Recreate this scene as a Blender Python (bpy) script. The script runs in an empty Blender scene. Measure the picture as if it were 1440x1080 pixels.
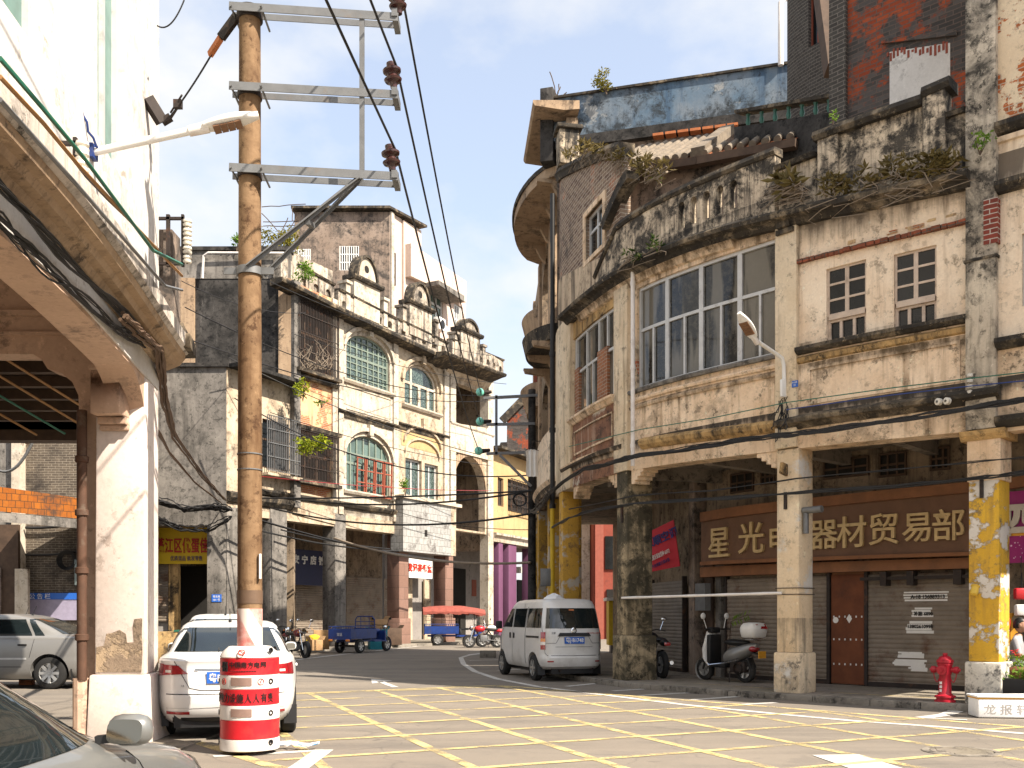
import bpy, bmesh, math, random
from mathutils import Vector, Matrix
R = math.radians
random.seed(7)
sc = bpy.context.scene
COL = sc.collection
EYE = 1.45; FPX = 1400.0
SUN = Vector((0.80, -0.565, 1.0)).normalized()

# ---------------------------------------------------------------- camera, light, sky
cam = bpy.data.objects.new('camera', bpy.data.cameras.new('camera')); COL.objects.link(cam)
cam.location = (0, 0, EYE); cam.rotation_euler = (R(90), 0, 0)
cam.data.lens = 35.0; cam.data.sensor_width = 36.0; cam.data.shift_y = (865 - 540) / 1440
cam.data.clip_start = 0.05; cam.data.clip_end = 3000
sc.camera = cam
sun = bpy.data.objects.new('sun', bpy.data.lights.new('sun', 'SUN')); COL.objects.link(sun)
sun.data.energy = 3.9; sun.data.angle = R(0.6); sun.data.color = (1.0, 0.89, 0.75)
sun.rotation_euler = SUN.to_track_quat('Z', 'Y').to_euler()
w = bpy.data.worlds.new('World'); sc.world = w; w.use_nodes = True
wn = w.node_tree; wn.nodes.clear()
def wnode(t): return wn.nodes.new(t)
out = wnode('ShaderNodeOutputWorld'); bg = wnode('ShaderNodeBackground'); sky = wnode('ShaderNodeTexSky')
sky.sky_type = 'NISHITA'; sky.sun_disc = False
sky.sun_elevation = math.asin(SUN.z); sky.sun_rotation = math.atan2(SUN.x, SUN.y)
sky.air_density = 1.0; sky.dust_density = 2.2; sky.ozone_density = 1.5
tc = wnode('ShaderNodeTexCoord'); mp = wnode('ShaderNodeMapping'); mp.inputs['Scale'].default_value = (1.0, 1.0, 1.7)
mp.inputs['Location'].default_value = (0.3, 0.2, 0.15)
nz = wnode('ShaderNodeTexNoise'); nz.inputs['Scale'].default_value = 3.1; nz.inputs['Detail'].default_value = 9; nz.inputs['Roughness'].default_value = .52
cr = wnode('ShaderNodeValToRGB'); cr.color_ramp.elements[0].position = .42; cr.color_ramp.elements[1].position = .58
mx = wnode('ShaderNodeMix'); mx.data_type = 'RGBA'
mx.inputs[7].default_value = (3.2, 3.2, 3.17, 1)
mlt = wnode('ShaderNodeMath'); mlt.operation = 'MULTIPLY_ADD'; mlt.inputs[1].default_value = .62; mlt.inputs[2].default_value = .38
wn.links.new(tc.outputs['Generated'], mp.inputs[0]); wn.links.new(mp.outputs[0], nz.inputs['Vector'])
wn.links.new(nz.outputs[0], cr.inputs[0]); wn.links.new(cr.outputs[0], mlt.inputs[0]); sx = wnode('ShaderNodeSeparateXYZ'); mr_ = wnode('ShaderNodeMapRange'); mr_.inputs[1].default_value = .12; mr_.inputs[2].default_value = .48; mr_.inputs[3].default_value = .92; mr_.inputs[4].default_value = 0
mxm = wnode('ShaderNodeMath'); mxm.operation = 'MAXIMUM'     # haze thickens the white towards the horizon
wn.links.new(tc.outputs['Generated'], sx.inputs[0]); wn.links.new(sx.outputs[2], mr_.inputs[0]); wn.links.new(mr_.outputs[0], mxm.inputs[0]); wn.links.new(mlt.outputs[0], mxm.inputs[1]); wn.links.new(mxm.outputs[0], mx.inputs[0])
wn.links.new(sky.outputs[0], mx.inputs[6]); wn.links.new(mx.outputs[2], bg.inputs[0])
bg.inputs[1].default_value = 0.11; wn.links.new(bg.outputs[0], out.inputs[0])
sc.view_settings.view_transform = 'Standard'; sc.view_settings.look = 'None'; sc.view_settings.exposure = 1.55; sc.view_settings.gamma = 1
sc.cycles.max_bounces = 6; sc.cycles.diffuse_bounces = 3; sc.cycles.glossy_bounces = 3; sc.cycles.transparent_max_bounces = 6
sc.cycles.use_denoising = True; sc.cycles.caustics_reflective = False; sc.cycles.caustics_refractive = False

# ---------------------------------------------------------------- scene tree helpers
def wloc(o):
    v = Vector((0, 0, 0))
    while o is not None:
        v += Vector(o.location); o = o.parent
    return v
def tag(o, label=None, cat=None, group=None, kind=None):
    if label: o['label'] = label
    if cat: o['category'] = cat
    if group: o['group'] = group
    if kind: o['kind'] = kind
    return o
def thing(name, label, cat, loc=(0, 0, 0), rotz=0, group=None):
    o = bpy.data.objects.new(name, None); COL.objects.link(o)
    o.empty_display_size = .2
    o.location = loc; o.rotation_euler = (0, 0, rotz)
    return tag(o, label, cat, group)
def copy_tree(o, parent=None):
    c = o.copy(); COL.objects.link(c); c.parent = parent
    for ch in list(o.children): copy_tree(ch, c)
    return c
class MB:
    def __init__(s): s.v = []; s.f = []; s.uv = []; s.mi = []
    def face(s, pts, uv=None, mi=0):
        n = len(s.v); s.v += [Vector(p) for p in pts]; s.f.append(tuple(range(n, n + len(pts)))); s.uv.append(uv); s.mi.append(mi)
    def hexa(s, p, mi=0, uvs=None):
        # p: 4 bottom (ccw) + 4 top
        for q in ((3, 2, 1, 0), (4, 5, 6, 7), (0, 1, 5, 4), (1, 2, 6, 5), (2, 3, 7, 6), (3, 0, 4, 7)):
            s.face([p[i] for i in q], [uvs[i] for i in q] if uvs else None, mi)
    def box(s, c, size, rot=None, mi=0):
        c = Vector(c); x, y, z = size[0] / 2, size[1] / 2, size[2] / 2
        m = rot if rot is not None else Matrix.Identity(3)
        if isinstance(m, (int, float)): m = Matrix.Rotation(m, 3, 'Z')
        p = [c + m @ Vector(q) for q in ((-x, -y, -z), (x, -y, -z), (x, y, -z), (-x, y, -z), (-x, -y, z), (x, -y, z), (x, y, z), (-x, y, z))]
        s.hexa(p, mi)
    def bx(s, x0, x1, y0, y1, z0, z1, mi=0): s.box(((x0 + x1) / 2, (y0 + y1) / 2, (z0 + z1) / 2), (abs(x1 - x0), abs(y1 - y0), abs(z1 - z0)), None, mi)
    def bar(s, a, b, wd, ht, up=(0, 0, 1), mi=0):
        a = Vector(a); b = Vector(b); d = (b - a).normalized(); u = Vector(up)
        r = d.cross(u)
        if r.length < 1e-4: r = d.cross(Vector((1, 0, 0)))
        r.normalize(); u = r.cross(d).normalized(); r *= wd / 2; u *= ht / 2
        s.hexa([a - r - u, a + r - u, b + r - u, b - r - u, a - r + u, a + r + u, b + r + u, b - r + u], mi)
    def tube(s, pts, rad, n=8, caps=True, mi=0):
        pts = [Vector(p) for p in pts]; m = len(pts)
        rr = rad if isinstance(rad, (list, tuple)) else [rad] * m
        base = len(s.v); prev = None
        for i, p in enumerate(pts):
            d = (pts[min(i + 1, m - 1)] - pts[max(i - 1, 0)]).normalized()
            if prev is None:
                a = d.cross(Vector((0, 0, 1)))
                if a.length < 1e-3: a = d.cross(Vector((1, 0, 0)))
            else: a = prev - d * prev.dot(d)
            a.normalize(); prev = a; b = d.cross(a)
            for k in range(n):
                t = 2 * math.pi * k / n
                s.v.append(p + (a * math.cos(t) + b * math.sin(t)) * rr[i])
        for i in range(m - 1):
            for k in range(n):
                k2 = (k + 1) % n
                s.f.append((base + i * n + k, base + i * n + k2, base + (i + 1) * n + k2, base + (i + 1) * n + k)); s.uv.append(None); s.mi.append(mi)
        if caps:
            s.f.append(tuple(base + k for k in range(n))[::-1]); s.uv.append(None); s.mi.append(mi)
            s.f.append(tuple(base + (m - 1) * n + k for k in range(n))); s.uv.append(None); s.mi.append(mi)
    def lathe(s, prof, o=(0, 0, 0), axis=(0, 0, 1), n=20, mi=0, a0=0, a1=2 * math.pi):
        o = Vector(o); ax = Vector(axis).normalized()
        a = ax.cross(Vector((0, 1, 0)))
        if a.length < 1e-3: a = ax.cross(Vector((1, 0, 0)))
        a.normalize(); b = ax.cross(a); base = len(s.v); full = abs(a1 - a0 - 2 * math.pi) < 1e-6
        nn = n if full else n + 1
        for r, h in prof:
            for k in range(nn):
                t = a0 + (a1 - a0) * k / n
                s.v.append(o + ax * h + (a * math.cos(t) + b * math.sin(t)) * max(r, 1e-4))
        for i in range(len(prof) - 1):
            for k in range(n):
                k2 = (k + 1) % nn
                s.f.append((base + i * nn + k, base + i * nn + k2, base + (i + 1) * nn + k2, base + (i + 1) * nn + k)); s.uv.append(None); s.mi.append(mi)
    def grid(s, rows, mi=0, close=False, uv=None):
        base = len(s.v); m = len(rows[0])
        for r in rows: s.v += [Vector(p) for p in r]
        for i in range(len(rows) - 1):
            for k in range(m if close else m - 1):
                k2 = (k + 1) % m
                s.f.append((base + i * m + k, base + i * m + k2, base + (i + 1) * m + k2, base + (i + 1) * m + k)); s.mi.append(mi)
                s.uv.append(None if uv is None else [uv[i][k], uv[i][k2], uv[i + 1][k2], uv[i + 1][k]])
    def prism(s, poly, ext, mi=0):
        ext = Vector(ext); p = [Vector(q) for q in poly]; q = [a + ext for a in p]; n = len(p)
        s.face(p[::-1], None, mi); s.face(q, None, mi)
        for i in range(n): s.face([p[i], p[(i + 1) % n], q[(i + 1) % n], q[i]], None, mi)
    def ball(s, c, r, n=10, mi=0, sc_=(1, 1, 1)):
        c = Vector(c); rows = []
        for i in range(n + 1):
            ph = math.pi * i / n
            rows.append([c + Vector((math.sin(ph) * math.cos(2 * math.pi * k / (2 * n)) * sc_[0], math.sin(ph) * math.sin(2 * math.pi * k / (2 * n)) * sc_[1], math.cos(ph) * sc_[2])) * r for k in range(2 * n)])
        s.grid(rows, mi, True)
    def xf(s, m, i0=0):
        for i in range(i0, len(s.v)): s.v[i] = m @ s.v[i]
    def each(s, name, mat, parent=None, **kw):
        """every separate piece becomes a part of its own"""
        key = {}; up = list(range(len(s.v)))
        def fd(i):
            while up[i] != i: up[i] = up[up[i]]; i = up[i]
            return i
        for i, v in enumerate(s.v):
            k = (round(v.x, 3), round(v.y, 3), round(v.z, 3))
            if k in key: up[fd(i)] = fd(key[k])
            else: key[k] = i
        for f in s.f:
            for i in f[1:]: up[fd(i)] = fd(f[0])
        gr = {}
        for j, f in enumerate(s.f): gr.setdefault(fd(f[0]), []).append(j)
        r = []
        for js in gr.values():
            m = MB(); mp = {}
            for j in js:
                for i in s.f[j]:
                    if i not in mp: mp[i] = len(m.v); m.v.append(s.v[i])
                m.f.append(tuple(mp[i] for i in s.f[j])); m.uv.append(s.uv[j]); m.mi.append(s.mi[j])
            r.append(m.build(name, mat, parent, **kw))
        return r
    def build(s, name, mat, parent=None, smooth=None, world=True, bevel=0, merge=False, kind=None):
        off = wloc(parent) if (parent is not None and world) else Vector((0, 0, 0))
        me = bpy.data.meshes.new(name)
        me.from_pydata([v - off for v in s.v], [], s.f)
        mats = mat if isinstance(mat, (list, tuple)) else [mat]
        for m in mats: me.materials.append(m)
        if len(mats) > 1: me.polygons.foreach_set('material_index', s.mi)
        uvl = me.uv_layers.new(name='UVMap').data
        for p in me.polygons:
            u = s.uv[p.index]
            if u is None:
                nrm = p.normal
                if abs(nrm.z) > .75:
                    for li, vi in zip(p.loop_indices, p.vertices): uvl[li].uv = (s.v[vi].x, s.v[vi].y)
                else:
                    t = Vector((-nrm.y, nrm.x)); t = t.normalized() if t.length > 1e-6 else Vector((1, 0))
                    for li, vi in zip(p.loop_indices, p.vertices):
                        q = s.v[vi]; uvl[li].uv = (q.x * t.x + q.y * t.y, q.z)
            else:
                for li, q in zip(p.loop_indices, u): uvl[li].uv = q
        if merge or smooth is not None or bevel:
            bm = bmesh.new(); bm.from_mesh(me); bmesh.ops.remove_doubles(bm, verts=bm.verts, dist=2e-4)
            bmesh.ops.recalc_face_normals(bm, faces=bm.faces)
            if bevel:
                ed = [e for e in bm.edges if len(e.link_faces) == 2 and e.calc_face_angle(0) > .6]
                bmesh.ops.bevel(bm, geom=ed, offset=bevel, segments=2, profile=.5, affect='EDGES', clamp_overlap=True)
            bm.to_mesh(me); bm.free()
        if smooth is not None or bevel:
            me.polygons.foreach_set('use_smooth', [True] * len(me.polygons)); me.set_sharp_from_angle(angle=R(smooth if smooth is not None else 40))
        o = bpy.data.objects.new(name, me); COL.objects.link(o)
        if parent is not None: o.parent = parent
        if kind: o['kind'] = kind
        return o
def bool_cut(o, cutters):
    """cut finished shapes out of o; the cutter meshes are deleted afterwards"""
    for c in cutters:
        m = o.modifiers.new('cut', 'BOOLEAN'); m.operation = 'DIFFERENCE'; m.object = c; m.solver = 'EXACT'
    dg = bpy.context.evaluated_depsgraph_get()
    me = bpy.data.meshes.new_from_object(o.evaluated_get(dg)); o.modifiers.clear(); o.data = me
    for c in cutters: bpy.data.objects.remove(c)
FONT = {}
def text_mesh(s, h, ext=.01, bold=0.0, spacing=1.0):
    """MB-like list of verts/faces of a text in the XZ plane, centred on x, baseline at 0"""
    cu = bpy.data.curves.new('t', 'FONT'); cu.body = s; cu.size = h; cu.extrude = ext; cu.offset = bold; cu.align_x = 'CENTER'; cu.space_character = spacing
    cu.resolution_u = 3
    o = bpy.data.objects.new('t', cu); COL.objects.link(o)
    dg = bpy.context.evaluated_depsgraph_get(); dg.update()
    me = bpy.data.meshes.new_from_object(o.evaluated_get(dg))
    bpy.data.objects.remove(o); bpy.data.curves.remove(cu)
    v = [Vector((p.co.x, -p.co.z, p.co.y)) for p in me.vertices]; f = [tuple(p.vertices) for p in me.polygons]
    bpy.data.meshes.remove(me); return v, f
def text_add(mb, s, h, o, right, up=(0, 0, 1), ext=.01, bold=0.0, width=None, mi=0, spacing=1.0):
    """letters centred on o (middle), right = reading direction; their face looks along right x up"""
    v, f = text_mesh(s, h, ext, bold, spacing)
    if not v: return
    r = Vector(right).normalized(); u = Vector(up).normalized(); n = r.cross(u)
    xs = [q.x for q in v]; zs = [q.z for q in v]; cx = (min(xs) + max(xs)) / 2; cz = (min(zs) + max(zs)) / 2
    sx = width / (max(xs) - min(xs)) if width else 1
    b = len(mb.v); o = Vector(o)
    for q in v: mb.v.append(o + r * ((q.x - cx) * sx) + u * (q.z - cz) - n * q.y)
    for q in f: mb.f.append(tuple(i + b for i in q)); mb.uv.append(None); mb.mi.append(mi)

# ---------------------------------------------------------------- picture <-> place
def P(px, py, d):            # the point at depth d (metres along the view axis) seen at a pixel of the photograph
    return Vector(((px - 720) / FPX * d, d, EYE + (865 - py) / FPX * d))
def G(px, py, z=0.0):        # the point of the ground (height z) seen at a pixel
    d = FPX * (EYE - z) / (py - 865); return Vector(((px - 720) / FPX * d, d, z))
class Fac:
    """a vertical facade that follows a plan curve; u = metres along it, off = metres out of it"""
    def __init__(s, pts, side, smooth=True):
        pts = [Vector(p) for p in pts]; q = []
        if smooth and len(pts) > 2:
            e = [pts[0] * 2 - pts[1]] + pts + [pts[-1] * 2 - pts[-2]]
            for i in range(1, len(e) - 2):
                for k in range(10):
                    t = k / 10; a, b, c, d = e[i - 1], e[i], e[i + 1], e[i + 2]
                    q.append(.5 * ((2 * b) + (c - a) * t + (2 * a - 5 * b + 4 * c - d) * t * t + (3 * b - a - 3 * c + d) * t ** 3))
            q.append(pts[-1])
        else: q = pts
        d0 = (q[0] - q[1]).normalized(); d1 = (q[-1] - q[-2]).normalized()
        s.q = [q[0] + d0 * 60] + q + [q[-1] + d1 * 60]; s.side = side; s.smooth = smooth
        s.L = [-60.0]
        for a, b in zip(s.q, s.q[1:]): s.L.append(s.L[-1] + (b - a).length)
        s.nrm = []
        for i in range(len(s.q)):
            d = (s.q[min(i + 1, len(s.q) - 1)] - s.q[max(i - 1, 0)]).normalized()
            s.nrm.append(Vector((-d.y, d.x)) * side)
        s.len = s.L[-2]
    def xy(s, u, off=0):
        i = 0
        while i < len(s.L) - 2 and u > s.L[i + 1]: i += 1
        t = (u - s.L[i]) / (s.L[i + 1] - s.L[i]); n = s.nrm[i].lerp(s.nrm[i + 1], t).normalized()
        if not s.smooth:
            d = (s.q[i + 1] - s.q[i]).normalized(); n = Vector((-d.y, d.x)) * s.side
        return s.q[i].lerp(s.q[i + 1], t) + n * off
    def n(s, u): a = s.xy(u, 0); b = s.xy(u, 1); return Vector((b.x - a.x, b.y - a.y, 0))
    def t(s, u): a = s.xy(u - .02); b = s.xy(u + .02); d = (b - a).normalized(); return Vector((d.x, d.y, 0))
    def pt(s, u, z, off=0): p = s.xy(u, off); return Vector((p.x, p.y, z))
    def hit(s, px, py, off=0):
        k = (px - 720) / FPX; best = None
        us = sorted(set([x for x in s.L] + [x for x in s.L]))
        pr = None
        for u in us:
            p = s.xy(u, off); g = p.x - k * p.y
            if pr is not None and pr[1] * g <= 0 and pr[1] != g:
                a, b = pr[0], u; ga = pr[1]
                for _ in range(30):
                    m = (a + b) / 2; pm = s.xy(m, off); gm = pm.x - k * pm.y
                    if ga * gm <= 0: b = m
                    else: a = m; ga = gm
                pm = s.xy((a + b) / 2, off)
                if pm.y > .3 and (best is None or pm.y < best[1]): best = ((a + b) / 2, pm.y)
            pr = (u, g)
        u, d = best
        return u, EYE + (865 - py) / FPX * d
    def steps(s, u0, u1, step=.35):
        if not s.smooth: return [u0, u1]
        n = max(1, math.ceil(abs(u1 - u0) / step)); return [u0 + (u1 - u0) * i / n for i in range(n + 1)]
    def box(s, mb, u0, u1, z0, z1, o0, o1, mi=0, step=.35):
        """solid between u0..u1, z0..z1 (numbers or (left,right) pairs), o0 inner..o1 outer"""
        za, zb = z0 if isinstance(z0, tuple) else (z0, z0); ya, yb = z1 if isinstance(z1, tuple) else (z1, z1)
        us = s.steps(u0, u1, step); N = len(us) - 1
        L = lambda a, b, i: a + (b - a) * i / N
        for i in range(N):
            a, b = us[i], us[i + 1]; q0, q1 = L(za, zb, i), L(za, zb, i + 1); r0, r1 = L(ya, yb, i), L(ya, yb, i + 1)
            A = lambda u, z, o: s.pt(u, z, o)
            mb.face([A(a, q0, o1), A(b, q1, o1), A(b, r1, o1), A(a, r0, o1)], [(a, q0), (b, q1), (b, r1), (a, r0)], mi)
            mb.face([A(b, q1, o0), A(a, q0, o0), A(a, r0, o0), A(b, r1, o0)], [(b, q1), (a, q0), (a, r0), (b, r1)], mi)
            mb.face([A(a, r0, o1), A(b, r1, o1), A(b, r1, o0), A(a, r0, o0)], [(a, o1), (b, o1), (b, o0), (a, o0)], mi)
            mb.face([A(a, q0, o0), A(b, q1, o0), A(b, q1, o1), A(a, q0, o1)], [(a, o0), (b, o0), (b, o1), (a, o1)], mi)
            if i == 0: mb.face([A(a, q0, o0), A(a, q0, o1), A(a, r0, o1), A(a, r0, o0)], [(o0, q0), (o1, q0), (o1, r0), (o0, r0)], mi)
            if i == N - 1: mb.face([A(b, q1, o1), A(b, q1, o0), A(b, r1, o0), A(b, r1, o1)], [(o1, q1), (o0, q1), (o0, r1), (o1, r1)], mi)
    def pbox(s, mb, L, Rr, o0, o1, ref=None, mi=0, level=False):
        """solid whose outer face is given by pixels: left edge (x, ytop, ybot), right edge (x, ytop, ybot)"""
        rf = o1 if ref is None else ref
        u0, t0 = s.hit(L[0], L[1], rf); _, b0 = s.hit(L[0], L[2], rf); u1, t1 = s.hit(Rr[0], Rr[1], rf); _, b1 = s.hit(Rr[0], Rr[2], rf)
        if level: t0 = t1 = (t0 + t1) / 2; b0 = b1 = (b0 + b1) / 2
        s.box(mb, u0, u1, (b0, b1), (t0, t1), o0, o1, mi); return u0, u1, (b0 + b1) / 2, (t0 + t1) / 2
    def wall(s, mb, u0, u1, z0, z1, o0, o1, ops=(), mi=0, step=.4):
        """wall with openings (ua, ub, za, zb, rise): rise > 0 gives an arched head"""
        if u1 < u0: u0, u1 = u1, u0
        za, zb = z0 if isinstance(z0, tuple) else (z0, z0); ya, yb = z1 if isinstance(z1, tuple) else (z1, z1)
        bot = lambda u: za + (zb - za) * (u - u0) / (u1 - u0); topz = lambda u: ya + (yb - ya) * (u - u0) / (u1 - u0)
        bs = set(s.steps(u0, u1, step)); OP = []
        for op in ops:
            ua, ub = sorted(op[:2]); a, b, rise = op[2], op[3], (op[4] if len(op) > 4 else 0)
            ua = max(ua, u0); ub = min(ub, u1); OP.append((ua, ub, a, b, rise, min(op[:2]), max(op[:2])))
            bs.add(ua); bs.add(ub)
            if rise:
                for k in range(1, 14): bs.add(ua + (ub - ua) * (1 - math.cos(math.pi * k / 14)) / 2)
        us = sorted(b for b in bs if u0 - 1e-6 <= b <= u1 + 1e-6); us = [u for i, u in enumerate(us) if i == 0 or u - us[i - 1] > 1e-5]
        def head(op, u):
            if not op[4]: return op[3]
            um = (op[5] + op[6]) / 2; h = (op[6] - op[5]) / 2; return op[3] + op[4] * math.sqrt(max(0, 1 - ((u - um) / h) ** 2))
        A = s.pt
        for a, b in zip(us, us[1:]):
            m = (a + b) / 2; act = sorted([op for op in OP if op[0] < m < op[1]], key=lambda o: o[2])
            cur = (bot(a), bot(b)); sol = []
            for op in act:
                sol.append((cur, (op[2], op[2]))); cur = (head(op, a), head(op, b))
            sol.append((cur, (topz(a), topz(b))))
            for (q0, q1), (r0, r1) in sol:
                if r0 - q0 < 1e-4 and r1 - q1 < 1e-4: continue
                mb.face([A(a, q0, o1), A(b, q1, o1), A(b, r1, o1), A(a, r0, o1)], [(a, q0), (b, q1), (b, r1), (a, r0)], mi)
                mb.face([A(b, q1, o0), A(a, q0, o0), A(a, r0, o0), A(b, r1, o0)], [(b, q1), (a, q0), (a, r0), (b, r1)], mi)
                mb.face([A(a, r0, o1), A(b, r1, o1), A(b, r1, o0), A(a, r0, o0)], [(a, o1), (b, o1), (b, o0), (a, o0)], mi)
                mb.face([A(a, q0, o0), A(b, q1, o0), A(b, q1, o1), A(a, q0, o1)], [(a, o0), (b, o0), (b, o1), (a, o1)], mi)
        ends = [(u0, bot(u0), topz(u0)), (u1, bot(u1), topz(u1))]
        for op in OP:
            for u in (op[0], op[1]): ends.append((u, max(op[2], bot(u)), min(op[3], topz(u))))
        for u, q, r in ends:
            if r - q > 1e-4: mb.face([A(u, q, o0), A(u, q, o1), A(u, r, o1), A(u, r, o0)], [(o0, q), (o1, q), (o1, r), (o0, r)], mi)
    def moulding(s, mb, pts, prof, mi=0):
        """profile [(off, dz)] swept along [(u, z)]; closed at both ends"""
        P2 = []
        for (ua, a), (ub, b) in zip(pts, pts[1:]):
            st = s.steps(ua, ub); P2 += [(u, a + (b - a) * (u - ua) / (ub - ua)) for u in (st if not P2 else st[1:])]
        rows = [[s.pt(u, z + dz, o) for o, dz in prof] for u, z in P2]
        uv = []
        for u, z in P2:
            acc = 0; r = []
            for i, (o, dz) in enumerate(prof):
                if i: acc += math.hypot(o - prof[i - 1][0], dz - prof[i - 1][1])
                r.append((u, z + acc))
            uv.append(r)
        mb.grid(rows, mi, False, uv)
        mb.face(rows[0], None, mi); mb.face(rows[-1][::-1], None, mi)
    def ppath(s, pix, off=0): return [s.hit(x, y, off) for x, y in pix]
def arc_strip(mb, F, u0, u1, z, rise, wd, o0, o1, n=16, mi=0):
    """archivolt: a band of width wd over an arched head"""
    um, h = (u0 + u1) / 2, abs(u1 - u0) / 2
    def pts(k): t = math.pi * k / n; return (math.cos(t), math.sin(t))
    for k in range(n):
        c0, s0 = pts(k); c1, s1 = pts(k + 1)
        q = []
        for o in (o0, o1):
            q += [F.pt(um - c0 * h, z + s0 * rise, o), F.pt(um - c1 * h, z + s1 * rise, o), F.pt(um - c1 * (h + wd), z + s1 * (rise + wd), o), F.pt(um - c0 * (h + wd), z + s0 * (rise + wd), o)]
        mb.hexa(q, mi)
def window(parent, F, u0, u1, z0, z1, off, cols, rows, frm, gls, bar=.05, depth=.06, arch=0, name='window', skip=(), sub=True):
    """glazed window: frame mesh with a pane sub-part; cols/rows are lists of fractions of the bars"""
    if u1 < u0: u0, u1 = u1, u0
    f = MB(); W, H = u1 - u0, z1 - z0
    for a, b, c, d in ((u0, u0 + bar, z0, z1), (u1 - bar, u1, z0, z1), (u0 + bar, u1 - bar, z0, z0 + bar)): F.box(f, a, b, c, d, off - depth, off)
    if not arch: F.box(f, u0 + bar, u1 - bar, z1 - bar, z1, off - depth, off)
    else: arc_strip(f, F, u0 + bar, u1 - bar, z1, max(arch - bar, .01), bar, off - depth, off)
    um, h = (u0 + u1) / 2, W / 2
    top = lambda u: z1 + (arch * math.sqrt(max(0, 1 - ((u - um) / h) ** 2)) if arch else 0) - bar * .6
    for c in cols:
        fr, b, lo, hi = (c + (bar, 0, 1))[:4] if isinstance(c, tuple) and len(c) == 1 else (c if isinstance(c, tuple) else (c, bar, 0, 1))
        u = u0 + W * fr; zt = z0 + H * hi if hi < 1 else top(u)
        F.box(f, u - b / 2, u + b / 2, z0 + max(bar, H * lo), zt, off - depth + .004, off - .004)
    for r in rows:
        fr, b, lo, hi = r if isinstance(r, tuple) else (r, bar, 0, 1)
        z = z0 + H * fr; e = h
        if arch and z > z1: e = h * math.sqrt(max(0, 1 - ((z - z1) / arch) ** 2))
        ua, ub = (um - e + bar * .5, um + e - bar * .5) if (lo, hi) == (0, 1) else (u0 + W * lo, u0 + W * hi)
        F.box(f, ua, ub, z - b / 2, z + b / 2, off - depth + .008, off - .008)
    fo = f.build(name, frm, parent)
    g = MB(); o = off - depth * .6
    us = F.steps(u0 + .01, u1 - .01, .25) if not arch else [um - h * .985 * math.cos(math.pi * k / 16) for k in range(17)]
    for a, b in zip(us, us[1:]):
        ta, tb = (top(a), top(b)) if arch else (z1 - .01, z1 - .01)
        g.face([F.pt(a, z0 + .01, o), F.pt(b, z0 + .01, o), F.pt(b, tb, o), F.pt(a, ta, o)], [(a, z0), (b, z0), (b, tb), (a, ta)])
    g.build('pane', gls, fo)
    return fo
def cable_pts(a, b, sag, n=14, wob=0):
    a = Vector(a); b = Vector(b); r = []
    for i in range(n + 1):
        t = i / n; p = a.lerp(b, t); p.z -= 4 * sag * t * (1 - t)
        if wob and 0 < i < n: p += Vector((random.uniform(-wob, wob), random.uniform(-wob, wob), random.uniform(-wob, wob)))
        r.append(p)
    return r
def leaves(mb, c, rad, n, size, mi=0, flat=.4):
    c = Vector(c)
    for _ in range(n):
        while True:
            d = Vector((random.uniform(-1, 1), random.uniform(-1, 1), random.uniform(-1, 1)))
            if d.length <= 1: break
        p = c + Vector((d.x * rad[0], d.y * rad[1], d.z * rad[2])); leaf(mb, p, size * random.uniform(.6, 1.3), None, mi)
def leaf(mb, p, l, d=None, mi=0, wd=.42):
    d = Vector(d) if d is not None else Vector((random.gauss(0, 1), random.gauss(0, 1), random.gauss(.2, .7)))
    d.normalize(); s = d.cross(Vector((random.gauss(0, 1), random.gauss(0, 1), random.gauss(0, 1))))
    if s.length < 1e-3: s = Vector((1, 0, 0))
    s.normalize(); nn = d.cross(s) * (l * .12)
    mb.face([p, p + d * l * .5 + s * l * wd * .5 - nn, p + d * l, p + d * l * .5 - s * l * wd * .5 - nn], None, mi)
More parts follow.
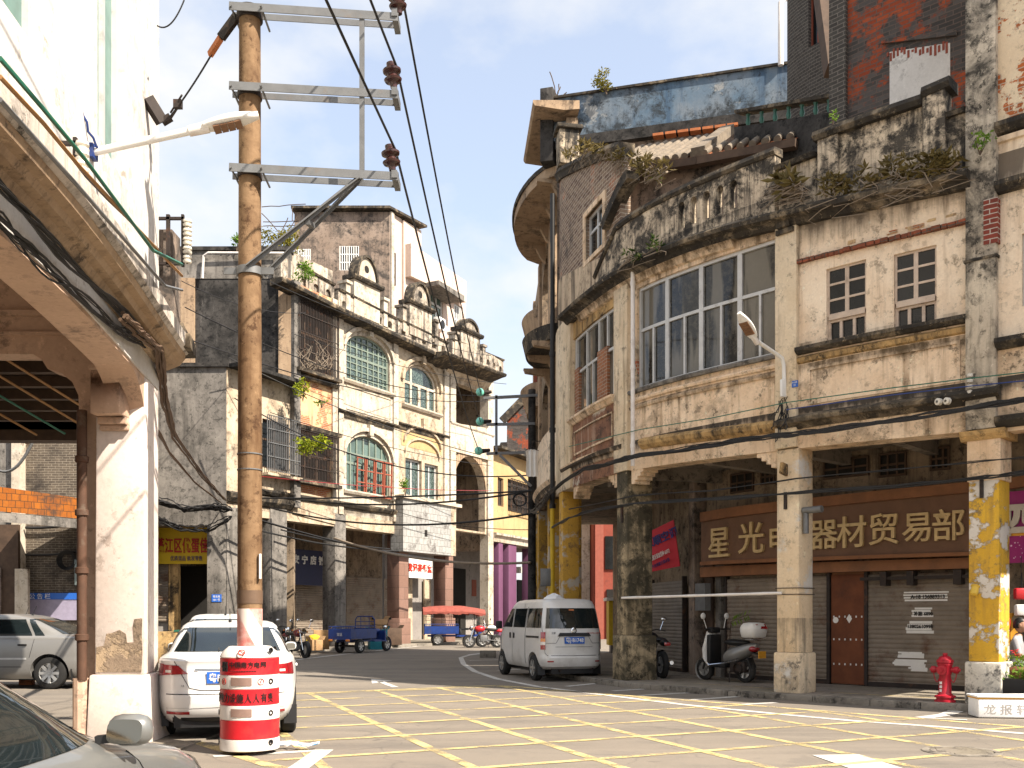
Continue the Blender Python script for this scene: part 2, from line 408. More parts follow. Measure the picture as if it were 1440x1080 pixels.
# ---------------------------------------------------------------- materials
class NM:
    def __init__(s, name, rough=.8, spec=.3, metal=0.0):
        s.m = bpy.data.materials.new(name); s.m.use_nodes = True; s.t = s.m.node_tree
        s.b = s.t.nodes['Principled BSDF']; s.b.inputs['Roughness'].default_value = rough
        s.b.inputs['Specular IOR Level'].default_value = spec; s.b.inputs['Metallic'].default_value = metal
        s.tc = s.t.nodes.new('ShaderNodeTexCoord')
    def n(s, t, **kw):
        o = s.t.nodes.new(t)
        for k, v in kw.items(): setattr(o, k, v)
        return o
    def l(s, a, b): s.t.links.new(a, b)
    def vec(s, sc3=(1, 1, 1), kind='Object', loc=(0, 0, 0)):
        m = s.n('ShaderNodeMapping'); m.inputs['Scale'].default_value = sc3; m.inputs['Location'].default_value = loc
        s.l(s.tc.outputs[kind], m.inputs[0]); return m.outputs[0]
    def noise(s, scale, detail=5, rough=.6, vec=None, dist=0):
        o = s.n('ShaderNodeTexNoise'); o.inputs['Scale'].default_value = scale; o.inputs['Detail'].default_value = detail; o.inputs['Roughness'].default_value = rough
        o.inputs['Distortion'].default_value = dist
        s.l(vec if vec is not None else s.tc.outputs['Object'], o.inputs['Vector']); return o.outputs[0]
    def ramp(s, fac, stops, interp='LINEAR'):
        o = s.n('ShaderNodeValToRGB'); cr = o.color_ramp; cr.interpolation = interp
        while len(cr.elements) < len(stops): cr.elements.new(.5)
        for e, (p, c) in zip(cr.elements, stops):
            e.position = p; e.color = (c, c, c, 1) if isinstance(c, (int, float)) else (*c, 1)
        s.l(fac, o.inputs[0]); return o.outputs[0]
    def mix(s, fac, a, b, mode='MIX'):
        o = s.n('ShaderNodeMix', data_type='RGBA', blend_type=mode)
        for x, i in ((fac, 0), (a, 6), (b, 7)):
            if isinstance(x, (int, float)): o.inputs[i].default_value = x if i == 0 else (x, x, x, 1)
            elif isinstance(x, tuple): o.inputs[i].default_value = (*x, 1)
            else: s.l(x, o.inputs[i])
        return o.outputs[2]
    def math(s, op, a, b=0.0, c=None):
        o = s.n('ShaderNodeMath', operation=op)
        for i, x in enumerate((a, b) if c is None else (a, b, c)):
            if isinstance(x, (int, float)): o.inputs[i].default_value = x
            else: s.l(x, o.inputs[i])
        return o.outputs[0]
    def bump(s, h, st=.3, dist=.02):
        o = s.n('ShaderNodeBump'); o.inputs['Strength'].default_value = st; o.inputs['Distance'].default_value = dist
        s.l(h, o.inputs['Height']); s.l(o.outputs[0], s.b.inputs['Normal'])
    def col(s, c):
        if isinstance(c, tuple): s.b.inputs['Base Color'].default_value = (*c, 1)
        else: s.l(c, s.b.inputs['Base Color'])
    def brick(s, c1, c2, mortar, bw=.24, bh=.075, ms=.009):
        o = s.n('ShaderNodeTexBrick'); o.inputs['Scale'].default_value = 1; o.inputs['Brick Width'].default_value = bw; o.inputs['Row Height'].default_value = bh
        o.inputs['Mortar Size'].default_value = ms; o.inputs['Mortar Smooth'].default_value = .3; o.inputs['Bias'].default_value = 0
        for n_, c in (('Color1', c1), ('Color2', c2), ('Mortar', mortar)): o.inputs[n_].default_value = (*c, 1)
        d = s.n('ShaderNodeVectorMath', operation='MULTIPLY_ADD')          # slightly crooked courses
        nn = s.n('ShaderNodeTexNoise'); nn.inputs['Scale'].default_value = 3; s.l(s.tc.outputs['UV'], nn.inputs['Vector'])
        s.l(nn.outputs['Color'], d.inputs[0]); d.inputs[1].default_value = (.03, .03, 0); s.l(s.tc.outputs['UV'], d.inputs[2])
        s.l(d.outputs[0], o.inputs['Vector']); return o.outputs['Color'], o.outputs['Fac']
def plaster(name, base, base2=None, stain=(.06, .055, .05), st=(.5, .72), streak=None, sk=(.5, .75), peel=None, pl=(.62, .66), zones=(), rough=.88, sc_=1.0, bump=.35, seed=0, brickpeel=True):
    """weathered lime plaster: tone drift, grime blotches, runs below the ledges listed in zones, flaked patches"""
    m = NM(name, rough, .2); sd = (seed * 3.1, seed * 1.7, seed * .9); V = m.vec((sc_, sc_, sc_), loc=sd)
    base2 = base2 or tuple(c * .78 for c in base)
    c = m.mix(m.ramp(m.noise(.9, 6, .62, V), [(.35, 0), (.68, 1)]), base, base2)
    c = m.mix(m.ramp(m.noise(26, 4, .7, V), [(.3, .0), (.75, .32)]), c, tuple(x * .6 for x in base2))
    sv = m.vec((5 * sc_, 5 * sc_, .42 * sc_), loc=sd); sn = m.noise(1.0, 7, .66, sv)
    blot = m.noise(1.35, 10, .72, V, .4)
    if streak:
        c = m.mix(m.math('MULTIPLY', m.ramp(sn, [(sk[0], 0), (sk[1], 1)]), m.ramp(m.noise(.55, 3, .5, V), [(.35, .15), (.6, 1)])), c, streak)
    hgt = blot
    if stain:
        c = m.mix(m.ramp(blot, [(st[0], 0), (st[1], .92)]), c, stain)
        sp = m.math('MULTIPLY', m.ramp(m.noise(5.5, 9, .78, V), [(.535, 0), (.58, 1)]), m.ramp(blot, [(st[0] - .14, 0), (st[0] + .08, .85)]))
        c = m.mix(sp, c, tuple(x * .8 for x in stain))
        sp = m.math('MULTIPLY', m.ramp(m.noise(8, 9, .8, m.vec((sc_, sc_, sc_ * .7), loc=(4, 9, 2))), [(.60, 0), (.64, 1)]), .55)
        c = m.mix(sp, c, tuple(min(.9, x * 1.25) for x in base))
    if zones:
        sep = m.n('ShaderNodeSeparateXYZ'); m.l(m.tc.outputs['Object'], sep.inputs[0])
        for zt, ln, k, colz in zones:      # grime that runs down from a ledge at height zt
            f = m.n('ShaderNodeMapRange'); f.inputs[1].default_value = zt - ln; f.inputs[2].default_value = zt; f.inputs[3].default_value = 0; f.inputs[4].default_value = k
            m.l(sep.outputs[2], f.inputs[0])
            g = m.math('LESS_THAN', sep.outputs[2], zt + .05); h = m.math('MULTIPLY', f.outputs[0], g)
            q = m.math('ADD', m.math('MULTIPLY', sn, .75), m.math('MULTIPLY', blot, .45))
            h = m.math('ADD', h, m.math('SUBTRACT', q, 1.0)); h = m.ramp(h, [(.02, 0), (.3, 1)])
            c = m.mix(m.math('MULTIPLY', h, .93), c, colz)
    bh = m.math('MULTIPLY', m.noise(9, 8, .7, V), .5)
    if peel:
        pm = m.ramp(m.noise(.8, 11, .68, m.vec((sc_, sc_, sc_ * 1.2), loc=(sd[0] + 5, sd[1], 3))), [(pl[0], 0), (pl[1], 1)])
        if brickpeel: pc, pf = m.brick(peel, tuple(x * .72 for x in peel), (.42, .36, .28))
        else: pc = m.mix(m.noise(5, 6), peel, tuple(x * .7 for x in peel))
        c = m.mix(pm, c, pc); bh = m.math('SUBTRACT', bh, m.math('MULTIPLY', pm, .7))
    m.col(c); m.bump(bh, bump, .03); return m.m
def brickmat(name, c1, c2, mortar, alt=None, al=(.45, .55), wash=None, wl=(.6, .68), bw=.24, bh=.075, bump=.6, dark=.5, seed=0):
    m = NM(name, .9, .15); V = m.vec(loc=(seed, seed * .7, 0))
    bc, bf = m.brick(c1, c2, mortar, bw, bh)
    if alt:
        b2, _ = m.brick(alt[0], alt[1], mortar, bw, bh)
        bc = m.mix(m.ramp(m.noise(1.1, 7, .7, V), [(al[0], 0), (al[1], 1)]), bc, b2)
    bc = m.mix(m.ramp(m.noise(12, 6, .75, V), [(.35, 0), (.8, dark)]), bc, (.035, .033, .032))
    if wash: bc = m.mix(m.ramp(m.noise(.9, 10, .72, V), [(wl[0], 0), (wl[1], .9)]), bc, wash)
    m.col(bc); m.bump(m.math('ADD', m.math('MULTIPLY', bf, -.8), m.math('MULTIPLY', m.noise(30, 4, .7), .5)), bump, .02); return m.m
def solid(name, c, rough=.6, metal=0.0, spec=.4, var=.25, scale=6.0, dirt=None, dl=(.55, .75), bump=0, coat=0.0):
    m = NM(name, rough, spec, metal)
    k = m.mix(m.ramp(m.noise(scale, 6, .65), [(.3, 0), (.72, 1)]), c, tuple(x * (1 - var) for x in c))
    if dirt: k = m.mix(m.ramp(m.noise(scale * .6, 9, .72), [(dl[0], 0), (dl[1], .85)]), k, dirt)
    m.col(k)
    if bump: m.bump(m.noise(scale * 5, 6, .7), bump, .01)
    if coat: m.b.inputs['Coat Weight'].default_value = coat; m.b.inputs['Coat Roughness'].default_value = .04
    return m.m
def glass(name, c=(.02, .025, .025), rough=.04, spec=.7, spots=None, bands=None):
    m = NM(name, rough, spec)
    k = m.mix(m.ramp(m.noise(1.6, 4, .6), [(.35, 0), (.7, 1)]), c, tuple(x * .5 for x in c))
    if spots: k = m.mix(m.ramp(m.noise(spots[1], 5, .8), [(.48, 0), (.6, spots[2])]), k, spots[0])
    if bands: k = m.mix(m.ramp(m.noise(1, 3, .5, m.vec((2.6, 2.6, .35), loc=(3, 1, 0))), [(.46, 0), (.54, bands[1])]), k, bands[0])  # pale vertical bands painted in to read as curtains and reflections
    m.col(k); m.bump(m.noise(1.1, 2, .5), .05, .05); return m.m
def leafmat(name, a, b):
    m = NM(name, .6, .25)
    g = m.n('ShaderNodeNewGeometry'); c = m.ramp(g.outputs['Random Per Island'], [(0, a), (1, b)]); m.col(c)
    m.b.inputs['Subsurface Weight'].default_value = 0
    tr = m.n('ShaderNodeBsdfTranslucent'); m.l(c, tr.inputs[0]); mxs = m.n('ShaderNodeMixShader'); mxs.inputs[0].default_value = .35
    m.l(m.b.outputs[0], mxs.inputs[1]); m.l(tr.outputs[0], mxs.inputs[2]); m.l(mxs.outputs[0], m.t.nodes['Material Output'].inputs[0]); return m.m
BLK = (.028, .026, .024); MOS = (.035, .034, .026)
M = {}
M['cream'] = plaster('cream_plaster', (.90, .72, .53), (.70, .50, .32), (.13, .10, .07), (.50, .72), (.24, .15, .08), (.50, .70), (.36, .10, .045), (.70, .72), zones=((4.98, .55, .75, BLK), (5.72, .5, .62, (.10, .07, .04)), (8.35, .9, .62, (.10, .07, .04))))
M['cream_light'] = plaster('pale_cream_plaster', (.92, .79, .62), (.78, .61, .44), (.20, .15, .10), (.54, .78), (.28, .18, .10), (.52, .74), (.40, .12, .05), (.64, .66), seed=2, zones=((8.35, 1.25, .85, (.13, .105, .08)), (6.1, .35, .5, (.12, .09, .06))))
M['pilaster'] = plaster('pilaster_plaster', (.80, .68, .51), (.64, .50, .33), (.10, .085, .07), (.56, .74), (.16, .12, .08), (.5, .72), (.30, .24, .18), (.66, .7), brickpeel=False, seed=4)
M['pilaster_grime'] = plaster('grimy_pilaster_plaster', (.68, .60, .48), (.50, .43, .34), BLK, (.45, .62), BLK, (.5, .7), seed=6)
M['parapet'] = plaster('mouldy_parapet', (.76, .63, .46), (.52, .42, .31), BLK, (.44, .56), BLK, (.44, .60), zones=((9.75, .5, .75, BLK), (8.8, .5, .6, BLK)), bump=.8, seed=3, sc_=1.7)
M['ledge'] = plaster('mouldy_ledge', (.42, .33, .22), (.25, .20, .14), BLK, (.36, .52), BLK, (.40, .6), bump=.7, seed=8)
M['ledge_yellow'] = plaster('ochre_moulding', (.60, .40, .18), (.44, .28, .12), BLK, (.5, .66), BLK, (.45, .66), bump=.5, seed=9)
M['brown_panel'] = plaster('peeling_brown_panel', (.34, .18, .11), (.22, .11, .07), (.06, .04, .035), (.5, .7), (.55, .46, .36), (.52, .66), (.62, .55, .45), (.60, .64), brickpeel=False, seed=5)
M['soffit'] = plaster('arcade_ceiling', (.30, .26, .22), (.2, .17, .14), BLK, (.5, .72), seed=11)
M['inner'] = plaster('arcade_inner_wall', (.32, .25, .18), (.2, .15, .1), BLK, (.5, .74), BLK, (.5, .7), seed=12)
M['col_dark'] = plaster('mould_covered_column', (.55, .44, .28), (.38, .30, .19), (.05, .045, .032), (.40, .53), (.06, .055, .04), (.42, .58), bump=.9, seed=13)
M['col_cream'] = plaster('cream_column', (.80, .67, .49), (.66, .50, .32), (.11, .1, .09), (.58, .76), (.2, .17, .14), (.55, .75), (.74, .71, .66), (.54, .6), brickpeel=False, seed=14, zones=((1.35, 1.5, .55, (.05, .05, .05)),))
M['col_yellow'] = plaster('flaking_yellow_column', (.76, .46, .05), (.62, .36, .04), (.13, .11, .09), (.58, .72), (.42, .25, .05), (.48, .66), (.76, .70, .62), (.50, .53), brickpeel=False, seed=21, sc_=1.5, bump=.8)
M['col_white'] = plaster('flaked_white_base', (.72, .68, .60), (.6, .55, .46), (.06, .06, .06), (.52, .62), None, (.5, .7), (.62, .42, .08), (.64, .66), brickpeel=False, seed=16, sc_=1.6)
M['ochre_col'] = plaster('flaking_ochre_column', (.58, .34, .06), (.46, .27, .05), (.16, .1, .06), (.52, .66), None, (.5, .7), (.52, .46, .38), (.53, .57), brickpeel=False, seed=17, sc_=1.6)
M['brick_old'] = brickmat('weathered_brick', (.34, .25, .18), (.16, .10, .075), (.62, .54, .44), ((.42, .16, .08), (.40, .33, .26)), (.55, .62), (.07, .06, .055), (.56, .66), .25, .085, 1.0)
M['brick_red'] = brickmat('red_and_black_brick', (.36, .08, .032), (.25, .05, .022), (.13, .10, .085), ((.05, .047, .045), (.10, .09, .085)), (.48, .53), None, (.6, .7), .25, .078, dark=.35, seed=2)
M['brick_grey'] = brickmat('grey_brick', (.085, .08, .072), (.055, .05, .046), (.19, .17, .15), None, (.4, .5), (.28, .26, .24), (.66, .74), .24, .075)
M['brick_left'] = brickmat('sooty_brick', (.15, .12, .09), (.10, .08, .062), (.32, .28, .22), None, (.4, .5), (.035, .03, .028), (.48, .66), .24, .08, seed=4)
M['whitewash'] = plaster('whitewash', (.68, .66, .63), (.55, .53, .5), (.16, .15, .14), (.55, .75), None, (.5, .7), (.30, .07, .035), (.66, .68), seed=18)
M['blue_wall'] = plaster('faded_blue_wash', (.10, .165, .24), (.22, .25, .28), (.035, .04, .045), (.49, .60), (.05, .09, .15), (.46, .62), (.34, .35, .35), (.62, .66), brickpeel=False, seed=19)
M['tile'] = solid('sun_bleached_roof_tile', (.24, .195, .145), .85, var=.5, scale=6, dirt=(.08, .07, .06), dl=(.48, .66), bump=.3)
M['tile_red'] = solid('orange_tile', (.52, .17, .06), .8, var=.4, scale=4, dirt=(.1, .06, .04))
M['alu'] = solid('aluminium_frame', (.56, .56, .55), .5, .2, var=.15, dirt=(.22, .2, .18))
M['paint_frame'] = solid('pale_wood_frame', (.60, .48, .38), .7, var=.25, dirt=(.2, .13, .08))
M['green_frame'] = solid('grey_green_frame', (.19, .24, .20), .7, var=.25, dirt=(.18, .17, .14))
M['red_frame'] = solid('red_brown_frame', (.30, .08, .045), .7, var=.3)
M['glass'] = glass('window_glass', (.022, .020, .016), .05, .5, spots=((.09, .08, .06), 9, .5), bands=((.17, .155, .125), .75))
M['glass_dark'] = glass('dark_window_glass', (.010, .012, .013), .06, .35)
M['glass_green'] = glass('green_tinted_glass', (.03, .055, .05), spots=((.22, .28, .26), 14, .6))
M['glass_pale'] = glass('pale_green_glass', (.11, .17, .15), .12)
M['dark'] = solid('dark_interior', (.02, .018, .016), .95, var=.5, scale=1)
M['darkwood'] = solid('old_dark_wood', (.09, .055, .035), .8, var=.5, scale=4)
M['iron'] = solid('rusty_iron', (.04, .03, .026), .7, .2, var=.4, scale=8, dirt=(.16, .07, .035))
M['steel'] = solid('galvanised_steel', (.19, .195, .20), .5, .4, var=.3, scale=5, dirt=(.2, .15, .11), dl=(.58, .8))
M['black'] = solid('black_plastic', (.014, .014, .015), .5, var=.3)
M['rubber'] = solid('tyre_rubber', (.018, .018, .018), .85, var=.3, dirt=(.07, .06, .05))
M['alloy'] = solid('silver_wheel', (.52, .52, .51), .35, .7, var=.2)
M['chrome'] = solid('chrome', (.75, .75, .75), .12, 1, var=.05)
M['white_paint'] = solid('white_car_paint', (.72, .72, .71), .3, 0, .5, var=.03, scale=2, coat=.6)
M['silver_paint'] = solid('silver_car_paint', (.25, .245, .235), .38, .35, .5, var=.06, scale=2, coat=.4)
M['van_paint'] = solid('dusty_silver_paint', (.66, .655, .64), .4, .15, .5, var=.1, scale=2, coat=.3, dirt=(.34, .31, .27), dl=(.5, .8))
M['grey_paint'] = solid('pale_grey_car_paint', (.20, .205, .20), .35, .4, .5, var=.05, scale=2, coat=.5)
M['glass_frost'] = glass('frosted_green_glass', (.20, .33, .30), .45, .2)
M['car_glass'] = glass('tinted_car_glass', (.012, .018, .02), .03, .8)
M['tail_red'] = solid('red_tail_light', (.36, .012, .018), .15, 0, .7, var=.35, scale=22, coat=.8)
M['tail_white'] = solid('clear_lamp', (.72, .66, .62), .15, 0, .6, var=.2, scale=30, coat=.8)
M['amber'] = solid('amber_lamp', (.75, .24, .03), .2, 0, .6, var=.2, coat=.6)
M['plate_blue'] = solid('blue_plate', (.02, .12, .50), .4, var=.12)
M['plate_yellow'] = solid('yellow_plate', (.72, .34, .03), .45, var=.15)
M['white'] = solid('white_enamel', (.78, .77, .74), .5, var=.1, dirt=(.4, .37, .33), dl=(.62, .85))
M['red_plastic'] = solid('red_plastic', (.58, .012, .022), .38, 0, .45, var=.25, scale=5, dirt=(.26, .05, .04), dl=(.5, .75))
M['white_plastic'] = solid('white_plastic', (.78, .74, .70), .42, 0, .45, var=.12, scale=5, dirt=(.40, .31, .25), dl=(.52, .8))
M['hydrant_red'] = solid('hydrant_red', (.46, .012, .03), .42, 0, .5, var=.25, scale=14, dirt=(.16, .01, .016))
M['blue_metal'] = solid('blue_painted_metal', (.012, .045, .22), .45, .1, .5, var=.3, dirt=(.05, .05, .08))
M['shutter'] = solid('rusted_roller_shutter', (.26, .215, .17), .7, .15, var=.35, scale=2.2, dirt=(.10, .04, .018), dl=(.52, .66))
M['shutter_grey'] = solid('grey_roller_shutter', (.28, .25, .22), .7, .1, var=.35, scale=2)
M['signboard'] = solid('brown_sign_board', (.17, .088, .05), .7, var=.3, scale=2.5, dirt=(.06, .035, .02))
M['wood'] = solid('orange_brown_wood', (.26, .11, .045), .7, var=.4, scale=3, dirt=(.09, .05, .03))
M['rustdoor'] = solid('rusty_sheet_door', (.19, .062, .026), .8, .1, var=.4, scale=3, dirt=(.07, .03, .018))
M['gold'] = solid('faded_gold_letters', (.62, .45, .22), .6, .1, var=.3, scale=7, dirt=(.25, .16, .08))
M['pole'] = plaster('stained_concrete_pole', (.27, .175, .10), (.18, .108, .056), (.07, .035, .018), (.50, .72), (.09, .045, .02), (.44, .64), bump=.35, seed=22, sc_=1.3)
M['concrete'] = plaster('grey_concrete', (.27, .25, .225), (.19, .175, .16), (.06, .057, .052), (.45, .70), (.07, .064, .058), (.44, .66), seed=23)
M['concrete_black'] = plaster('blackened_concrete', (.075, .07, .066), (.05, .046, .043), (.012, .012, .012), (.42, .62), (.16, .15, .14), (.58, .74), seed=24)
M['concrete_warm'] = plaster('stained_render', (.34, .27, .22), (.24, .18, .14), (.045, .042, .04), (.46, .64), (.07, .06, .055), (.48, .68), seed=25)
M['white_wall'] = plaster('white_render', (.66, .645, .625), (.56, .53, .5), (.36, .31, .26), (.56, .8), (.40, .34, .28), (.56, .8), seed=26, bump=.12, zones=((5.8, .9, .42, (.30, .25, .21)), (5.3, .5, .5, (.28, .23, .19))))
M['pink_plaster'] = plaster('pinkish_plaster', (.62, .44, .33), (.50, .345, .25), (.26, .19, .15), (.54, .78), None, (.5, .7), (.42, .38, .30), (.70, .715), brickpeel=False, seed=27, bump=.2, sc_=.8)
M['pillar_paint'] = plaster('painted_pillar', (.76, .68, .63), (.66, .57, .51), (.36, .28, .23), (.58, .82), None, (.5, .7), (.40, .33, .24), (.715, .722), brickpeel=False, seed=42, bump=.2, sc_=.9)
M['tan_plaster'] = plaster('brown_cornice', (.45, .33, .22), (.33, .23, .15), (.07, .055, .045), (.54, .7), (.13, .09, .06), (.5, .7), seed=28)
M['white_facade'] = plaster('bright_old_plaster', (.59, .54, .46), (.46, .39, .30), (.14, .11, .085), (.52, .72), (.28, .21, .14), (.52, .74), (.60, .36, .16), (.70, .72), seed=29, zones=((5.9, .9, .5, (.1, .09, .08)),))
M['cream_facade'] = plaster('cream_old_plaster', (.55, .47, .36), (.43, .34, .24), (.13, .10, .075), (.50, .70), (.26, .18, .11), (.50, .72), (.45, .2, .08), (.69, .72), seed=30)
M['yellow_facade'] = plaster('yellow_old_plaster', (.50, .36, .19), (.42, .29, .14), (.2, .15, .1), (.6, .8), (.3, .2, .11), (.56, .78), seed=31)
M['orange_brick'] = plaster('orange_brick_bay', (.70, .52, .30), (.6, .38, .2), (.16, .12, .09), (.56, .74), (.2, .14, .1), (.52, .74), (.44, .15, .06), (.50, .54), seed=32)
M['old_parapet'] = plaster('stained_old_parapet', (.56, .49, .40), (.40, .34, .27), (.05, .045, .04), (.46, .62), (.06, .05, .045), (.46, .64), seed=33)
M['pale_modern'] = plaster('pale_pink_render', (.62, .50, .43), (.55, .44, .37), (.3, .25, .22), (.62, .85), (.3, .25, .2), (.6, .8), seed=34, bump=.1)
M['white_tile'] = brickmat('old_white_tile', (.40, .40, .385), (.32, .32, .31), (.12, .11, .10), None, (.4, .5), (.09, .08, .075), (.53, .64), .3, .3, .2, dark=.4)
M['orange_tile'] = brickmat('orange_glazed_tile', (.34, .11, .015), (.27, .08, .012), (.05, .03, .015), None, (.4, .5), (.06, .04, .03), (.50, .62), .2, .2, .25, dark=.4)
M['pink_stone'] = brickmat('pink_stone_facing', (.27, .165, .13), (.22, .13, .10), (.10, .07, .06), None, (.4, .5), (.35, .2, .06), (.64, .75), .9, .55, .3, dark=.35)
M['purple'] = solid('purple_paint', (.13, .05, .105), .6, var=.15, scale=2)
M['asphalt'] = None
M['leaf'] = leafmat('green_leaves', (.07, .16, .015), (.22, .34, .04))
M['leaf_lime'] = leafmat('lime_leaves', (.13, .20, .01), (.40, .42, .03))
M['leaf_dry'] = leafmat('dry_leaves', (.10, .075, .025), (.22, .17, .06))
M['leaf_dark'] = leafmat('dark_leaves', (.025, .055, .012), (.10, .13, .03))
M['leaf_olive'] = leafmat('olive_leaves', (.11, .10, .012), (.27, .24, .03))
M['root'] = solid('bare_roots', (.30, .24, .18), .85, var=.4)
M['twig'] = solid('dead_twigs', (.12, .085, .06), .9, var=.4)
M['wire'] = solid('black_cable', (.012, .012, .013), .55, var=.3)
M['wire_brown'] = solid('brown_cable', (.13, .08, .05), .7, var=.3)
M['porcelain'] = solid('white_porcelain', (.68, .64, .56), .3, 0, .5, var=.2)
M['insulator'] = solid('brown_glazed_insulator', (.055, .02, .018), .22, 0, .6, var=.3)
M['insulator_green'] = solid('green_glass_insulator', (.22, .70, .55), .12, 0, .7, var=.3, scale=12)
M['red_banner'] = solid('red_banner', (.50, .016, .035), .6, var=.12)
M['yellow_banner'] = solid('yellow_banner', (.62, .42, .015), .6, var=.12)
M['red_ink'] = solid('red_lettering', (.42, .03, .015), .6, var=.2)
M['blue_ink'] = solid('navy_lettering', (.03, .02, .14), .6, var=.2)
M['magenta'] = solid('magenta_sign', (.30, .008, .14), .4, var=.2, scale=3)
M['cardboard'] = solid('cardboard', (.42, .26, .13), .85, var=.25)
M['yellow_bag'] = solid('yellow_sack', (.72, .5, .03), .6, var=.25)
M['teal'] = solid('teal_crate', (.02, .20, .26), .5, var=.2)
M['skin'] = solid('skin', (.42, .23, .15), .55, var=.12, scale=9)
M['hair'] = solid('black_hair', (.012, .011, .011), .5, var=.3, scale=40)
M['shirt'] = solid('grey_shirt', (.36, .36, .38), .85, var=.2, scale=9)
M['trousers'] = solid('dark_trousers', (.03, .03, .035), .85, var=.2)
M['terracotta'] = solid('terracotta_pot', (.36, .15, .08), .8, var=.3)
M['foam'] = solid('styrofoam', (.80, .80, .79), .75, var=.05, dirt=(.45, .4, .33), dl=(.64, .85))
M['tape'] = solid('orange_tape', (.72, .36, .03), .5, var=.2)
M['teal_wire'] = solid('green_cable', (.02, .14, .09), .5, var=.2)
M['copper_wire'] = solid('brown_insulated_cable', (.36, .19, .07), .6, var=.2)
M['seat'] = solid('black_vinyl', (.016, .016, .016), .45, var=.2)
M['bike_red'] = solid('dark_red_paint', (.16, .012, .02), .25, 0, .5, var=.15, coat=.5)
M['canvas'] = solid('red_brown_canvas', (.30, .075, .055), .85, var=.4, scale=7)
# ---------------------------------------------------------------- ground
def asphalt():
    m = NM('asphalt', .88, .25); V = m.tc.outputs['Object']
    c = m.mix(m.ramp(m.noise(.35, 7, .65), [(.3, 0), (.7, 1)]), (.265, .226, .18), (.21, .182, .148))
    c = m.mix(m.ramp(m.noise(150, 3, .8), [(.35, 0), (.7, .75)]), c, (.12, .112, .104))
    c = m.mix(m.ramp(m.noise(90, 2, .7, m.vec(loc=(3, 1, 0))), [(.6, 0), (.75, .6)]), c, (.46, .42, .37))
    c = m.mix(m.ramp(m.noise(1.1, 10, .74, m.vec((1, 1, 1), loc=(7, 2, 0))), [(.52, 0), (.7, .6)]), c, (.13, .12, .11))
    mm_ = m.n('ShaderNodeMapping'); mm_.inputs['Rotation'].default_value = (0, 0, .62); mm_.inputs['Scale'].default_value = (.09, 1.5, 1); m.l(V, mm_.inputs[0])
    c = m.mix(m.ramp(m.noise(1.0, 5, .6, mm_.outputs[0]), [(.46, 0), (.66, .42)]), c, (.105, .095, .085))     # tyre tracks
    c = m.mix(m.ramp(m.noise(.55, 4, .5, m.vec(loc=(21, 4, 0))), [(.60, 0), (.615, .3)]), c, (.12, .11, .10))      # tar repairs
    c = m.mix(m.ramp(m.noise(1.7, 3, .5, m.vec(loc=(2, 14, 0))), [(.69, 0), (.76, .6)]), c, (.05, .046, .042))     # oil
    v = m.n('ShaderNodeTexVoronoi', feature='DISTANCE_TO_EDGE'); v.inputs['Scale'].default_value = .35
    d = m.n('ShaderNodeVectorMath', operation='MULTIPLY_ADD'); nn = m.n('ShaderNodeTexNoise'); nn.inputs['Scale'].default_value = 1.3; nn.inputs['Detail'].default_value = 6
    m.l(V, nn.inputs['Vector']); m.l(nn.outputs['Color'], d.inputs[0]); d.inputs[1].default_value = (.9, .9, 0); m.l(V, d.inputs[2]); m.l(d.outputs[0], v.inputs['Vector'])
    c = m.mix(m.ramp(v.outputs['Distance'], [(.0, .4), (.005, 0)]), c, (.08, .075, .07))
    m.col(c); m.bump(m.noise(120, 3, .8), .35, .008); return m.m
M['asphalt'] = asphalt()
def roadpaint(name, c, wear):
    m = NM(name, .75, .25)
    k = m.mix(m.ramp(m.noise(3, 6, .7), [(.35, 0), (.7, 1)]), c, tuple(x * .78 for x in c))
    k = m.mix(m.ramp(m.noise(120, 3, .8), [(.45, 0), (.8, .6)]), k, tuple(x * .35 for x in c))
    m.col(k); m.b.inputs['Alpha'].default_value = 1
    n1 = m.noise(2.2, 9, .75); n2 = m.noise(60, 3, .8)
    a = m.ramp(m.math('ADD', m.math('MULTIPLY', n1, .6), m.math('MULTIPLY', n2, .4)), [(wear, .0), (wear + .08, 1)])
    m.l(a, m.b.inputs['Alpha']); return m.m
M['road_white'] = roadpaint('white_road_paint', (.62, .60, .56), .38)
M['road_yellow'] = roadpaint('yellow_road_paint', (.64, .51, .24), .44)
M['pavement'] = plaster('pavement_concrete', (.30, .265, .23), (.22, .195, .145), (.08, .072, .065), (.5, .74), seed=35, bump=.3)
M['kerb'] = plaster('kerb_stone', (.30, .27, .23), (.2, .18, .15), (.05, .045, .04), (.48, .68), seed=36, bump=.5)
g = MB(); g.face([(-900, -700, 0), (900, -700, 0), (900, 1100, 0), (-900, 1100, 0)])
tag(g.build('road', M['asphalt']), kind='structure')

FR = Fac([(11.4, 11.25), (9.4, 13.08), (7.2, 15.15), (4.94, 17.28), (2.52, 20.4), (1.34, 24.4), (1.2, 26.2)], 1)
FL = Fac([(-10.52, 36.64), (-1.15, 53.5), (1.4, 59.3), (4.2, 65.0)], -1, smooth=False)      # the row across the street
FN = Fac([(-3.3, -3.0), (-3.42, 4.0), (-3.52, 6.6), (-3.72, 8.6), (-4.12, 11.2), (-4.16, 11.45)], -1)   # the near building on the left

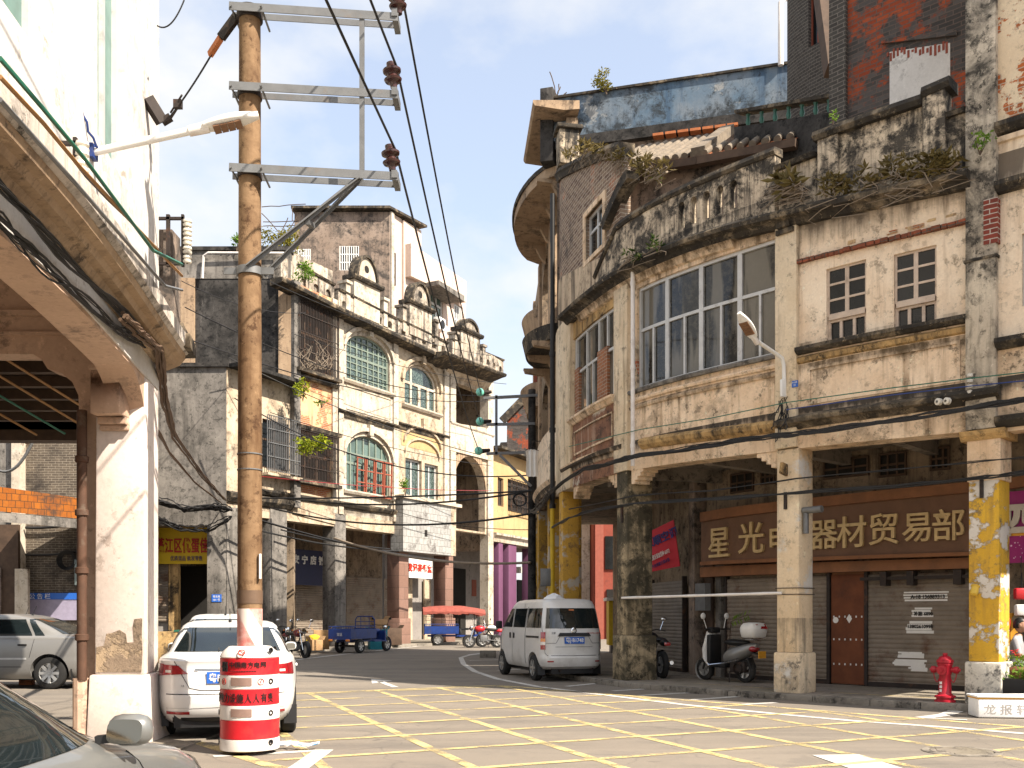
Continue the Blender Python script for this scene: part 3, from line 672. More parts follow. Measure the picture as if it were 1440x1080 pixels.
m = MB(); FR.box(m, 0, FR.len, -.05, .10, -3.2, .30)
sw = m.build('pavement', M['pavement'], None, merge=True); tag(sw, kind='structure')
m = MB(); u = 0.0
while u < FR.len - .2:
    L = random.uniform(.75, 1.0); h = .112 + random.uniform(-.008, .006); FR.box(m, u + .006, min(u + L, FR.len), -.05, h, .30, .46 + random.uniform(-.008, .008)); u += L
tag(m.build('kerb', M['kerb'], None, bevel=.02), kind='structure')
m = MB(); FL.box(m, -3.4, FL.len + 2, -.05, .12, -6.0, 1.0)
tag(m.build('pavement', M['pavement']), kind='structure')
m = MB(); FL.box(m, -3.4, FL.len + 2, -.05, .125, 1.0, 1.15)
tag(m.build('kerb', M['kerb']), kind='structure')
m = MB()   # paved forecourt and floor under the near arcade on the left
m.bx(-9.5, -3.55, -1.0, 12.6, -.02, .02)
tag(m.build('pavement', M['pavement']), kind='structure')

def strip(mb, pts, wd, z=.005):
    pts = [Vector((p[0], p[1], 0)) for p in pts]; L = []
    for i, p in enumerate(pts):
        d = (pts[min(i + 1, len(pts) - 1)] - pts[max(i - 1, 0)]).normalized(); n = Vector((-d.y, d.x, 0)) * wd / 2
        L.append((p - n + Vector((0, 0, z)), p + n + Vector((0, 0, z))))
    for a, b in zip(L, L[1:]): mb.face([a[0], b[0], b[1], a[1]])
def clip(poly, p, d):
    t0, t1 = -1e9, 1e9; n = len(poly)
    for i in range(n):
        a = Vector(poly[i]); b = Vector(poly[(i + 1) % n]); e = b - a; nn = Vector((-e.y, e.x))   # inside on the left
        den = nn.dot(d); num = nn.dot(a - p)
        if abs(den) < 1e-9:
            if num > 0: return None
            continue
        t = num / den
        if den > 0: t0 = max(t0, t)
        else: t1 = min(t1, t)
    return (t0, t1) if t1 - t0 > .2 else None
box = [(-4.9, 17.9), (-4.2, 12.2), (-2.35, 9.6), (2.0, 5.5), (7.5, 5.5), (9.6, 9.6), (-.29, 20.5)]
yl = MB()
strip(yl, [box[6], box[5]], .145); strip(yl, [box[0], box[6]], .145); strip(yl, [box[0], box[1], box[2], box[3]], .145)
dA = Vector((.353, -.9356)); dB = Vector((.895, .446))
for k in range(-4, 12):
    p = Vector((-.36 + 1.41 * k, 9.44)); c = clip(box, p, dA)
    if c: strip(yl, [p + dA * (c[0] + .05), p + dA * (c[1] - .05)], .118, .0045)
for k in range(-7, 12):
    p = Vector((-2.44, 11.4)) + Vector((-.446, .895)) * 1.36 * k; c = clip(box, p, dB)
    if c: strip(yl, [p + dB * (c[0] + .05), p + dB * (c[1] - .05)], .118, .0065)
tag(yl.build('road_marking', M['road_yellow']), kind='structure')
wl = MB()
kl = [G(648, 925), G(652, 934), G(668, 944.5), G(700, 955), G(758, 966), G(850, 977.5), G(960, 991), G(1090, 1004), G(1200, 1014), G(1330, 1023), G(1440, 1032)]
strip(wl, kl, .16)
for a, b in (((660, 921.5), (690, 918)), ((660, 929), (706, 928)), ((700, 943), (742, 940.5)), ((760, 953), (800, 950)), ((797, 965.5), (852, 960)), ((862, 972), (918, 968.5)), ((899, 978.5), (979, 974)), ((972, 984.5), (1045, 979.5)), ((1045, 991), (1091, 988.5))):
    strip(wl, [G(*a), G(*b)], .15, .0062)
strip(wl, [G(648, 925), G(662, 920.5), G(690, 917)], .15, .0075)
strip(wl, [G(416, 928), G(480, 920.5), G(560, 912), G(620, 905.5), G(690, 899.5)], .16)
strip(wl, [G(1296, 1010), G(1330, 1005.5), G(1345, 1000)], .22, .007); strip(wl, [G(1296, 1010), G(1360, 1013)], .12, .0085)
strip(wl, [G(300, 1064), G(456, 1055.5)], .14); strip(wl, [G(456, 1055), G(404, 1092)], .2, .007)
strip(wl, [G(1175, 1062), G(1235, 1082)], .5, .006)
ar = MB()
strip(ar, [G(556, 966.5), G(534, 958.5)], .14, .005)
a = G(522, 955); ar.face([a + Vector((0, 0, .005)), G(552, 957.4) + Vector((0, 0, .005)), G(523, 961.5) + Vector((0, 0, .005))])
o = wl.build('road_marking', M['road_white']); tag(o, kind='structure')
tag(ar.build('road_marking', M['road_white']), kind='structure')
yl = MB(); pl = [FR.pt(u, .103, .06 if False else -.55) for u in FR.steps(FR.hit(975, 960, -.55)[0], FR.hit(1364, 960, -.55)[0], .3)]
strip(yl, pl, .06, .103); tag(yl.build('road_marking', M['road_yellow']), kind='structure')
t = thing('manhole_cover', 'round iron manhole cover set in the sunlit yellow grid at the lower right', 'manhole', G(1352, 1057))
mm = MB(); mm.lathe([(0, .012), (.30, .012), (.31, .008)], (0, 0, 0), n=28)
for k in range(-4, 5): mm.bx(-.26 + abs(k) * .02, .26 - abs(k) * .02, k * .06 - .012, k * .06 + .012, .012, .017)
mm.build('cover', M['pavement'], t, world=False)
mm = MB(); mm.lathe([(.32, .004), (.32, .010), (.39, .010), (.40, .004)], (0, 0, 0), n=28); mm.build('rim', M['kerb'], t, world=False)
# ---------------------------------------------------------------- the curved corner building on the right
uY0 = FR.hit(1404, 600)[0]; uYL = FR.hit(1361, 600)[0]; uC1 = FR.hit(1124, 600)[0]; uC0 = FR.hit(1094, 600)[0]
uD1 = FR.hit(887, 600)[0]; uD0 = FR.hit(868, 600)[0]; uP1 = FR.hit(806, 600)[0]; uP0 = FR.hit(786, 600)[0]
uE = FR.hit(784, 600)[0] + .25
base = FR.pt((uC0 + uD1) / 2, 0, -1.5)
cb = thing('corner_building', 'weathered cream arcade building with curved corner, strip windows and mouldy balustrade on its roof edge', 'building', base)
zB = lambda u: 4.27 + (4.55 - 4.27) * (u - uYL) / (uP0 - uYL)      # underside of the street beam
zE = lambda u: 8.2 + (8.75 - 8.2) * (u - uYL) / (uP0 - uYL)        # eaves
def H(px, py, off=0): return FR.hit(px, py, off)
# bay with two small windows
wA = []
for (xa, ta, ba), (xb, tb, bb) in (((1162, 377, 481), (1218, 366, 471)), ((1257, 357, 464), (1317, 345, 455))):
    u0 = H(xa, 400)[0]; u1 = H(xb, 400)[0]; z1 = (H(xa, ta)[1] + H(xb, tb)[1]) / 2; z0 = (H(xa, ba)[1] + H(xb, bb)[1]) / 2
    wA.append((u0, u1, z0, z1))
zs = (H(1125, 490)[1] + H(1358, 457)[1]) / 2
m = MB(); FR.wall(m, uYL, uC1, zs, (zE(uYL), zE(uC1)), -.22, 0, [w_ for w_ in wA])
m.build('wall', M['cream_light'], cb)
m = MB(); FR.wall(m, uYL, uC1, (zB(uYL), zB(uC1)), zs - .02, -.22, .03)
pa, pb = H(1140, 560, .03)[0], H(1346, 560, .03)[0]
m.build('wall', M['cream'], cb)
m = MB()   # raised border round the plain panel
zt, zb2 = zs - .30, zB(uC1) + .72
for a, b, c, d in ((pa, pb, zt - .05, zt), (pa, pb, zb2, zb2 + .05), (pa, pa + .05, zb2, zt), (pb - .05, pb, zb2, zt)): FR.box(m, a, b, c, d, .03, .055)
m.each('panel_border', M['cream'], cb)
m = MB(); FR.moulding(m, [(uYL, zs), (uC1, zs)], [(-.02, -.06), (.10, -.05), (.16, .0), (.16, .06), (.0, .09)]); m.build('sill_ledge', M['ledge'], cb)
m = MB(); FR.moulding(m, [(uYL, zs - .12), (uC1, zs - .12)], [(.02, -.1), (.07, -.07), (.09, .0), (.0, .06)]); m.each('moulding', M['ledge_yellow'], cb)
m = MB(); u = uYL; zl = lambda px, py: H(px, py, .04)[1]
za, zc = zl(1356, 312), zl(1127, 367)
while u < uC1 - .05:
    t_ = (u - uYL) / (uC1 - uYL); z = (za * (1 - t_) + zc * t_); L = random.uniform(.08, .16)
    FR.box(m, u, min(u + L, uC1), z - .035, z + .03, -.01, random.uniform(.05, .1)); u += L + .012
m.build('brick_drip_course', brickmat('flaked_drip_brick', (.36, .10, .05), (.2, .07, .04), (.12, .1, .08), None, dark=.7), cb)
m = MB()
for a, b, c, d in ((1190, 336, 1203, 345), (1247, 322, 1262, 331), (1270, 313, 1300, 327), (1303, 306, 1316, 313), (1330, 299, 1345, 306)):
    u0, z0 = H(a, d); u1, z1 = H(c, b)
    for j in range(3): FR.box(m, u0 + (u1 - u0) * random.uniform(0, .3), u1, z0 + (z1 - z0) * j / 3, z0 + (z1 - z0) * (j + .8) / 3, -.02, .012)
m.each('bare_brick', M['orange_brick'], cb)
for (u0, u1, z0, z1) in wA:
    zt = z0 + (z1 - z0) * .33
    f = window(cb, FR, u0, u1, zt + .03, z1, -.04, [(.5, .07, 0, 1)], [.335, .667], M['paint_frame'], M['glass_dark'], .036, .04)
    f = window(cb, FR, u0, u1, z0, zt - .03, -.06, [.333, .667], [], M['paint_frame'], M['glass_dark'], .05, .07)
    m = MB(); FR.box(m, u0 - .03, u1 + .03, zt - .04, zt + .04, -.14, -.02); m.build('transom', M['paint_frame'], cb)
# bay with the four wide windows
zs2 = [H(897, 552)[1], H(1092, 494)[1]]; zt2 = [H(897, 404)[1], H(1092, 336)[1]]
z0, z1 = sum(zs2) / 2, sum(zt2) / 2
uw1, uw0 = H(896, 480)[0], H(1092.5, 430)[0]
m = MB(); FR.wall(m, uC0, uD1, (zB(uC0), zB(uD1)), (zE(uC0), zE(uD1)), -.22, 0, [(uw0, uw1, z0, z1)])
m.build('wall', M['cream'], cb)
cols = []
for px in (1037.6, 983, 935): cols.append(((H(px, 450)[0] - uw0) / (uw1 - uw0), .10, 0, 1))
bays = [0] + [c[0] for c in cols] + [1]
for a, b in zip(bays, bays[1:]): cols.append((a + (b - a) * .47, .045, 0, .57))
window(cb, FR, uw0, uw1, z0, z1, -.05, cols, [(.58, .06, 0, 1)], M['alu'], M['glass'], .06, .08)
m = MB(); FR.moulding(m, [(uC0, z0 - .05), (uD1, z0 - .05)], [(-.1, -.02), (.07, -.02), (.09, .03), (.07, .06), (-.1, .07)]); m.build('window_sill', M['concrete'], cb)
m = MB()
for dz, o in ((-.20, .045), (-.34, .03)): FR.moulding(m, [(uC0, z0 + dz), (uD1, z0 + dz)], [(-.01, -.05), (o, -.04), (o + .015, .0), (o, .03), (-.01, .04)])
m.each('moulding', M['cream'], cb)
# bay nearest the far corner: brown panel, strip window with brick infill
uq1, uq0 = H(806, 560)[0], H(869, 560)[0]
zt3 = (H(806, 476)[1] + H(868, 430)[1]) / 2; zs3 = (H(808, 585)[1] + H(866, 562)[1]) / 2
m = MB(); FR.wall(m, uD0, uP1, (zB(uD0), zB(uP1)), zs3 - .02, -.22, .02); m.build('wall', M['brown_panel'], cb)
m = MB(); FR.wall(m, uD0, uP1, zs3, (zE(uD0), zE(uP1)), -.22, 0, [(uq0, uq1, zs3, zt3)]); m.build('wall', M['ledge_yellow'], cb)
L3 = uq1 - uq0; cc = []
for px in (851, 839, 822, 808): cc.append(((H(px, 520)[0] - uq0) / L3, .07, 0, 1))
bb = [0] + [c[0] for c in cc] + [1]
for i in (0, 2): cc.append(((bb[i] + bb[i + 1]) / 2, .04, 0, .55))
window(cb, FR, uq0, uq1, zs3 + .02, zt3, -.05, cc, [(.56, .06, 0, 1)], M['alu'], M['glass'], .06, .08)
m = MB(); 
for a, b in ((838, 852), (806, 812)):
    FR.box(m, H(b, 520)[0], H(a, 520)[0], zs3 + .02, zs3 + (zt3 - zs3) * .62, -.16, -.03)
m.each('brick_infill', brickmat('infill_brick', (.30, .15, .09), (.2, .1, .06), (.4, .33, .26), ((.42, .17, .08), (.36, .14, .07)), (.4, .6)), cb)
m = MB(); FR.moulding(m, [(uD0, zs3 - .04), (uP1 + .05, zs3 - .04)], [(-.05, -.12), (.06, -.1), (.12, -.03), (.16, .0), (.16, .05), (-.1, .07)]); m.build('window_sill', M['cream'], cb)
m = MB(); ua, ub = uD0 + .16, uP1 - .2; za, zc = zB(uD0) + .78, zs3 - .32
for a, b, c, d in ((ua, ub, zc - .04, zc), (ua, ub, za, za + .04), (ua, ua + .04, za, zc), (ub - .04, ub, za, zc)): FR.box(m, a, b, c, d, .02, .045)
m.each('panel_border', M['cream'], cb)
# pilasters of the upper floors and the columns they stand on
def pil(u0, u1, z0, z1, o1, mat, name='pilaster'):
    m = MB(); FR.box(m, u0, u1, z0, z1, -.3, o1); return m.build(name, mat, cb, bevel=.012)
pil(uC0 , uC1, zB(uC0) + .02, zE(uC0) - .02, .10, M['pilaster'])
m = MB(); FR.box(m, uC0 - .08, uC1 + .08, zE(uC0) - .16, zE(uC0) - .04, -.1, .20); FR.box(m, uC0 - .04, uC1 + .04, zE(uC0) - .26, zE(uC0) - .17, -.1, .15); m.each('capital', M['ledge'], cb, bevel=.01)
pil(uD0, uD1, zB(uD0), zE(uD0) - .1, .09, M['pilaster'])
pil(uP1 - .02, uP0 + .1, zB(uP0) - .05, zE(uP0) - .1, .08, M['pilaster'])
um = uYL - .0
pil(uY0, uYL, zB(uYL), 15.2, .12, M['pilaster_grime'])
m = MB(); a, z = H(1383, 345, .125); b, zz = H(1403, 276, .125); FR.box(m, a, b, z, zz, .0, .127); m.each('bare_brick', brickmat('bared_red_brick', (.28, .06, .04), (.2, .05, .035), (.5, .44, .38)), cb)
m = MB(); FR.box(m, uY0 - .02, uYL + .02, H(1380, 367)[1] - .02, H(1380, 367)[1] + .02, 0, .14); m.build('string_course', M['ledge'], cb)
def column(uc, wd, dep, o1, zt, mat, plz, plmat, plx=.05, name='column'):
    m = MB(); FR.box(m, uc - wd / 2, uc + wd / 2, plz, zt, o1 - dep, o1); c = m.build(name, mat, cb, bevel=.02)
    m = MB(); FR.box(m, uc - wd / 2 - plx, uc + wd / 2 + plx, .09, plz, o1 - dep - plx, o1 + plx); m.build('plinth', plmat, c, bevel=.035)
    return c
uyc = (H(1362, 800, .06)[0] + H(1405, 800, .06)[0]) / 2
cY = column(uyc, H(1362, 800, .06)[0] - H(1405, 800, .06)[0], .5, .06, zB(uYL), M['col_yellow'], .74, M['col_white'])
c1 = column((uC0 + uC1) / 2 - .02, .44, .46, .06, zB(uC0), M['col_cream'], .80, M['col_cream'], .045)
cD = column((uD0 + uD1) / 2 - .02, .44, .62, .06, zB(uD0), M['col_dark'], 1.03, M['col_dark'], .07)
cP = column((uP0 + uP1) / 2 + .06, .42, .42, .06, zB(uP0), M['ochre_col'], .3, M['ochre_col'], .03)
# the yellow paint ends high on the near column: cream top and capital
m = MB(); zc = H(1385, 676, .064)[1]; FR.box(m, uyc - .245, uyc + .245, zc, zB(uYL), -.45, .068); m.build('column_top', M['cream'], cb, bevel=.015)
m = MB(); FR.moulding(m, [(uyc - .33, zB(uYL) - .08), (uyc + .33, zB(uYL) - .08)], [(-.45, -.08), (.08, -.08), (.15, .0), (.17, .06), (-.45, .07)]); m.each('capital', M['ledge_yellow'], cb)
# street ledge over the arcade, beam face below it
m = MB(); FR.moulding(m, FR.ppath([(1403, 549), (1361, 556), (1250, 572), (1144, 587), (1090, 597)], .2), [(.0, -.12), (.06, -.12), (.14, -.05), (.22, -.03), (.24, .03), (.22, .06), (.0, .14)]); m.build('ledge', M['ledge'], cb)
m = MB(); FR.moulding(m, FR.ppath([(1092, 597), (1000, 609), (950, 615), (896, 623)], .15), [(.0, -.12), (.05, -.11), (.12, -.04), (.14, .03), (.10, .08), (.0, .12)]); m.build('ledge', M['ledge_yellow'], cb)
m = MB(); FR.moulding(m, FR.ppath([(870, 627), (840, 636), (812, 646), (786, 661)], .15), [(.0, -.18), (.04, -.15), (.05, -.08), (.11, -.05), (.14, .03), (.0, .08)]); m.build('ledge', M['cream'], cb)
m = MB()
for a, b in ((uYL, uC1), (uC0, uD1), (uD0, uP1)): FR.box(m, min(a, b), max(a, b), (zB(a), zB(b)), (zB(a) + .42, zB(b) + .42), -.42, .012)
m.each('street_beam', M['cream'], cb)
# brackets under the beam ends
m = MB()
for u, s in ((uC0 + .02, 1), (uD1 - .02, -1), (uD0 + .02, 1), (uP1 - .02, -1)):
    for k in range(4): FR.box(m, min(u, u + s * (.42 - .1 * k)), max(u, u + s * (.42 - .1 * k)), zB(u) - .07 * (k + 1), zB(u) - .07 * k, -.38, -.005)
m.each('bracket', M['cream'], cb)
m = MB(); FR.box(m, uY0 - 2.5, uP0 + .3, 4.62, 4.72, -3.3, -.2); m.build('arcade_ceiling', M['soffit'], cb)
m = MB()
for u in (uC0 + .1, (uC0 + uD1) / 2, uD0, (uD0 + uP1) / 2, (uYL + uC1) / 2): FR.box(m, u - .1, u + .1, 4.36, 4.62, -2.6, -.42)
m.each('ceiling_beam', M['soffit'], cb)
BW = -2.55
uBE = FR.hit(912, 800, BW)[0]
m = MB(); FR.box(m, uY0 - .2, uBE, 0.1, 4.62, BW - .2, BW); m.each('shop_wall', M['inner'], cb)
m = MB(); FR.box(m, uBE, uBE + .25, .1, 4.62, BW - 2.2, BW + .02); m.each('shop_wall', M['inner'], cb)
def shutter(px0, px1, pyb, pyt, off, mat, label=None):
    u0 = FR.hit(px1, 900, off)[0]; u1 = FR.hit(px0, 900, off)[0]; zt = FR.hit((px0 + px1) / 2, pyt, off)[1]; zb = .12
    m = MB(); n = int((zt - zb) / .085); us = FR.steps(u0, u1, .5); rows = []; uv = []
    for i in range(n * 4 + 1):
        z = zb + (zt - zb) * i / (n * 4); d = off + .014 * abs(math.sin(math.pi * i / 4))
        rows.append([FR.pt(u, z, d) for u in us]); uv.append([(u, z) for u in us])
    m.grid(rows, 0, False, uv); o = m.build('roller_shutter', mat, cb)
    if label: o['label'] = label
    g = MB()
    for u in (u0, u1): FR.box(g, u - .035, u + .035, .1, zt + .1, off - .06, off + .045)
    g.each('guide_rail', M['iron'], o)
    g = MB(); FR.box(g, u0, u1, zb - .02, zb + .07, off - .01, off + .03); g.build('bottom_bar', M['iron'], o)
    return o, u0, u1, zb, zt
sh, su0, su1, szb, szt = shutter(1219, 1368, 975, 806, BW + .08, M['shutter'], 'brown rusted roller shutter with white paint patches')
sh2, *_ = shutter(1022, 1166, 950, 812, BW + .08, M['shutter'], 'brown roller shutter behind the scooter')
sh3, *_ = shutter(917, 962, 928, 818, BW + .12, M['shutter_grey'], 'plain grey roller shutter')
m = MB()
for (x0, y0, x1, y1) in ((1272, 831, 1336, 846), (1283, 854, 1311, 868), (1275, 873, 1312, 891), (1264, 917, 1300, 925), (1255, 928, 1302, 936), (1278, 937, 1303, 944)):
    n = 4
    for k in range(n):
        a, za = FR.hit(x0 + random.uniform(-2, 4), y0 + (y1 - y0) * (k + .9) / n, BW + .1); b, zb = FR.hit(x1 + random.uniform(-4, 2), y0 + (y1 - y0) * (k + .08) / n, BW + .1)
        FR.box(m, min(a, b), max(a, b), min(za, zb), max(za, zb), BW + .085, BW + .1)
m.each('paint_patch', M['white'], sh)
m = MB()
for px, py, s, hh in ((1304, 839, 'A-18 136889513', .09), (1298, 863, '补胎 6890', .08), (1294, 881, '13802610998', .085)):
    u, z = FR.hit(px, py, BW + .11); text_add(m, s, hh, FR.pt(u, z, BW + .104), -FR.t(u), ext=.003, bold=.003)
m.build('lettering', M['black'], sh)
m = MB(); uu, z = FR.hit(1290, 812, BW + .3); FR.box(m, su0 - .05, su1 + .05, z - .03, z + .03, BW + .18, BW + .26); 
for u in (su0 + .2, su1 - .5, (su0 + su1) / 2): FR.box(m, u - .07, u + .07, z - .14, z + .12, BW + .08, BW + .3)
m.build('shutter_roller', M['iron'], sh)
# sheet door between the shutters
d0, d1 = FR.hit(1216, 900, BW + .09)[0], FR.hit(1169, 900, BW + .09)[0]; dz = FR.hit(1190, 808, BW + .09)[1]
m = MB(); FR.box(m, d0, d1, .12, dz, BW, BW + .09); do = m.build('door', M['rustdoor'], cb); do['label'] = 'rusty brown sheet metal door with rows of rivets'
m = MB()
for z in (.5, .98, 1.42):
    for k in range(6): u = d0 + (d1 - d0) * (k + .5) / 6; FR.box(m, u - .012, u + .012, z - .018, z + .018, BW + .09, BW + .1)
u, z = FR.hit(1175, 872, BW + .1); m.lathe([(0, .0), (.06, .0)], FR.pt(u, z, BW + .097), FR.n(u), 14)
u, z = FR.hit(1194, 870, BW + .1); n_ = FR.n(u); t_ = FR.t(u); p = FR.pt(u, z, BW + .096); m.face([p + t_ * .06, p + Vector((0, 0, .09)), p - t_ * .06, p - Vector((0, 0, .09))])
m.each('rivet', M['white'], do)
m = MB(); FR.box(m, d0, d1, dz, FR.hit(1190, 790, BW + .1)[1], BW, BW + .07); m.build('door_header', M['wood'], cb)
ic = FR.hit(975, 850, BW + .25)[0]
m = MB(); FR.box(m, ic - .16, ic + .16, .1, 4.62, BW, BW + .3); m.build('inner_column', M['concrete_warm'], cb, bevel=.01)
ic = FR.hit(1011, 860, BW + .1)[0]
m = MB(); FR.box(m, ic - .14, ic + .14, .1, FR.hit(1011, 812, BW)[1], BW, BW + .12); m.build('door_jamb', M['concrete'], cb)
m = MB(); a, b = FR.hit(988, 900, BW + .05)[0], FR.hit(1002, 900, BW + .05)[0]; FR.box(m, b, a, .1, 2.6, BW, BW + .05); m.build('door', M['darkwood'], cb)
m = MB(); a, b = FR.hit(983, 830, BW + .32)[0], FR.hit(997, 830, BW + .32)[0]; FR.box(m, min(a, b), max(a, b), 1.55, 2.15, BW + .28, BW + .42); m.build('meter_box', M['steel'], cb)
# mezzanine windows in the gloom above the sign
for x0, x1, y0, y1 in ((1158, 1222, 668, 628), (1236, 1275, 668, 628), (1308, 1336, 660, 624), (1028, 1060, 690, 655), (1070, 1090, 680, 640)):
    a, z0 = FR.hit(x1, y0, BW + .02); b, z1 = FR.hit(x0, y1, BW + .02); z1 = min(z1, 4.5)
    window(cb, FR, a, b, z0, z1, BW + .05, [.33, .67], [.5], M['darkwood'], M['dark'], .04, .06)
# fascia boards above and below the sign
sg0, sg1 = FR.hit(1366, 740, BW + .45)[0], FR.hit(986, 760, BW + .45)[0]
m = MB(); FR.pbox(m, (1368, 677, 692), (984, 721, 734), BW + .2, BW + .5); m.each('fascia_board', M['wood'], cb)
m = MB(); FR.pbox(m, (1368, 776, 781), (984, 790, 795), BW + .2, BW + .5); FR.pbox(m, (1368, 784, 799), (984, 798, 812), BW, BW + .3, BW + .3); m.each('fascia_board', M['wood'], cb)
# eaves
eav = FR.ppath([(1359, 252), (1300, 263), (1240, 275), (1180, 287), (1125, 297), (1095, 303), (1020, 318), (960, 338), (900, 367), (860, 392), (825, 420), (800, 441), (786, 454)], .3)
eav = [(u, zE(u) * .5 + z * .5) for u, z in eav]
m = MB(); FR.moulding(m, eav, [(-.1, -.14), (.12, -.14), (.2, -.06), (.34, -.03), (.36, .04), (.30, .10), (-.15, .12)]); m.build('eaves_ledge', M['ledge'], cb)
m = MB(); FR.moulding(m, [(u, z - .14) for u, z in eav if uC0 - .01 < u < uP1], [(.0, -.14), (.06, -.12), (.10, -.04), (.14, .0), (.0, .02)]); m.each('moulding', M['cream'], cb)
# parapet with oval holes
zP = 9.6
uh = []
for px in (958, 975, 993, 1012, 1031):
    uh.append(FR.hit(px, 280, .02)[0])
pu0, pu1 = uC0 + .05, FR.hit(868, 360)[0]
m = MB(); zlo = zE(pu0) + .08
for a, b, zt in ((pu0, pu1, zP),):
    FR.wall(m, a, b, (zE(a) + .08, zE(b) + .08), zt, -.16, .02, [(u - .085, u + .085, 8.9, 9.32, .1) for u in uh])
m.each('parapet', M['parapet'], cb)
m = MB(); ul = pu1 + 1.15
FR.wall(m, pu1, ul, (zE(pu1) + .08, zE(ul) + .08), (zP, zE(ul) + .35), -.16, .02); m.each('parapet', M['parapet'], cb)
m = MB(); FR.moulding(m, [(pu0 - .02, zP), (pu1, zP), (ul, zE(ul) + .35)], [(-.2, -.02), (.05, -.02), (.09, .03), (.06, .11), (-.2, .13)]); m.each('coping', M['ledge'], cb)
# parapet of the bay with two windows, with piers and a stepped top
q0 = FR.hit(1358, 200)[0]; q1 = FR.hit(1331, 200)[0]; q2 = FR.hit(1299, 200)[0]; q3 = FR.hit(1180, 230)[0]; q4 = FR.hit(1152, 230)[0]; q5 = FR.hit(1118, 230)[0]
zc = FR.hit(1240, 165, .05)[1]
m = MB(); FR.wall(m, q0, q2, (zE(q0) + .05, zE(q2) + .05), FR.hit(1345, 160)[1], -.2, -.02); FR.wall(m, q2, q4, (zE(q2) + .05, zE(q4) + .05), zc, -.2, .0); FR.wall(m, q4, uC0 - .0, (zE(q4) + .05, zE(uC0) + .05), FR.hit(1130, 225)[1], -.2, -.03)
m.each('parapet', M['parapet'], cb)
m = MB(); FR.box(m, q1, q2, zE(q1) + .05, zc + .12, -.25, .08); FR.box(m, q3, q4, zE(q3) + .05, zc, -.25, .07); m.each('parapet_pier', M['parapet'], cb, bevel=.015)
m = MB(); FR.moulding(m, [(q1 - .08, zc + .14), (q2, zc + .1), (q2 + .01, zc), (q4 + .06, zc)], [(-.3, -.02), (.10, -.02), (.15, .05), (.12, .13), (-.3, .15)]); FR.moulding(m, [(q4 + .06, FR.hit(1130, 225)[1]), (uC0 + .03, FR.hit(1130, 225)[1])], [(-.25, -.02), (.06, -.02), (.1, .05), (-.25, .1)]); FR.moulding(m, [(q0, FR.hit(1345, 160)[1]), (q1, FR.hit(1345, 160)[1])], [(-.25, -.02), (.04, -.02), (.07, .05), (-.25, .1)]); m.each('coping', M['ledge'], cb)
# brick attic over the far corner
zA0 = FR.hit(855, 226)[1]; zA1 = FR.hit(788, 234)[1]
ba, bb_ = FR.hit(872, 300)[0], uP0 + .12
wz0, wz1 = FR.hit(835, 356)[1], FR.hit(835, 292)[1]; wu1, wu0 = FR.hit(823, 320)[0], FR.hit(848, 320)[0]
m = MB(); FR.wall(m, ba, bb_, (zE(ba) + .1, zE(bb_) + .1), (zA0, zA1), -.25, -.02, [(wu0, wu1, wz0, wz1)]); m.build('attic_wall', M['brick_old'], cb)
window(cb, FR, wu0, wu1, wz0, wz1, -.1, [.5], [.62], M['alu'], M['glass_dark'], .06, .06)
m = MB()
for a, b, c, d in ((wu0 - .14, wu0, wz0 - .1, wz1 + .12), (wu1, wu1 + .14, wz0 - .1, wz1 + .12), (wu0, wu1, wz1, wz1 + .12), (wu0, wu1, wz0 - .1, wz0)): FR.box(m, a, b, c, d, -.06, .02)
m.each('window_surround', M['cream'], cb)
m = MB(); bz = FR.hit(800, 385)[1]; FR.wall(m, FR.hit(850, 370)[0], bb_, zE(bb_) - .1, (FR.hit(848, 362)[1], FR.hit(790, 382)[1]), -.1, .015); m.build('wall', plaster('run_stained_band', (.62, .50, .36), (.5, .38, .26), (.14, .1, .07), (.55, .7), BLK, (.46, .58), zones=((10.2, 1.1, .7, BLK),), seed=41), cb)
m = MB(); FR.moulding(m, [(ba - .1, zA0), (bb_ + .02, zA1)], [(-.3, -.16), (.04, -.16), (.08, -.05), (.12, .0), (.08, .1), (-.3, .12)]); m.each('coping', M['ledge'], cb)
rows = []
for k in range(9):      # sloping scroll that leads from the attic down to the parapet
    t_ = k / 8; rows.append(FR.hit(890 - 36 * t_ ** .8, 246 + 74 * t_))
m = MB()
for (ua, za), (ub, zb) in zip(rows, rows[1:]): m.bar(FR.pt(ua, za, .0), FR.pt(ub, zb, .0), .3, .2)
m.build('scroll', M['ledge'], cb)
# tiled roof behind the parapet
E0, E1, E2 = P(846, 238, 22.4), P(982, 217, 21.0), P(1120, 191, 19.9); RV = Vector((1.15, 2.4, 1.6))
m = MB(); dn = Vector((0, 0, -.06)); m.face([E0 + dn, E1 + dn, E1 + RV + dn, E0 + RV + dn]); m.face([E1 + dn, E2 + dn, E2 + RV * .3 + dn, E1 + RV * .3 + dn]); m.build('roof', M['tile_red'], cb)
for a, b, k, n in ((E0, E1, 1, 11), (E1, E2, .3, 8)):
    m = MB()
    for i in range(n):
        q = a.lerp(b, (i + .5) / n); m.tube([q + RV * (k * j / 9) + Vector((0, 0, .004 * (j % 2))) for j in range(10)], [.080 - .004 * (j % 2) for j in range(10)], 8)
    m.build('roof_tile_roll', M['tile'], cb, smooth=50)
m = MB(); m.bar(E1 + Vector((0, 0, .05)), E1 + RV + Vector((0, 0, .09)), .3, .2); m.build('roof_ridge', M['tile'], cb)
m = MB(); q = Vector((0, 0, -.16)); m.bar(E0 + q, E1 + q, .2, .16); m.bar(E1 + q, E2 + q, .2, .16); m.each('roof_beam', M['darkwood'], cb)
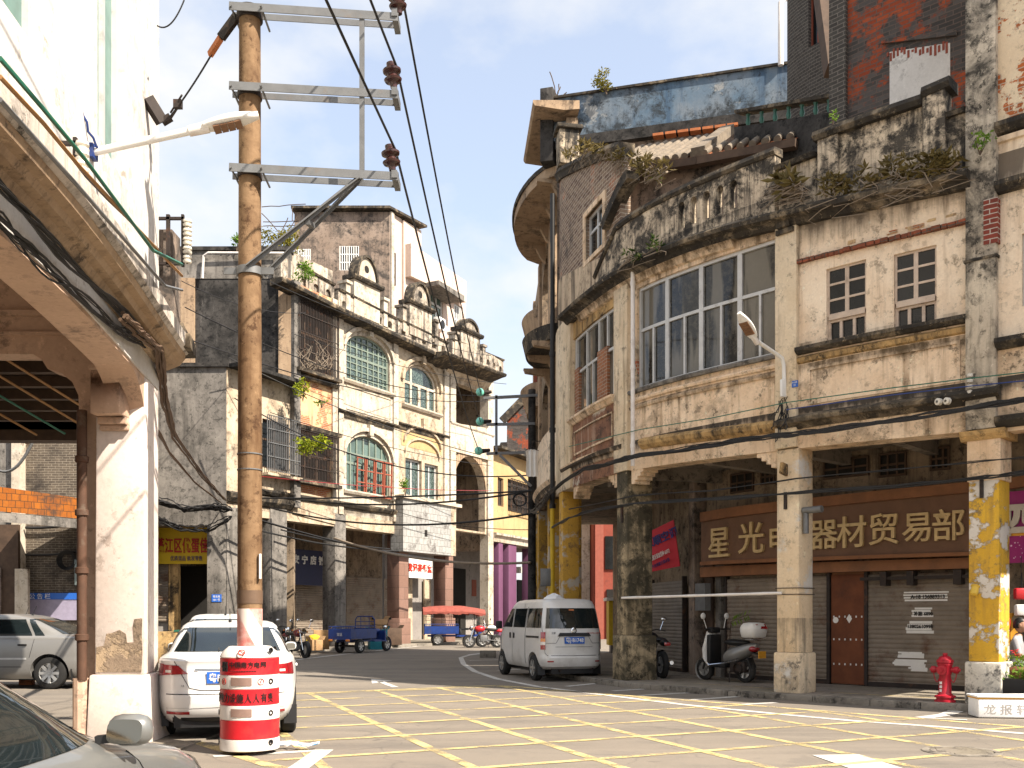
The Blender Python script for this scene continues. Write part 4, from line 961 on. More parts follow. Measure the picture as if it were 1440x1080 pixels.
m = MB(); q = RV * .12; m.hexa([Vector((p.x, p.y, 8.5)) for p in (E0 + q, E1 + q, E1 + q + Vector((.2, .3, 0)), E0 + q + Vector((.2, .3, 0)))] + [p + Vector((0, 0, -.1)) for p in (E0 + q, E1 + q, E1 + q + Vector((.2, .3, 0)), E0 + q + Vector((.2, .3, 0)))])
m.hexa([Vector((p.x, p.y, 8.5)) for p in (E1 + q, E2 + q, E2 + q + Vector((.2, .3, 0)), E1 + q + Vector((.2, .3, 0)))] + [p + Vector((0, 0, -.1)) for p in (E1 + q, E2 + q, E2 + q + Vector((.2, .3, 0)), E1 + q + Vector((.2, .3, 0)))]); m.each('attic_wall', M['concrete_warm'], cb)
m = MB(); FR.box(m, uYL, FR.hit(868, 230)[0], 8.4, 8.5, -2.9, -.2); m.build('roof_terrace', M['concrete'], cb)
# downpipe beside the four-window bay
pu, pz0 = FR.hit(890.5, 655, .14); _, pz1 = FR.hit(890.5, 378, .14)
m = MB(); m.tube([FR.pt(pu, pz0, .15), FR.pt(pu, pz1, .15)], .045, 10)
for z in (pz0 + .4, (pz0 + pz1) / 2, pz1 - .3): m.lathe([(.045, -.04), (.054, -.04), (.054, .04), (.045, .04)], FR.pt(pu, z, .15), n=10)
m.build('downpipe', M['white_plastic'], cb, smooth=40)
pu, pz0 = FR.hit(778, 905, .12); _, pzm = FR.hit(778, 712, .12); _, pz1 = FR.hit(778, 455, .12)
m = MB(); m.tube([FR.pt(pu, .1, .14), FR.pt(pu, pzm, .14)], .065, 10); dp = m.build('downpipe', solid('yellow_pipe_paint', (.60, .40, .02), .5), cb, smooth=40); dp['label'] = 'yellow painted downpipe'
m = MB(); m.tube([FR.pt(pu, pzm, .14), FR.pt(pu, pz1 + 3.4, .14)], .065, 10)
for z in (pzm, pzm + 2, pzm + 4): m.lathe([(.065, -.06), (.085, -.06), (.085, .06), (.065, .06)], FR.pt(pu, z, .14), n=10)
m.build('downpipe', M['black'], cb, smooth=40)
# ground-floor pipe elbow and small fittings on the middle column
c1u = (uC0 + uC1) / 2 - .02
m = MB(); e = FR.pt(c1u - .26, FR.hit(1135, 717, .0)[1], -.05); m.tube([e - FR.t(c1u) * .34 , e + FR.t(c1u) * .02], .06, 10); m.tube([e - FR.t(c1u) * .03 + Vector((0, 0, -.05)), e - FR.t(c1u) * .03 + Vector((0, 0, -.4))], .05, 10)
m.each('pipe_elbow', M['steel'], cb, smooth=40)
m = MB(); u, z = FR.hit(1104, 660, .1); m.box(FR.pt(u, z, .13), (.2, .06, .2), Matrix.Rotation(R(40), 3, 'Z') @ Matrix.Rotation(R(12), 3, 'Y')); m.build('lamp_box', M['ledge_yellow'], cb, bevel=.01)
m = MB(); u, z = FR.hit(1117, 540, .13); FR.box(m, u - .055, u + .055, z - .05, z + .06, .1, .12); np_ = m.build('house_number_plate', M['plate_blue'], cb)
m = MB(); text_add(m, '中山路', .035, FR.pt(u, z + .03, .122), -FR.t(u), ext=.001); text_add(m, '32', .045, FR.pt(u, z - .015, .122), -FR.t(u), ext=.001); m.build('lettering', M['white'], np_)
m = MB(); uu, z = FR.hit(1372, 826, .08); m.lathe([(.0, .14), (.05, .13), (.06, .08), (.05, .0), (.07, -.02)], FR.pt(uu, z, .1) , FR.n(uu) * .6 + Vector((0, 0, -1)), 12); m.build('yellow_cowl', solid('bright_yellow_cowl', (.72, .48, .06), .5), cb, smooth=50)
# iron cable brackets on the columns
m = MB()
for px, py0, py1 in ((1104, 692, 716), (1380, 672, 700), (874, 712, 735)):
    u, z = FR.hit(px, py0, .09); _, z2 = FR.hit(px, py1, .09); FR.box(m, u - .025, u + .025, z2, z, .05, .1)
m.each('cable_bracket', M['iron'], cb)
m = MB()
for px, py in ((1320, 565), (1332, 564)):
    u, z = FR.hit(px, py, .3); m.lathe([(.02, -.04), (.055, -.03), (.055, -.01), (.03, 0), (.055, .01), (.055, .03), (.02, .04)], FR.pt(u, z, .3), FR.n(u) + FR.t(u) * .4, 12)
u, z = FR.hit(1364, 545, .2)
for k in range(4): m.lathe([(.02, 0), (.045, .01), (.045, .05), (.02, .06)], FR.pt(u, z - .1 + k * .085, .2), n=10)
m.each('insulator', M['porcelain'], cb, smooth=40)

# ---------------------------------------------------------------- shop sign, banner
def letters(root, F, chars, off, mat, name='letter', ext=.02, bold=.012):
    for ch, px, py, hpx in chars:
        u, z = F.hit(px, py, off); d = F.xy(u, off).y; m = MB()
        text_add(m, ch, hpx / FPX * d * 1.12, F.pt(u, z, off + ext + .004), -F.t(u) if F.side == 1 else F.t(u), ext=ext, bold=bold)
        m.build(name, mat, root)
u, z = FR.hit(1180, 750, BW + .42)
st = thing('shop_sign', 'long brown board sign with gold characters over the roller shutters', 'sign', FR.pt(u, z - .5, BW + .42))
m = MB(); FR.pbox(m, (1367, 692, 776), (986, 734, 791), BW + .3, BW + .42); m.build('board', M['signboard'], st)
letters(st, FR, [('星', 1013, 763, 42), ('光', 1058, 756, 42), ('电', 1101, 757, 40), ('器', 1160, 752, 40), ('材', 1199, 748, 42), ('贸', 1244, 744, 42), ('易', 1290, 742, 40), ('部', 1335, 738, 42)], BW + .42, M['gold'], ext=.03, bold=.006)
bn = thing('banner', 'red cloth banner with dark lettering hung askew inside the arcade', 'banner', FR.pt(FR.hit(934, 800, -1.9)[0], 2.6, -1.9))
p = [P(906, 751, 23.2), P(947, 731, 22.6), P(956, 796, 22.6), P(906, 806, 23.2)]; n_ = (p[1] - p[0]).cross(p[3] - p[0]).normalized() * .02
m = MB(); m.hexa([p[3], p[2], p[2] + n_, p[3] + n_, p[0], p[1], p[1] + n_, p[0] + n_]); m.build('cloth', M['red_banner'], bn)
rt = (p[1] - p[0]).normalized(); c0 = (p[0] + p[2]) / 2; up = Vector((0, 0, 1)); up = (up - rt * up.dot(rt)).normalized(); nf = rt.cross(up) * .025
m = MB(); text_add(m, '乐顺空调', .24, P(930, 757, 22.85) + nf, rt, up, ext=.004, bold=.006); m.build('lettering', M['blue_ink'], bn)
m = MB(); text_add(m, '维修安装加雪种 66972', .13, P(929, 780, 22.85) + nf, rt, up, ext=.004, width=.56); m.build('lettering', M['white'], bn)
m = MB(); text_add(m, '专业维修空调冰箱', .1, P(930, 792, 22.85) + nf, rt, up, ext=.004, width=.52); m.build('lettering', M['blue_ink'], bn)
# white pole tied between two columns
t = thing('bamboo_pole', 'pale pole tied level between the mossy column and the middle column', 'pole', FR.pt(c1u, 1.8, .1))
a = FR.pt((uD0 + uD1) / 2 - .1, FR.hit(905, 840, .1)[1], .1); b = FR.pt(c1u + .1, FR.hit(1100, 834, .1)[1], .1); m = MB(); m.tube([a.lerp(b, k / 10) for k in range(11)], [.024 + (.006 if k % 2 else 0) for k in range(11)], 8); m.build('shaft', M['white_plastic'], t, smooth=50)
m = MB()
for dz in (-.03, .08): FR.box(m, c1u - .24, c1u + .24, b.z + dz, b.z + dz + .012, -.43, .075)
m.each('wire_tie', M['iron'], t)
# ---------------------------------------------------------------- neighbours of the corner building
nb = thing('shophouse', 'cream shophouse with flaked brick patches at the right edge, magenta sign below', 'building', FR.pt(uY0 - 1.5, 0, -1.5))
uN = uY0 - 4.2; zz = lambda y: FR.hit(1412, y)[1]
m = MB(); wu1, wu0 = FR.hit(1437, 380)[0], FR.hit(1437, 380)[0] - 1.5
FR.wall(m, uN, uY0, zz(182), 15.2, -.25, .02, [(wu0 + .2, wu1 - .25, 10.6, 12.4)]); m.build('wall', plaster('brick_showing_plaster', (.80, .67, .48), (.72, .56, .38), (.25, .2, .15), (.62, .82), None, (.5, .7), (.46, .13, .04), (.545, .56), sc_=1.4, seed=51), nb)
m = MB(); FR.wall(m, uN, uY0, zz(480), zz(182), -.25, .0, [(wu0, wu1, zz(436), zz(335))]); m.build('wall', M['cream_light'], nb)
m = MB(); FR.wall(m, uN, uY0, 4.3, zz(480), -.25, .03); m.build('wall', M['cream'], nb)
window(nb, FR, wu0, wu1, zz(436), zz(335), -.06, [.33, .66], [.6], M['alu'], M['glass'], .07, .07)
window(nb, FR, wu0 + .2, wu1 - .25, 10.6, 12.4, -.06, [.5], [.6], M['paint_frame'], M['glass_dark'], .06, .07)
for y, mt in ((180, 'ledge'), (262, 'ledge'), (482, 'ledge'), (592, 'ledge')):
    m = MB(); FR.moulding(m, [(uN, zz(y)), (uY0 + .01, zz(y))], [(-.02, -.12), (.1, -.1), (.18, -.02), (.18, .05), (-.02, .1)]); m.build('ledge', M[mt], nb)
m = MB(); FR.moulding(m, [(uN, zz(195)), (uY0, zz(195))], [(-.02, -.06), (.05, -.05), (.07, .02), (-.02, .05)]); m.build('moulding', M['cream_light'], nb)
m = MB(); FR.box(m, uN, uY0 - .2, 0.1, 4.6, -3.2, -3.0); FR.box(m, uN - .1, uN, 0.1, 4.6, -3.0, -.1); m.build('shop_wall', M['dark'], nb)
m = MB(); FR.box(m, uN, uY0 - .1, 4.2, 4.3, -.3, .03); m.build('street_beam', M['cream'], nb)
m = MB(); FR.box(m, uY0 - .06, uY0 + .02, .1, 3.0, BW - .1, BW + .1); m.build('door_jamb', M['steel'], nb)
m = MB(); FR.pbox(m, (1406, 674, 689), (1445, 668, 683), BW + .55, BW + .7); m.build('fascia_board', M['wood'], nb)
s0 = FR.hit(1408, 740, BW + .6)[0]
st = thing('shop_sign', 'magenta shop sign with a big silver character cut off by the right edge', 'sign', FR.pt(s0 - 1, 2.9, BW + .6))
m = MB(); za, zb = FR.hit(1412, 792, BW + .6)[1], FR.hit(1412, 692, BW + .6)[1]; FR.box(m, s0 - 2.6, s0, za, zb, BW + .5, BW + .6); m.build('board', M['magenta'], st)
m = MB(); u, z = FR.hit(1437, 731, BW + .62); text_add(m, '四', .58, FR.pt(u, z, BW + .63), -FR.t(u), ext=.025, bold=.03); m.build('letter', solid('silver_letters', (.55, .5, .42), .4, .3), st)
m = MB(); a, z = FR.hit(1415, 750, BW + .62); FR.box(m, a - .8, a, z - .05, z + .04, BW + .6, BW + .615); m.build('stripe', M['plate_yellow'], st)
m = MB(); random.seed(4)
for k in range(70):
    u = s0 - random.uniform(0, 1.2); z = random.uniform(za + .05, za + .5); m.lathe([(0, .002), (random.uniform(.006, .02), .001)], FR.pt(u, z, BW + .602), FR.n(u), 6)
m.build('sparkle', solid('pale_pink', (.75, .5, .68), .5), st)

bb2 = thing('brick_building', 'tall red and black brick building with a whitewashed blind window, behind the roof parapet', 'building', FR.pt(uYL + 1, 0, -3))
ob = -1.3
def hb(x, y, o=ob): return FR.hit(x, y, o)
a, b = hb(1362, 100)[0] - .3, hb(1192, 100)[0]
m = MB(); FR.wall(m, a, b, 8.4, 16.5, ob - .3, ob); m.build('wall', M['brick_red'], bb2)
m = MB(); FR.pbox(m, (1251, 73, 156), (1336, 60, 150), ob - .1, ob + .012); m.build('whitewash', M['whitewash'], bb2)
m = MB()
u0_, z1_ = hb(1336, 60); u1_, z0_ = hb(1247, 72); M['bared_brick'] = solid('bared_brick', (.30, .08, .05), .9, var=.5, scale=9); 
for k in range(17):
    t_ = k / 17; u = u1_ + (u0_ - u1_) * (t_ + random.uniform(-.01, .01)); z = z0_ + (z1_ - z0_) * t_; FR.box(m, min(u, u + (u0_ - u1_) * .035), max(u, u + (u0_ - u1_) * .035), z - random.uniform(.06, .2), z + random.uniform(-.06, .03), ob - .02, ob + .02)
m.build('soldier_course', M['bared_brick'], bb2)
m = MB(); FR.pbox(m, (1241, 57, 63), (1346, 44, 51), ob - .05, ob + .06, ob); m.build('lintel', M['brick_red'], bb2)
a, b = hb(1192, 80)[0], hb(1169, 80)[0]; m = MB(); FR.wall(m, a, b, 8.4, 16.5, ob - .35, ob + .08); m.build('pier', M['brick_grey'], bb2)
m = MB(); m.bar(P(1152, -20, 20.4), P(1168, 100, 19.2), .18, .3, (0, 1, 0)); m.build('leaning_beam', M['darkwood'], bb2)
of = -4.4; a, b = FR.hit(1166, 60, of)[0], FR.hit(1107, 60, of)[0]; wz = FR.hit(1150, 60, of)[1]
m = MB(); FR.wall(m, a, b, 8.4, 17.5, of - .3, of, [(a + .25, a + .95, wz, wz + 1.5)]); m.build('wall', M['brick_grey'], bb2)
window(bb2, FR, a + .25, a + .95, wz, wz + 1.5, of - .1, [.5], [], M['red_frame'], M['glass_dark'], .06, .06)
m = MB(); q = P(1098, 92, 24.6); m.tube([q, q + Vector((0, 0, 1.55)), q + Vector((.15, .1, 1.75)), q + Vector((.5, .4, 1.8))], .07, 10); m.build('downpipe', M['white_plastic'], bb2, smooth=50)

bw = thing('rooftop_wall', 'long faded blue rooftop wall with a shrub growing on its top', 'wall', (4.4, 25.1, 11))
FBl = Fac([(.98, 26.3), (8.6, 24.1)], -1, smooth=False)
m = MB(); z1 = FBl.hit(1000, 107)[1]; z0 = FBl.hit(900, 182)[1]; ue = FBl.hit(1171, 100)[0]
FBl.wall(m, FBl.hit(776, 160)[0], ue, z0, z1, -.25, 0); m.build('wall', M['blue_wall'], bw)
m = MB(); FBl.box(m, .0, ue, z1, z1 + .06, -.3, .06); m.build('coping', M['ledge'], bw)
m = MB(); FBl.box(m, .2, ue + 1, z0 - .28, z0, -.3, .14); m.build('dark_ledge', M['concrete_black'], bw)
m = MB(); FBl.wall(m, .2, ue + 1, 9.2, z0 - .28, -.3, -.06); m.build('wall', M['concrete_warm'], bw)
m = MB(); FBl.box(m, FBl.hit(761, 150)[0], FBl.hit(779, 150)[0], 13.4, FBl.hit(770, 126)[1], -.3, .12); m.build('end_post', M['concrete_black'], bw, bevel=.015)
for k in range(15):
    x = 925 + k * 17.5; y = 189 - k * 2.3
    if x > 1030: break
    m = MB(); u, z = FBl.hit(x, y, .2); FBl.box(m, u - .13, u + .13, z - .02, z + .045, -.05, .2); m.build('ridge_tile', M['tile_red'], bw)
for k in range(7):
    m = MB(); u, z = FR.hit(1052 + k * 19, 181 - k * 3.2, -2.6)
    m.lathe([(.05, 0), (.05, .03), (.03, .05), (.055, .13), (.03, .24), (.045, .28), (.05, .3)], FR.pt(u, z, -2.6), n=10); m.build('baluster', solid('green_glazed_baluster', (.03, .13, .09), .3) if k == 0 else bpy.data.materials['green_glazed_baluster'], cb, smooth=50)
m = MB(); ua, z = FR.hit(1180, 160, -2.6); ub, z2 = FR.hit(1040, 181, -2.6); FR.box(m, min(ua, ub), max(ua, ub), (z + .30, z2 + .30), (z + .37, z2 + .37), -2.7, -2.45); m.build('balustrade_rail', M['ledge'], cb)
m = MB(); FR.box(m, min(ua, ub), max(ua, ub), (z - 1.6, z2 - 1.6), (z, z2), -2.75, -2.45); m.build('terrace_wall', M['concrete_black'], cb)

# the building with bulging balconies further down the street
FE = Fac([(1.42, 25.9), (.94, 33.5), (.80, 40.0)], 1, smooth=False)
eb = thing('balcony_building', 'brown old building seen edge-on with bulging canopies and eaves over the street', 'building', (2.5, 30, 0))
he = lambda x, y, o=0: FE.hit(x, y, o)
m = MB(); FE.wall(m, .0, 3.0, 13.1, 14.4, -.3, 0); FE.wall(m, 0, 11.5, 5.0, 13.1, -.3, 0, [(1.0, 6.8, 9.6, 11.8, 1.2), (1.0, 6.8, 5.9, 8.2, .8), (8, 11, 9.6, 12.4), (8, 11, 5.9, 8.4)])
m.build('wall', plaster('brown_balcony_plaster', (.42, .32, .22), (.30, .22, .15), BLK, (.5, .68), BLK, (.46, .66), seed=61), eb)
m = MB(); FE.box(m, 0, 11.5, 5, 13.1, -2.2, -2.0); FE.box(m, 0, 12, .1, 5, -3.2, -3.0); FE.box(m, 0, 12, 4.9, 5.0, -3.0, -.2); m.each('inner_wall', M['inner'], eb)
for u0, u1 in ((.05, .55), (3.6, 4.1), (7.0, 7.5), (11, 11.5)):
    m = MB(); FE.box(m, u0, u1, .1, 4.9, -.4, .1); m.build('column', M['ochre_col'], eb, bevel=.02); m = MB(); FE.box(m, u0, u1, 4.9, 13.1, -.4, .08); m.build('pilaster', M['tan_plaster'], eb, bevel=.02)
m = MB(); FE.moulding(m, [(-.3, 14.6), (3.0, 14.6)], [(-.3, -.12), (.1, -.16), (.85, -.07), (.90, .0), (.90, .07), (-.3, .1)]); m.build('eaves', M['tan_plaster'], eb)
def bulge(z0, z1, ua, ub, dep, name, mat, flare=0.0):
    m = MB(); r0 = []; r1 = []; n = 16
    for k in range(n + 1):
        t_ = k / n; u = ua + (ub - ua) * t_; o = dep * math.sin(math.pi * t_) ** .5
        r0.append(FE.pt(u, z0, o * (1 - flare))); r1.append(FE.pt(u, z1, o))
    i0 = [FE.pt(ua + (ub - ua) * k / n, z0, -.05) for k in range(n + 1)]; i1 = [FE.pt(ua + (ub - ua) * k / n, z1, -.05) for k in range(n + 1)]
    m.grid([i0, r0, r1, i1, i0]); m.build(name, mat, eb)
bulge(13.15, 13.4, .4, 7.4, 1.1, 'canopy', M['tan_plaster'])
bulge(13.4, 13.52, .4, 7.4, 1.16, 'canopy_edge', M['ledge'])
bulge(8.75, 9.15, .2, 4.0, 1.0, 'canopy', M['ledge'], .1)
bulge(11.0, 11.9, 8.0, 11.4, .55, 'balcony', M['tan_plaster'], .45)
bulge(8.6, 9.4, 8.0, 11.4, .6, 'balcony', M['tan_plaster'], .4)
bulge(4.9, 5.15, .1, 7.4, .5, 'ledge', M['cream'], .3)
bulge(5.15, 6.6, .3, 7.2, .34, 'balcony', M['cream_light'])
m = MB()
for u in (.6, 2.1, 3.6): FE.moulding(m, [(u, 8.75), (u + .22, 8.75)], [(.0, -.7), (.12, -.5), (.25, -.2), (.8, -.12), (.85, .0), (.0, .0)])
for u in (.8, 2.4, 4, 5.6): FE.moulding(m, [(u, 13.15), (u + .2, 13.15)], [(.0, -.55), (.15, -.4), (.3, -.12), (.7, -.08), (.7, .0), (.0, .0)])
m.each('bracket', M['tan_plaster'], eb)
m = MB()
for u, z in ((1.2, 6.1), (1.2, 5.75)): text_add(m, '茶', .3, FE.pt(u, z, .3), FE.t(u) * -1, ext=.005)
m.each('lettering', M['black'], eb)
m = MB(); FE.box(m, 9.6, 9.75, 9, 12.2, .0, .12); m.build('hanging_sign', M['red_frame'], eb)
pr = FR.hit(790, 205)[0]; m = MB(); FR.box(m, pr - .22, pr + .25, zA1 - .1, FR.hit(790, 186)[1], -.4, .1); m.build('parapet_pier', M['parapet'], cb, bevel=.02)
m = MB(); FR.box(m, pr - .3, pr + .32, FR.hit(790, 186)[1], FR.hit(790, 180)[1], -.48, .18); m.build('pier_cap', M['ledge'], cb, bevel=.02)
t = thing('meter_cabinet', 'pale grey electric cabinet beside the yellow downpipe', 'cabinet', P(768, 823, 26.2))
m = MB(); q = P(768, 812, 26.2); m.box(q, (.30, .2, .46)); m.build('case', M['steel'], t, bevel=.012)
# buildings that close the street far behind the arcade
fb = thing('red_building', 'red painted building at the far end of the street, seen through the arcade', 'building', (6.5, 60, 0))
m = MB(); m.bx(4.9, 7.4, 60, 64, 0, 9.5); m.build('wall', plaster('red_paint', (.30, .08, .055), (.24, .06, .04), (.15, .06, .05), (.6, .8), seed=62), fb)
for x in (5.0, 6.6):
    m = MB(); m.bx(x, x + .5, 59.8, 60, 0, 7); m.build('pilaster', solid('red_pilaster', (.32, .09, .06), .7), fb)
m = MB(); m.bx(5.6, 6.5, 59.9, 59.98, 4.2, 6.2); m.build('window', M['glass_dark'], fb)
m = MB(); m.bx(5.7, 6.5, 59.9, 59.98, 0, 3); m.build('door', M['dark'], fb)
fb = thing('white_building', 'white house at the far end of the street beside the red one', 'building', (3.6, 62, 0))
m = MB(); m.bx(2.6, 4.85, 62, 66, 0, 8.5); m.build('wall', M['white_facade'], fb)
m = MB(); m.bx(3.0, 3.8, 61.94, 62.0, 5, 6.6); m.build('window', M['glass_dark'], fb)
m = MB(); m.bx(2.4, 4.9, 61.6, 66, 8.5, 8.8); m.build('roof', M['ledge'], fb)
# ---------------------------------------------------------------- the row across the street
h = lambda x, y, o=0: FL.hit(x, y, o)
U = lambda x, o=0: FL.hit(x, 600, o)[0]
def fbx(root, name, mat, L, Rr, o0, o1, ref=None, bevel=0):
    m = MB(); FL.pbox(m, L, Rr, o0, o1, ref); return m.build(name, mat, root, bevel=bevel)
def row_col(root, x0, x1, mat, zt, name='column', dep=.7, plinth=.7, o1=.06):
    m = MB(); a, b = U(x0), U(x1); FL.box(m, a, b, plinth, zt, o1 - dep, o1); c = m.build(name, mat, root, bevel=.02)
    m = MB(); FL.box(m, a - .08, b + .08, .1, plinth, o1 - dep - .08, o1 + .08); m.build('plinth', mat, c, bevel=.02)
zAr = 5.75
# low two-storey house at the head of the row
L1 = thing('low_house', 'low two-storey house with bare grey flank and caged window, at the head of the row', 'building', (-12, 38.5, 0))
z1 = h(320, 517)[1]; u408 = U(409); c0 = FL.pt(0, 0)
m = MB(); FL.wall(m, 0.02, u408, zAr - .3, z1, -.3, 0, [(U(369), U(409) - .1, h(385, 660)[1], h(385, 592)[1])]); m.each('wall', M['cream_facade'], L1)
fx = Fac([(c0.x - 7, c0.y + .02), (c0.x, c0.y)], -1, smooth=False)
m = MB(); fx.wall(m, 0, 7, 4.75, z1, -.3, 0); m.build('flank_wall', M['concrete'], L1)
m = MB(); fx.box(m, -.1, 7.1, z1, z1 + .14, -.5, .12); FL.box(m, .05, u408 + .1, z1, z1 + .14, -.6, .7); m.build('roof_slab', M['concrete_black'], L1)
m = MB(); m.bx(c0.x - 7, c0.x + 1.6, c0.y + 4, c0.y + 4.3, 0, z1); m.bx(c0.x - 7, c0.x - .2, c0.y + .35, c0.y + 4, 4.75, 4.9); m.each('back_wall', M['inner'], L1)
window(L1, FL, U(369), U(409) - .1, h(385, 660)[1], h(385, 592)[1], -.1, [.5], [.6], M['darkwood'], M['glass_dark'], .07, .07)
def cage(root, u0, u1, z0, z1, off, nx, nz, mat, r=.012):
    m = MB()
    for k in range(nx + 1): u = u0 + (u1 - u0) * k / nx; m.bar(FL.pt(u, z0, off), FL.pt(u, z1, off), r * 2, r * 2)
    for k in range(nz + 1): z = z0 + (z1 - z0) * k / nz; m.bar(FL.pt(u0, z, off + .02), FL.pt(u1, z, off + .02), r * 2, r * 2)
    m.build('window_cage', mat, root)
cage(L1, U(368), U(409) + .2, h(385, 664)[1], h(385, 588)[1], .3, 16, 4, M['steel'], .016)
m = MB(); FL.box(m, U(366), U(409) + .25, h(385, 668)[1] - .1, h(385, 668)[1], 0, .4); m.build('cage_shelf', M['cream_facade'], L1)
m = MB(); FL.moulding(m, [(.02, zAr + .1), (u408, zAr + .1)], [(0, -.25), (.1, -.2), (.22, -.05), (.25, .1), (0, .2)]); m.each('ledge', M['ledge'], L1)
m = MB(); FL.box(m, 0.02, U(338), .1, zAr - .3, -.6, .02); q = m.build('column', M['concrete'], L1, bevel=.02)
m = MB(); fx.box(m, 6.3, 6.98, .1, 4.75, -.4, .03); m.build('column', M['concrete'], L1, bevel=.02)
pt = fx.pt(6.66, h(309, 841)[1], .04); m = MB(); m.box(pt, (.36, .02, .28)); npl = m.build('house_number_plate', M['plate_blue'], L1)
m = MB(); text_add(m, '堤东路', .09, pt + Vector((0, -.012, .06)), (1, 0, 0), ext=.002); text_add(m, '101 号', .1, pt + Vector((0, -.012, -.06)), (1, 0, 0), ext=.002); m.build('lettering', M['white'], npl)
# shop front under the flank
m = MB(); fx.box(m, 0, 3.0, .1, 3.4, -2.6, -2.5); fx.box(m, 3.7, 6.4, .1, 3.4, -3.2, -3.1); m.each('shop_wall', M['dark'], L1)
m = MB(); rows = []
for i in range(81): z = 1.2 + 2.2 * i / 80; rows.append([fx.pt(u, z, -1.2 + .02 * abs(math.sin(math.pi * i / 4))) for u in (2.2, 4.45)])
m.grid(rows); m.build('roller_shutter', M['shutter'], L1)
m = MB(); fx.box(m, 2.2, 4.4, .1, 1.2, -1.5, -1.3); m.build('shop_counter', solid('pale_counter', (.34, .32, .3), .7), L1)
m = MB(); fx.box(m, 4.5, 4.85, .1, 3.4, -1.4, -1.1); m.each('door_jamb', M['ledge_yellow'], L1)
yb = thing('banner', 'yellow shop banner with red characters behind the near pillar', 'banner', fx.pt(4.3, 3.3, -.9))
zb0, zb1 = P(255, 793, 37.6).z, P(255, 742, 37.6).z
m = MB(); fx.box(m, 1.9, 6.3, zb0, zb1, -1.0, -.95); m.build('cloth', M['yellow_banner'], yb)
m = MB(); text_add(m, '蓬江区优蛋佳', .6, P(256, 767, 37.55), (1, 0, 0), ext=.01, bold=.012, width=1.95, spacing=1.1); m.build('lettering', M['red_ink'], yb)
m = MB(); text_add(m, '优质蛋品 批发零售', .2, P(262, 785, 37.55), (1, 0, 0), ext=.006, width=1.2); m.build('lettering', M['blue_ink'], yb)
# three-bay taller houses; cornice heights from the photograph
def cornice(root, xa, ya, xb, yb_, dep=.65, mat='ledge', drop=.2):
    m = MB(); FL.moulding(m, [h(xa, ya, dep), h(xb, yb_, dep)], [(-.02, -drop), (dep * .75, -.14), (dep * .95, -.10), (dep, .0), (dep * .95, .07), (-.02, .1)]); return m.build('cornice', M[mat], root)
L2 = thing('caged_house', 'narrow ochre house with rusty caged windows and blackened flank wall', 'building', FL.pt(U(440), 0, -2))
ua, ub = U(410), U(473); zt = h(410, 395)[1]
wz = [(h(440, 523)[1], h(440, 428)[1]), (h(440, 676)[1], h(440, 612)[1])]
m = MB(); FL.wall(m, ua, ub, zAr, zt, -.3, -.02, [(U(416), U(466), wz[0][0], wz[0][1]), (U(416), U(464), wz[1][0], wz[1][1])]); m.each('wall', M['orange_brick'], L2)
for a, b in wz:
    window(L2, FL, U(416), U(466), a, b, -.16, [.33, .66], [.55], M['darkwood'], M['dark'], .1, .08)
    cage(L2, U(413), U(469), a - .05, b + .05, .28, 26, 4, M['iron'], .016)
    m = MB(); FL.box(m, U(411), U(471), a - .22, a - .08, -.05, .4); m.each('window_sill', M['ledge'], L2)
m = MB(); FL.box(m, U(408), U(417), zAr, zt, -.1, .22); m.each('pilaster', M['concrete'], L2)
m = MB(); FL.box(m, ub - .3, ub + .02, zAr, zt, -.1, .06); m.each('pilaster', M['white_facade'], L2)
fbx(L2, 'balcony_front', M['cream_facade'], (412, 690, 722), (474, 703, 738), -.1, .05)
m = MB(); zq = h(440, 534)[1]; FL.moulding(m, [(ua, zq), (ub, zq)], [(0, -.1), (.15, -.1), (.2, .05), (0, .1)]); zq = h(440, 612)[1] + .2; FL.moulding(m, [(ua, zq), (ub, zq)], [(0, -.1), (.3, -.1), (.34, .05), (0, .1)]); m.each('ledge', M['ledge'], L2)
cc = FL.pt(ua, 0); fy = Fac([(cc.x - 7.5, cc.y + .02), (cc.x, cc.y)], -1, smooth=False); fy0 = cc.y; ztf = P(300, 353, fy0).z
m = MB(); fy.wall(m, 0, 7.45, z1 - 1, P(300, 392, fy0).z, -.3, 0); m.build('flank_wall', M['concrete_black'], L2)
m = MB(); fy.wall(m, 0, 7.45, P(300, 392, fy0).z, ztf, -.3, .03); m.build('flank_parapet', M['concrete'], L2)
m = MB(); fy.box(m, -.1, 7.5, ztf, ztf + .15, -.4, .12); m.build('coping', M['concrete_black'], L2)
m = MB(); fy.box(m, 3.1, 3.65, z1, P(300, 392, fy0).z, -.1, .12); fy.box(m, 7.0, 7.5, z1, P(300, 392, fy0).z, -.1, .10); m.each('flank_pilaster', M['tan_plaster'], L2)
m = MB(); fy.wall(m, .4, 3.0, z1 - 1, P(300, 400, fy0).z, -.1, .05); m.build('brick_patch', M['brick_left'], L2)
m = MB(); q = fy.pt(4.05, P(300, 362, fy0).z, .2); m.tube([q + Vector((-.05, 0, -.9)), q, q + Vector((.2, -.05, .1)), q + Vector((3.2, 0, .1))], .05, 8); m.build('roof_pipe', M['white_plastic'], L2, smooth=50)
m = MB(); FL.box(m, ua - .1, ub, zt + .05, h(440, 395)[1] + .9, -.5, -.2); m.build('roof_parapet', M['old_parapet'], L2)
fbx(L2, 'roof_parapet', M['old_parapet'], (395, 360, 392), (420, 372, 402), -.5, -.1)
L3 = thing('white_house', 'bright white old house with two arched green windows and a rounded gable', 'building', FL.pt(U(515), 0, -2))
L4 = thing('cream_house', 'cream old house with arched windows and a tiled box over the pavement', 'building', FL.pt(U(590), 0, -2))
L5 = thing('loggia_house', 'pale house with dark open loggia above a tall arch at the end of the row', 'building', FL.pt(U(655), 0, -2))
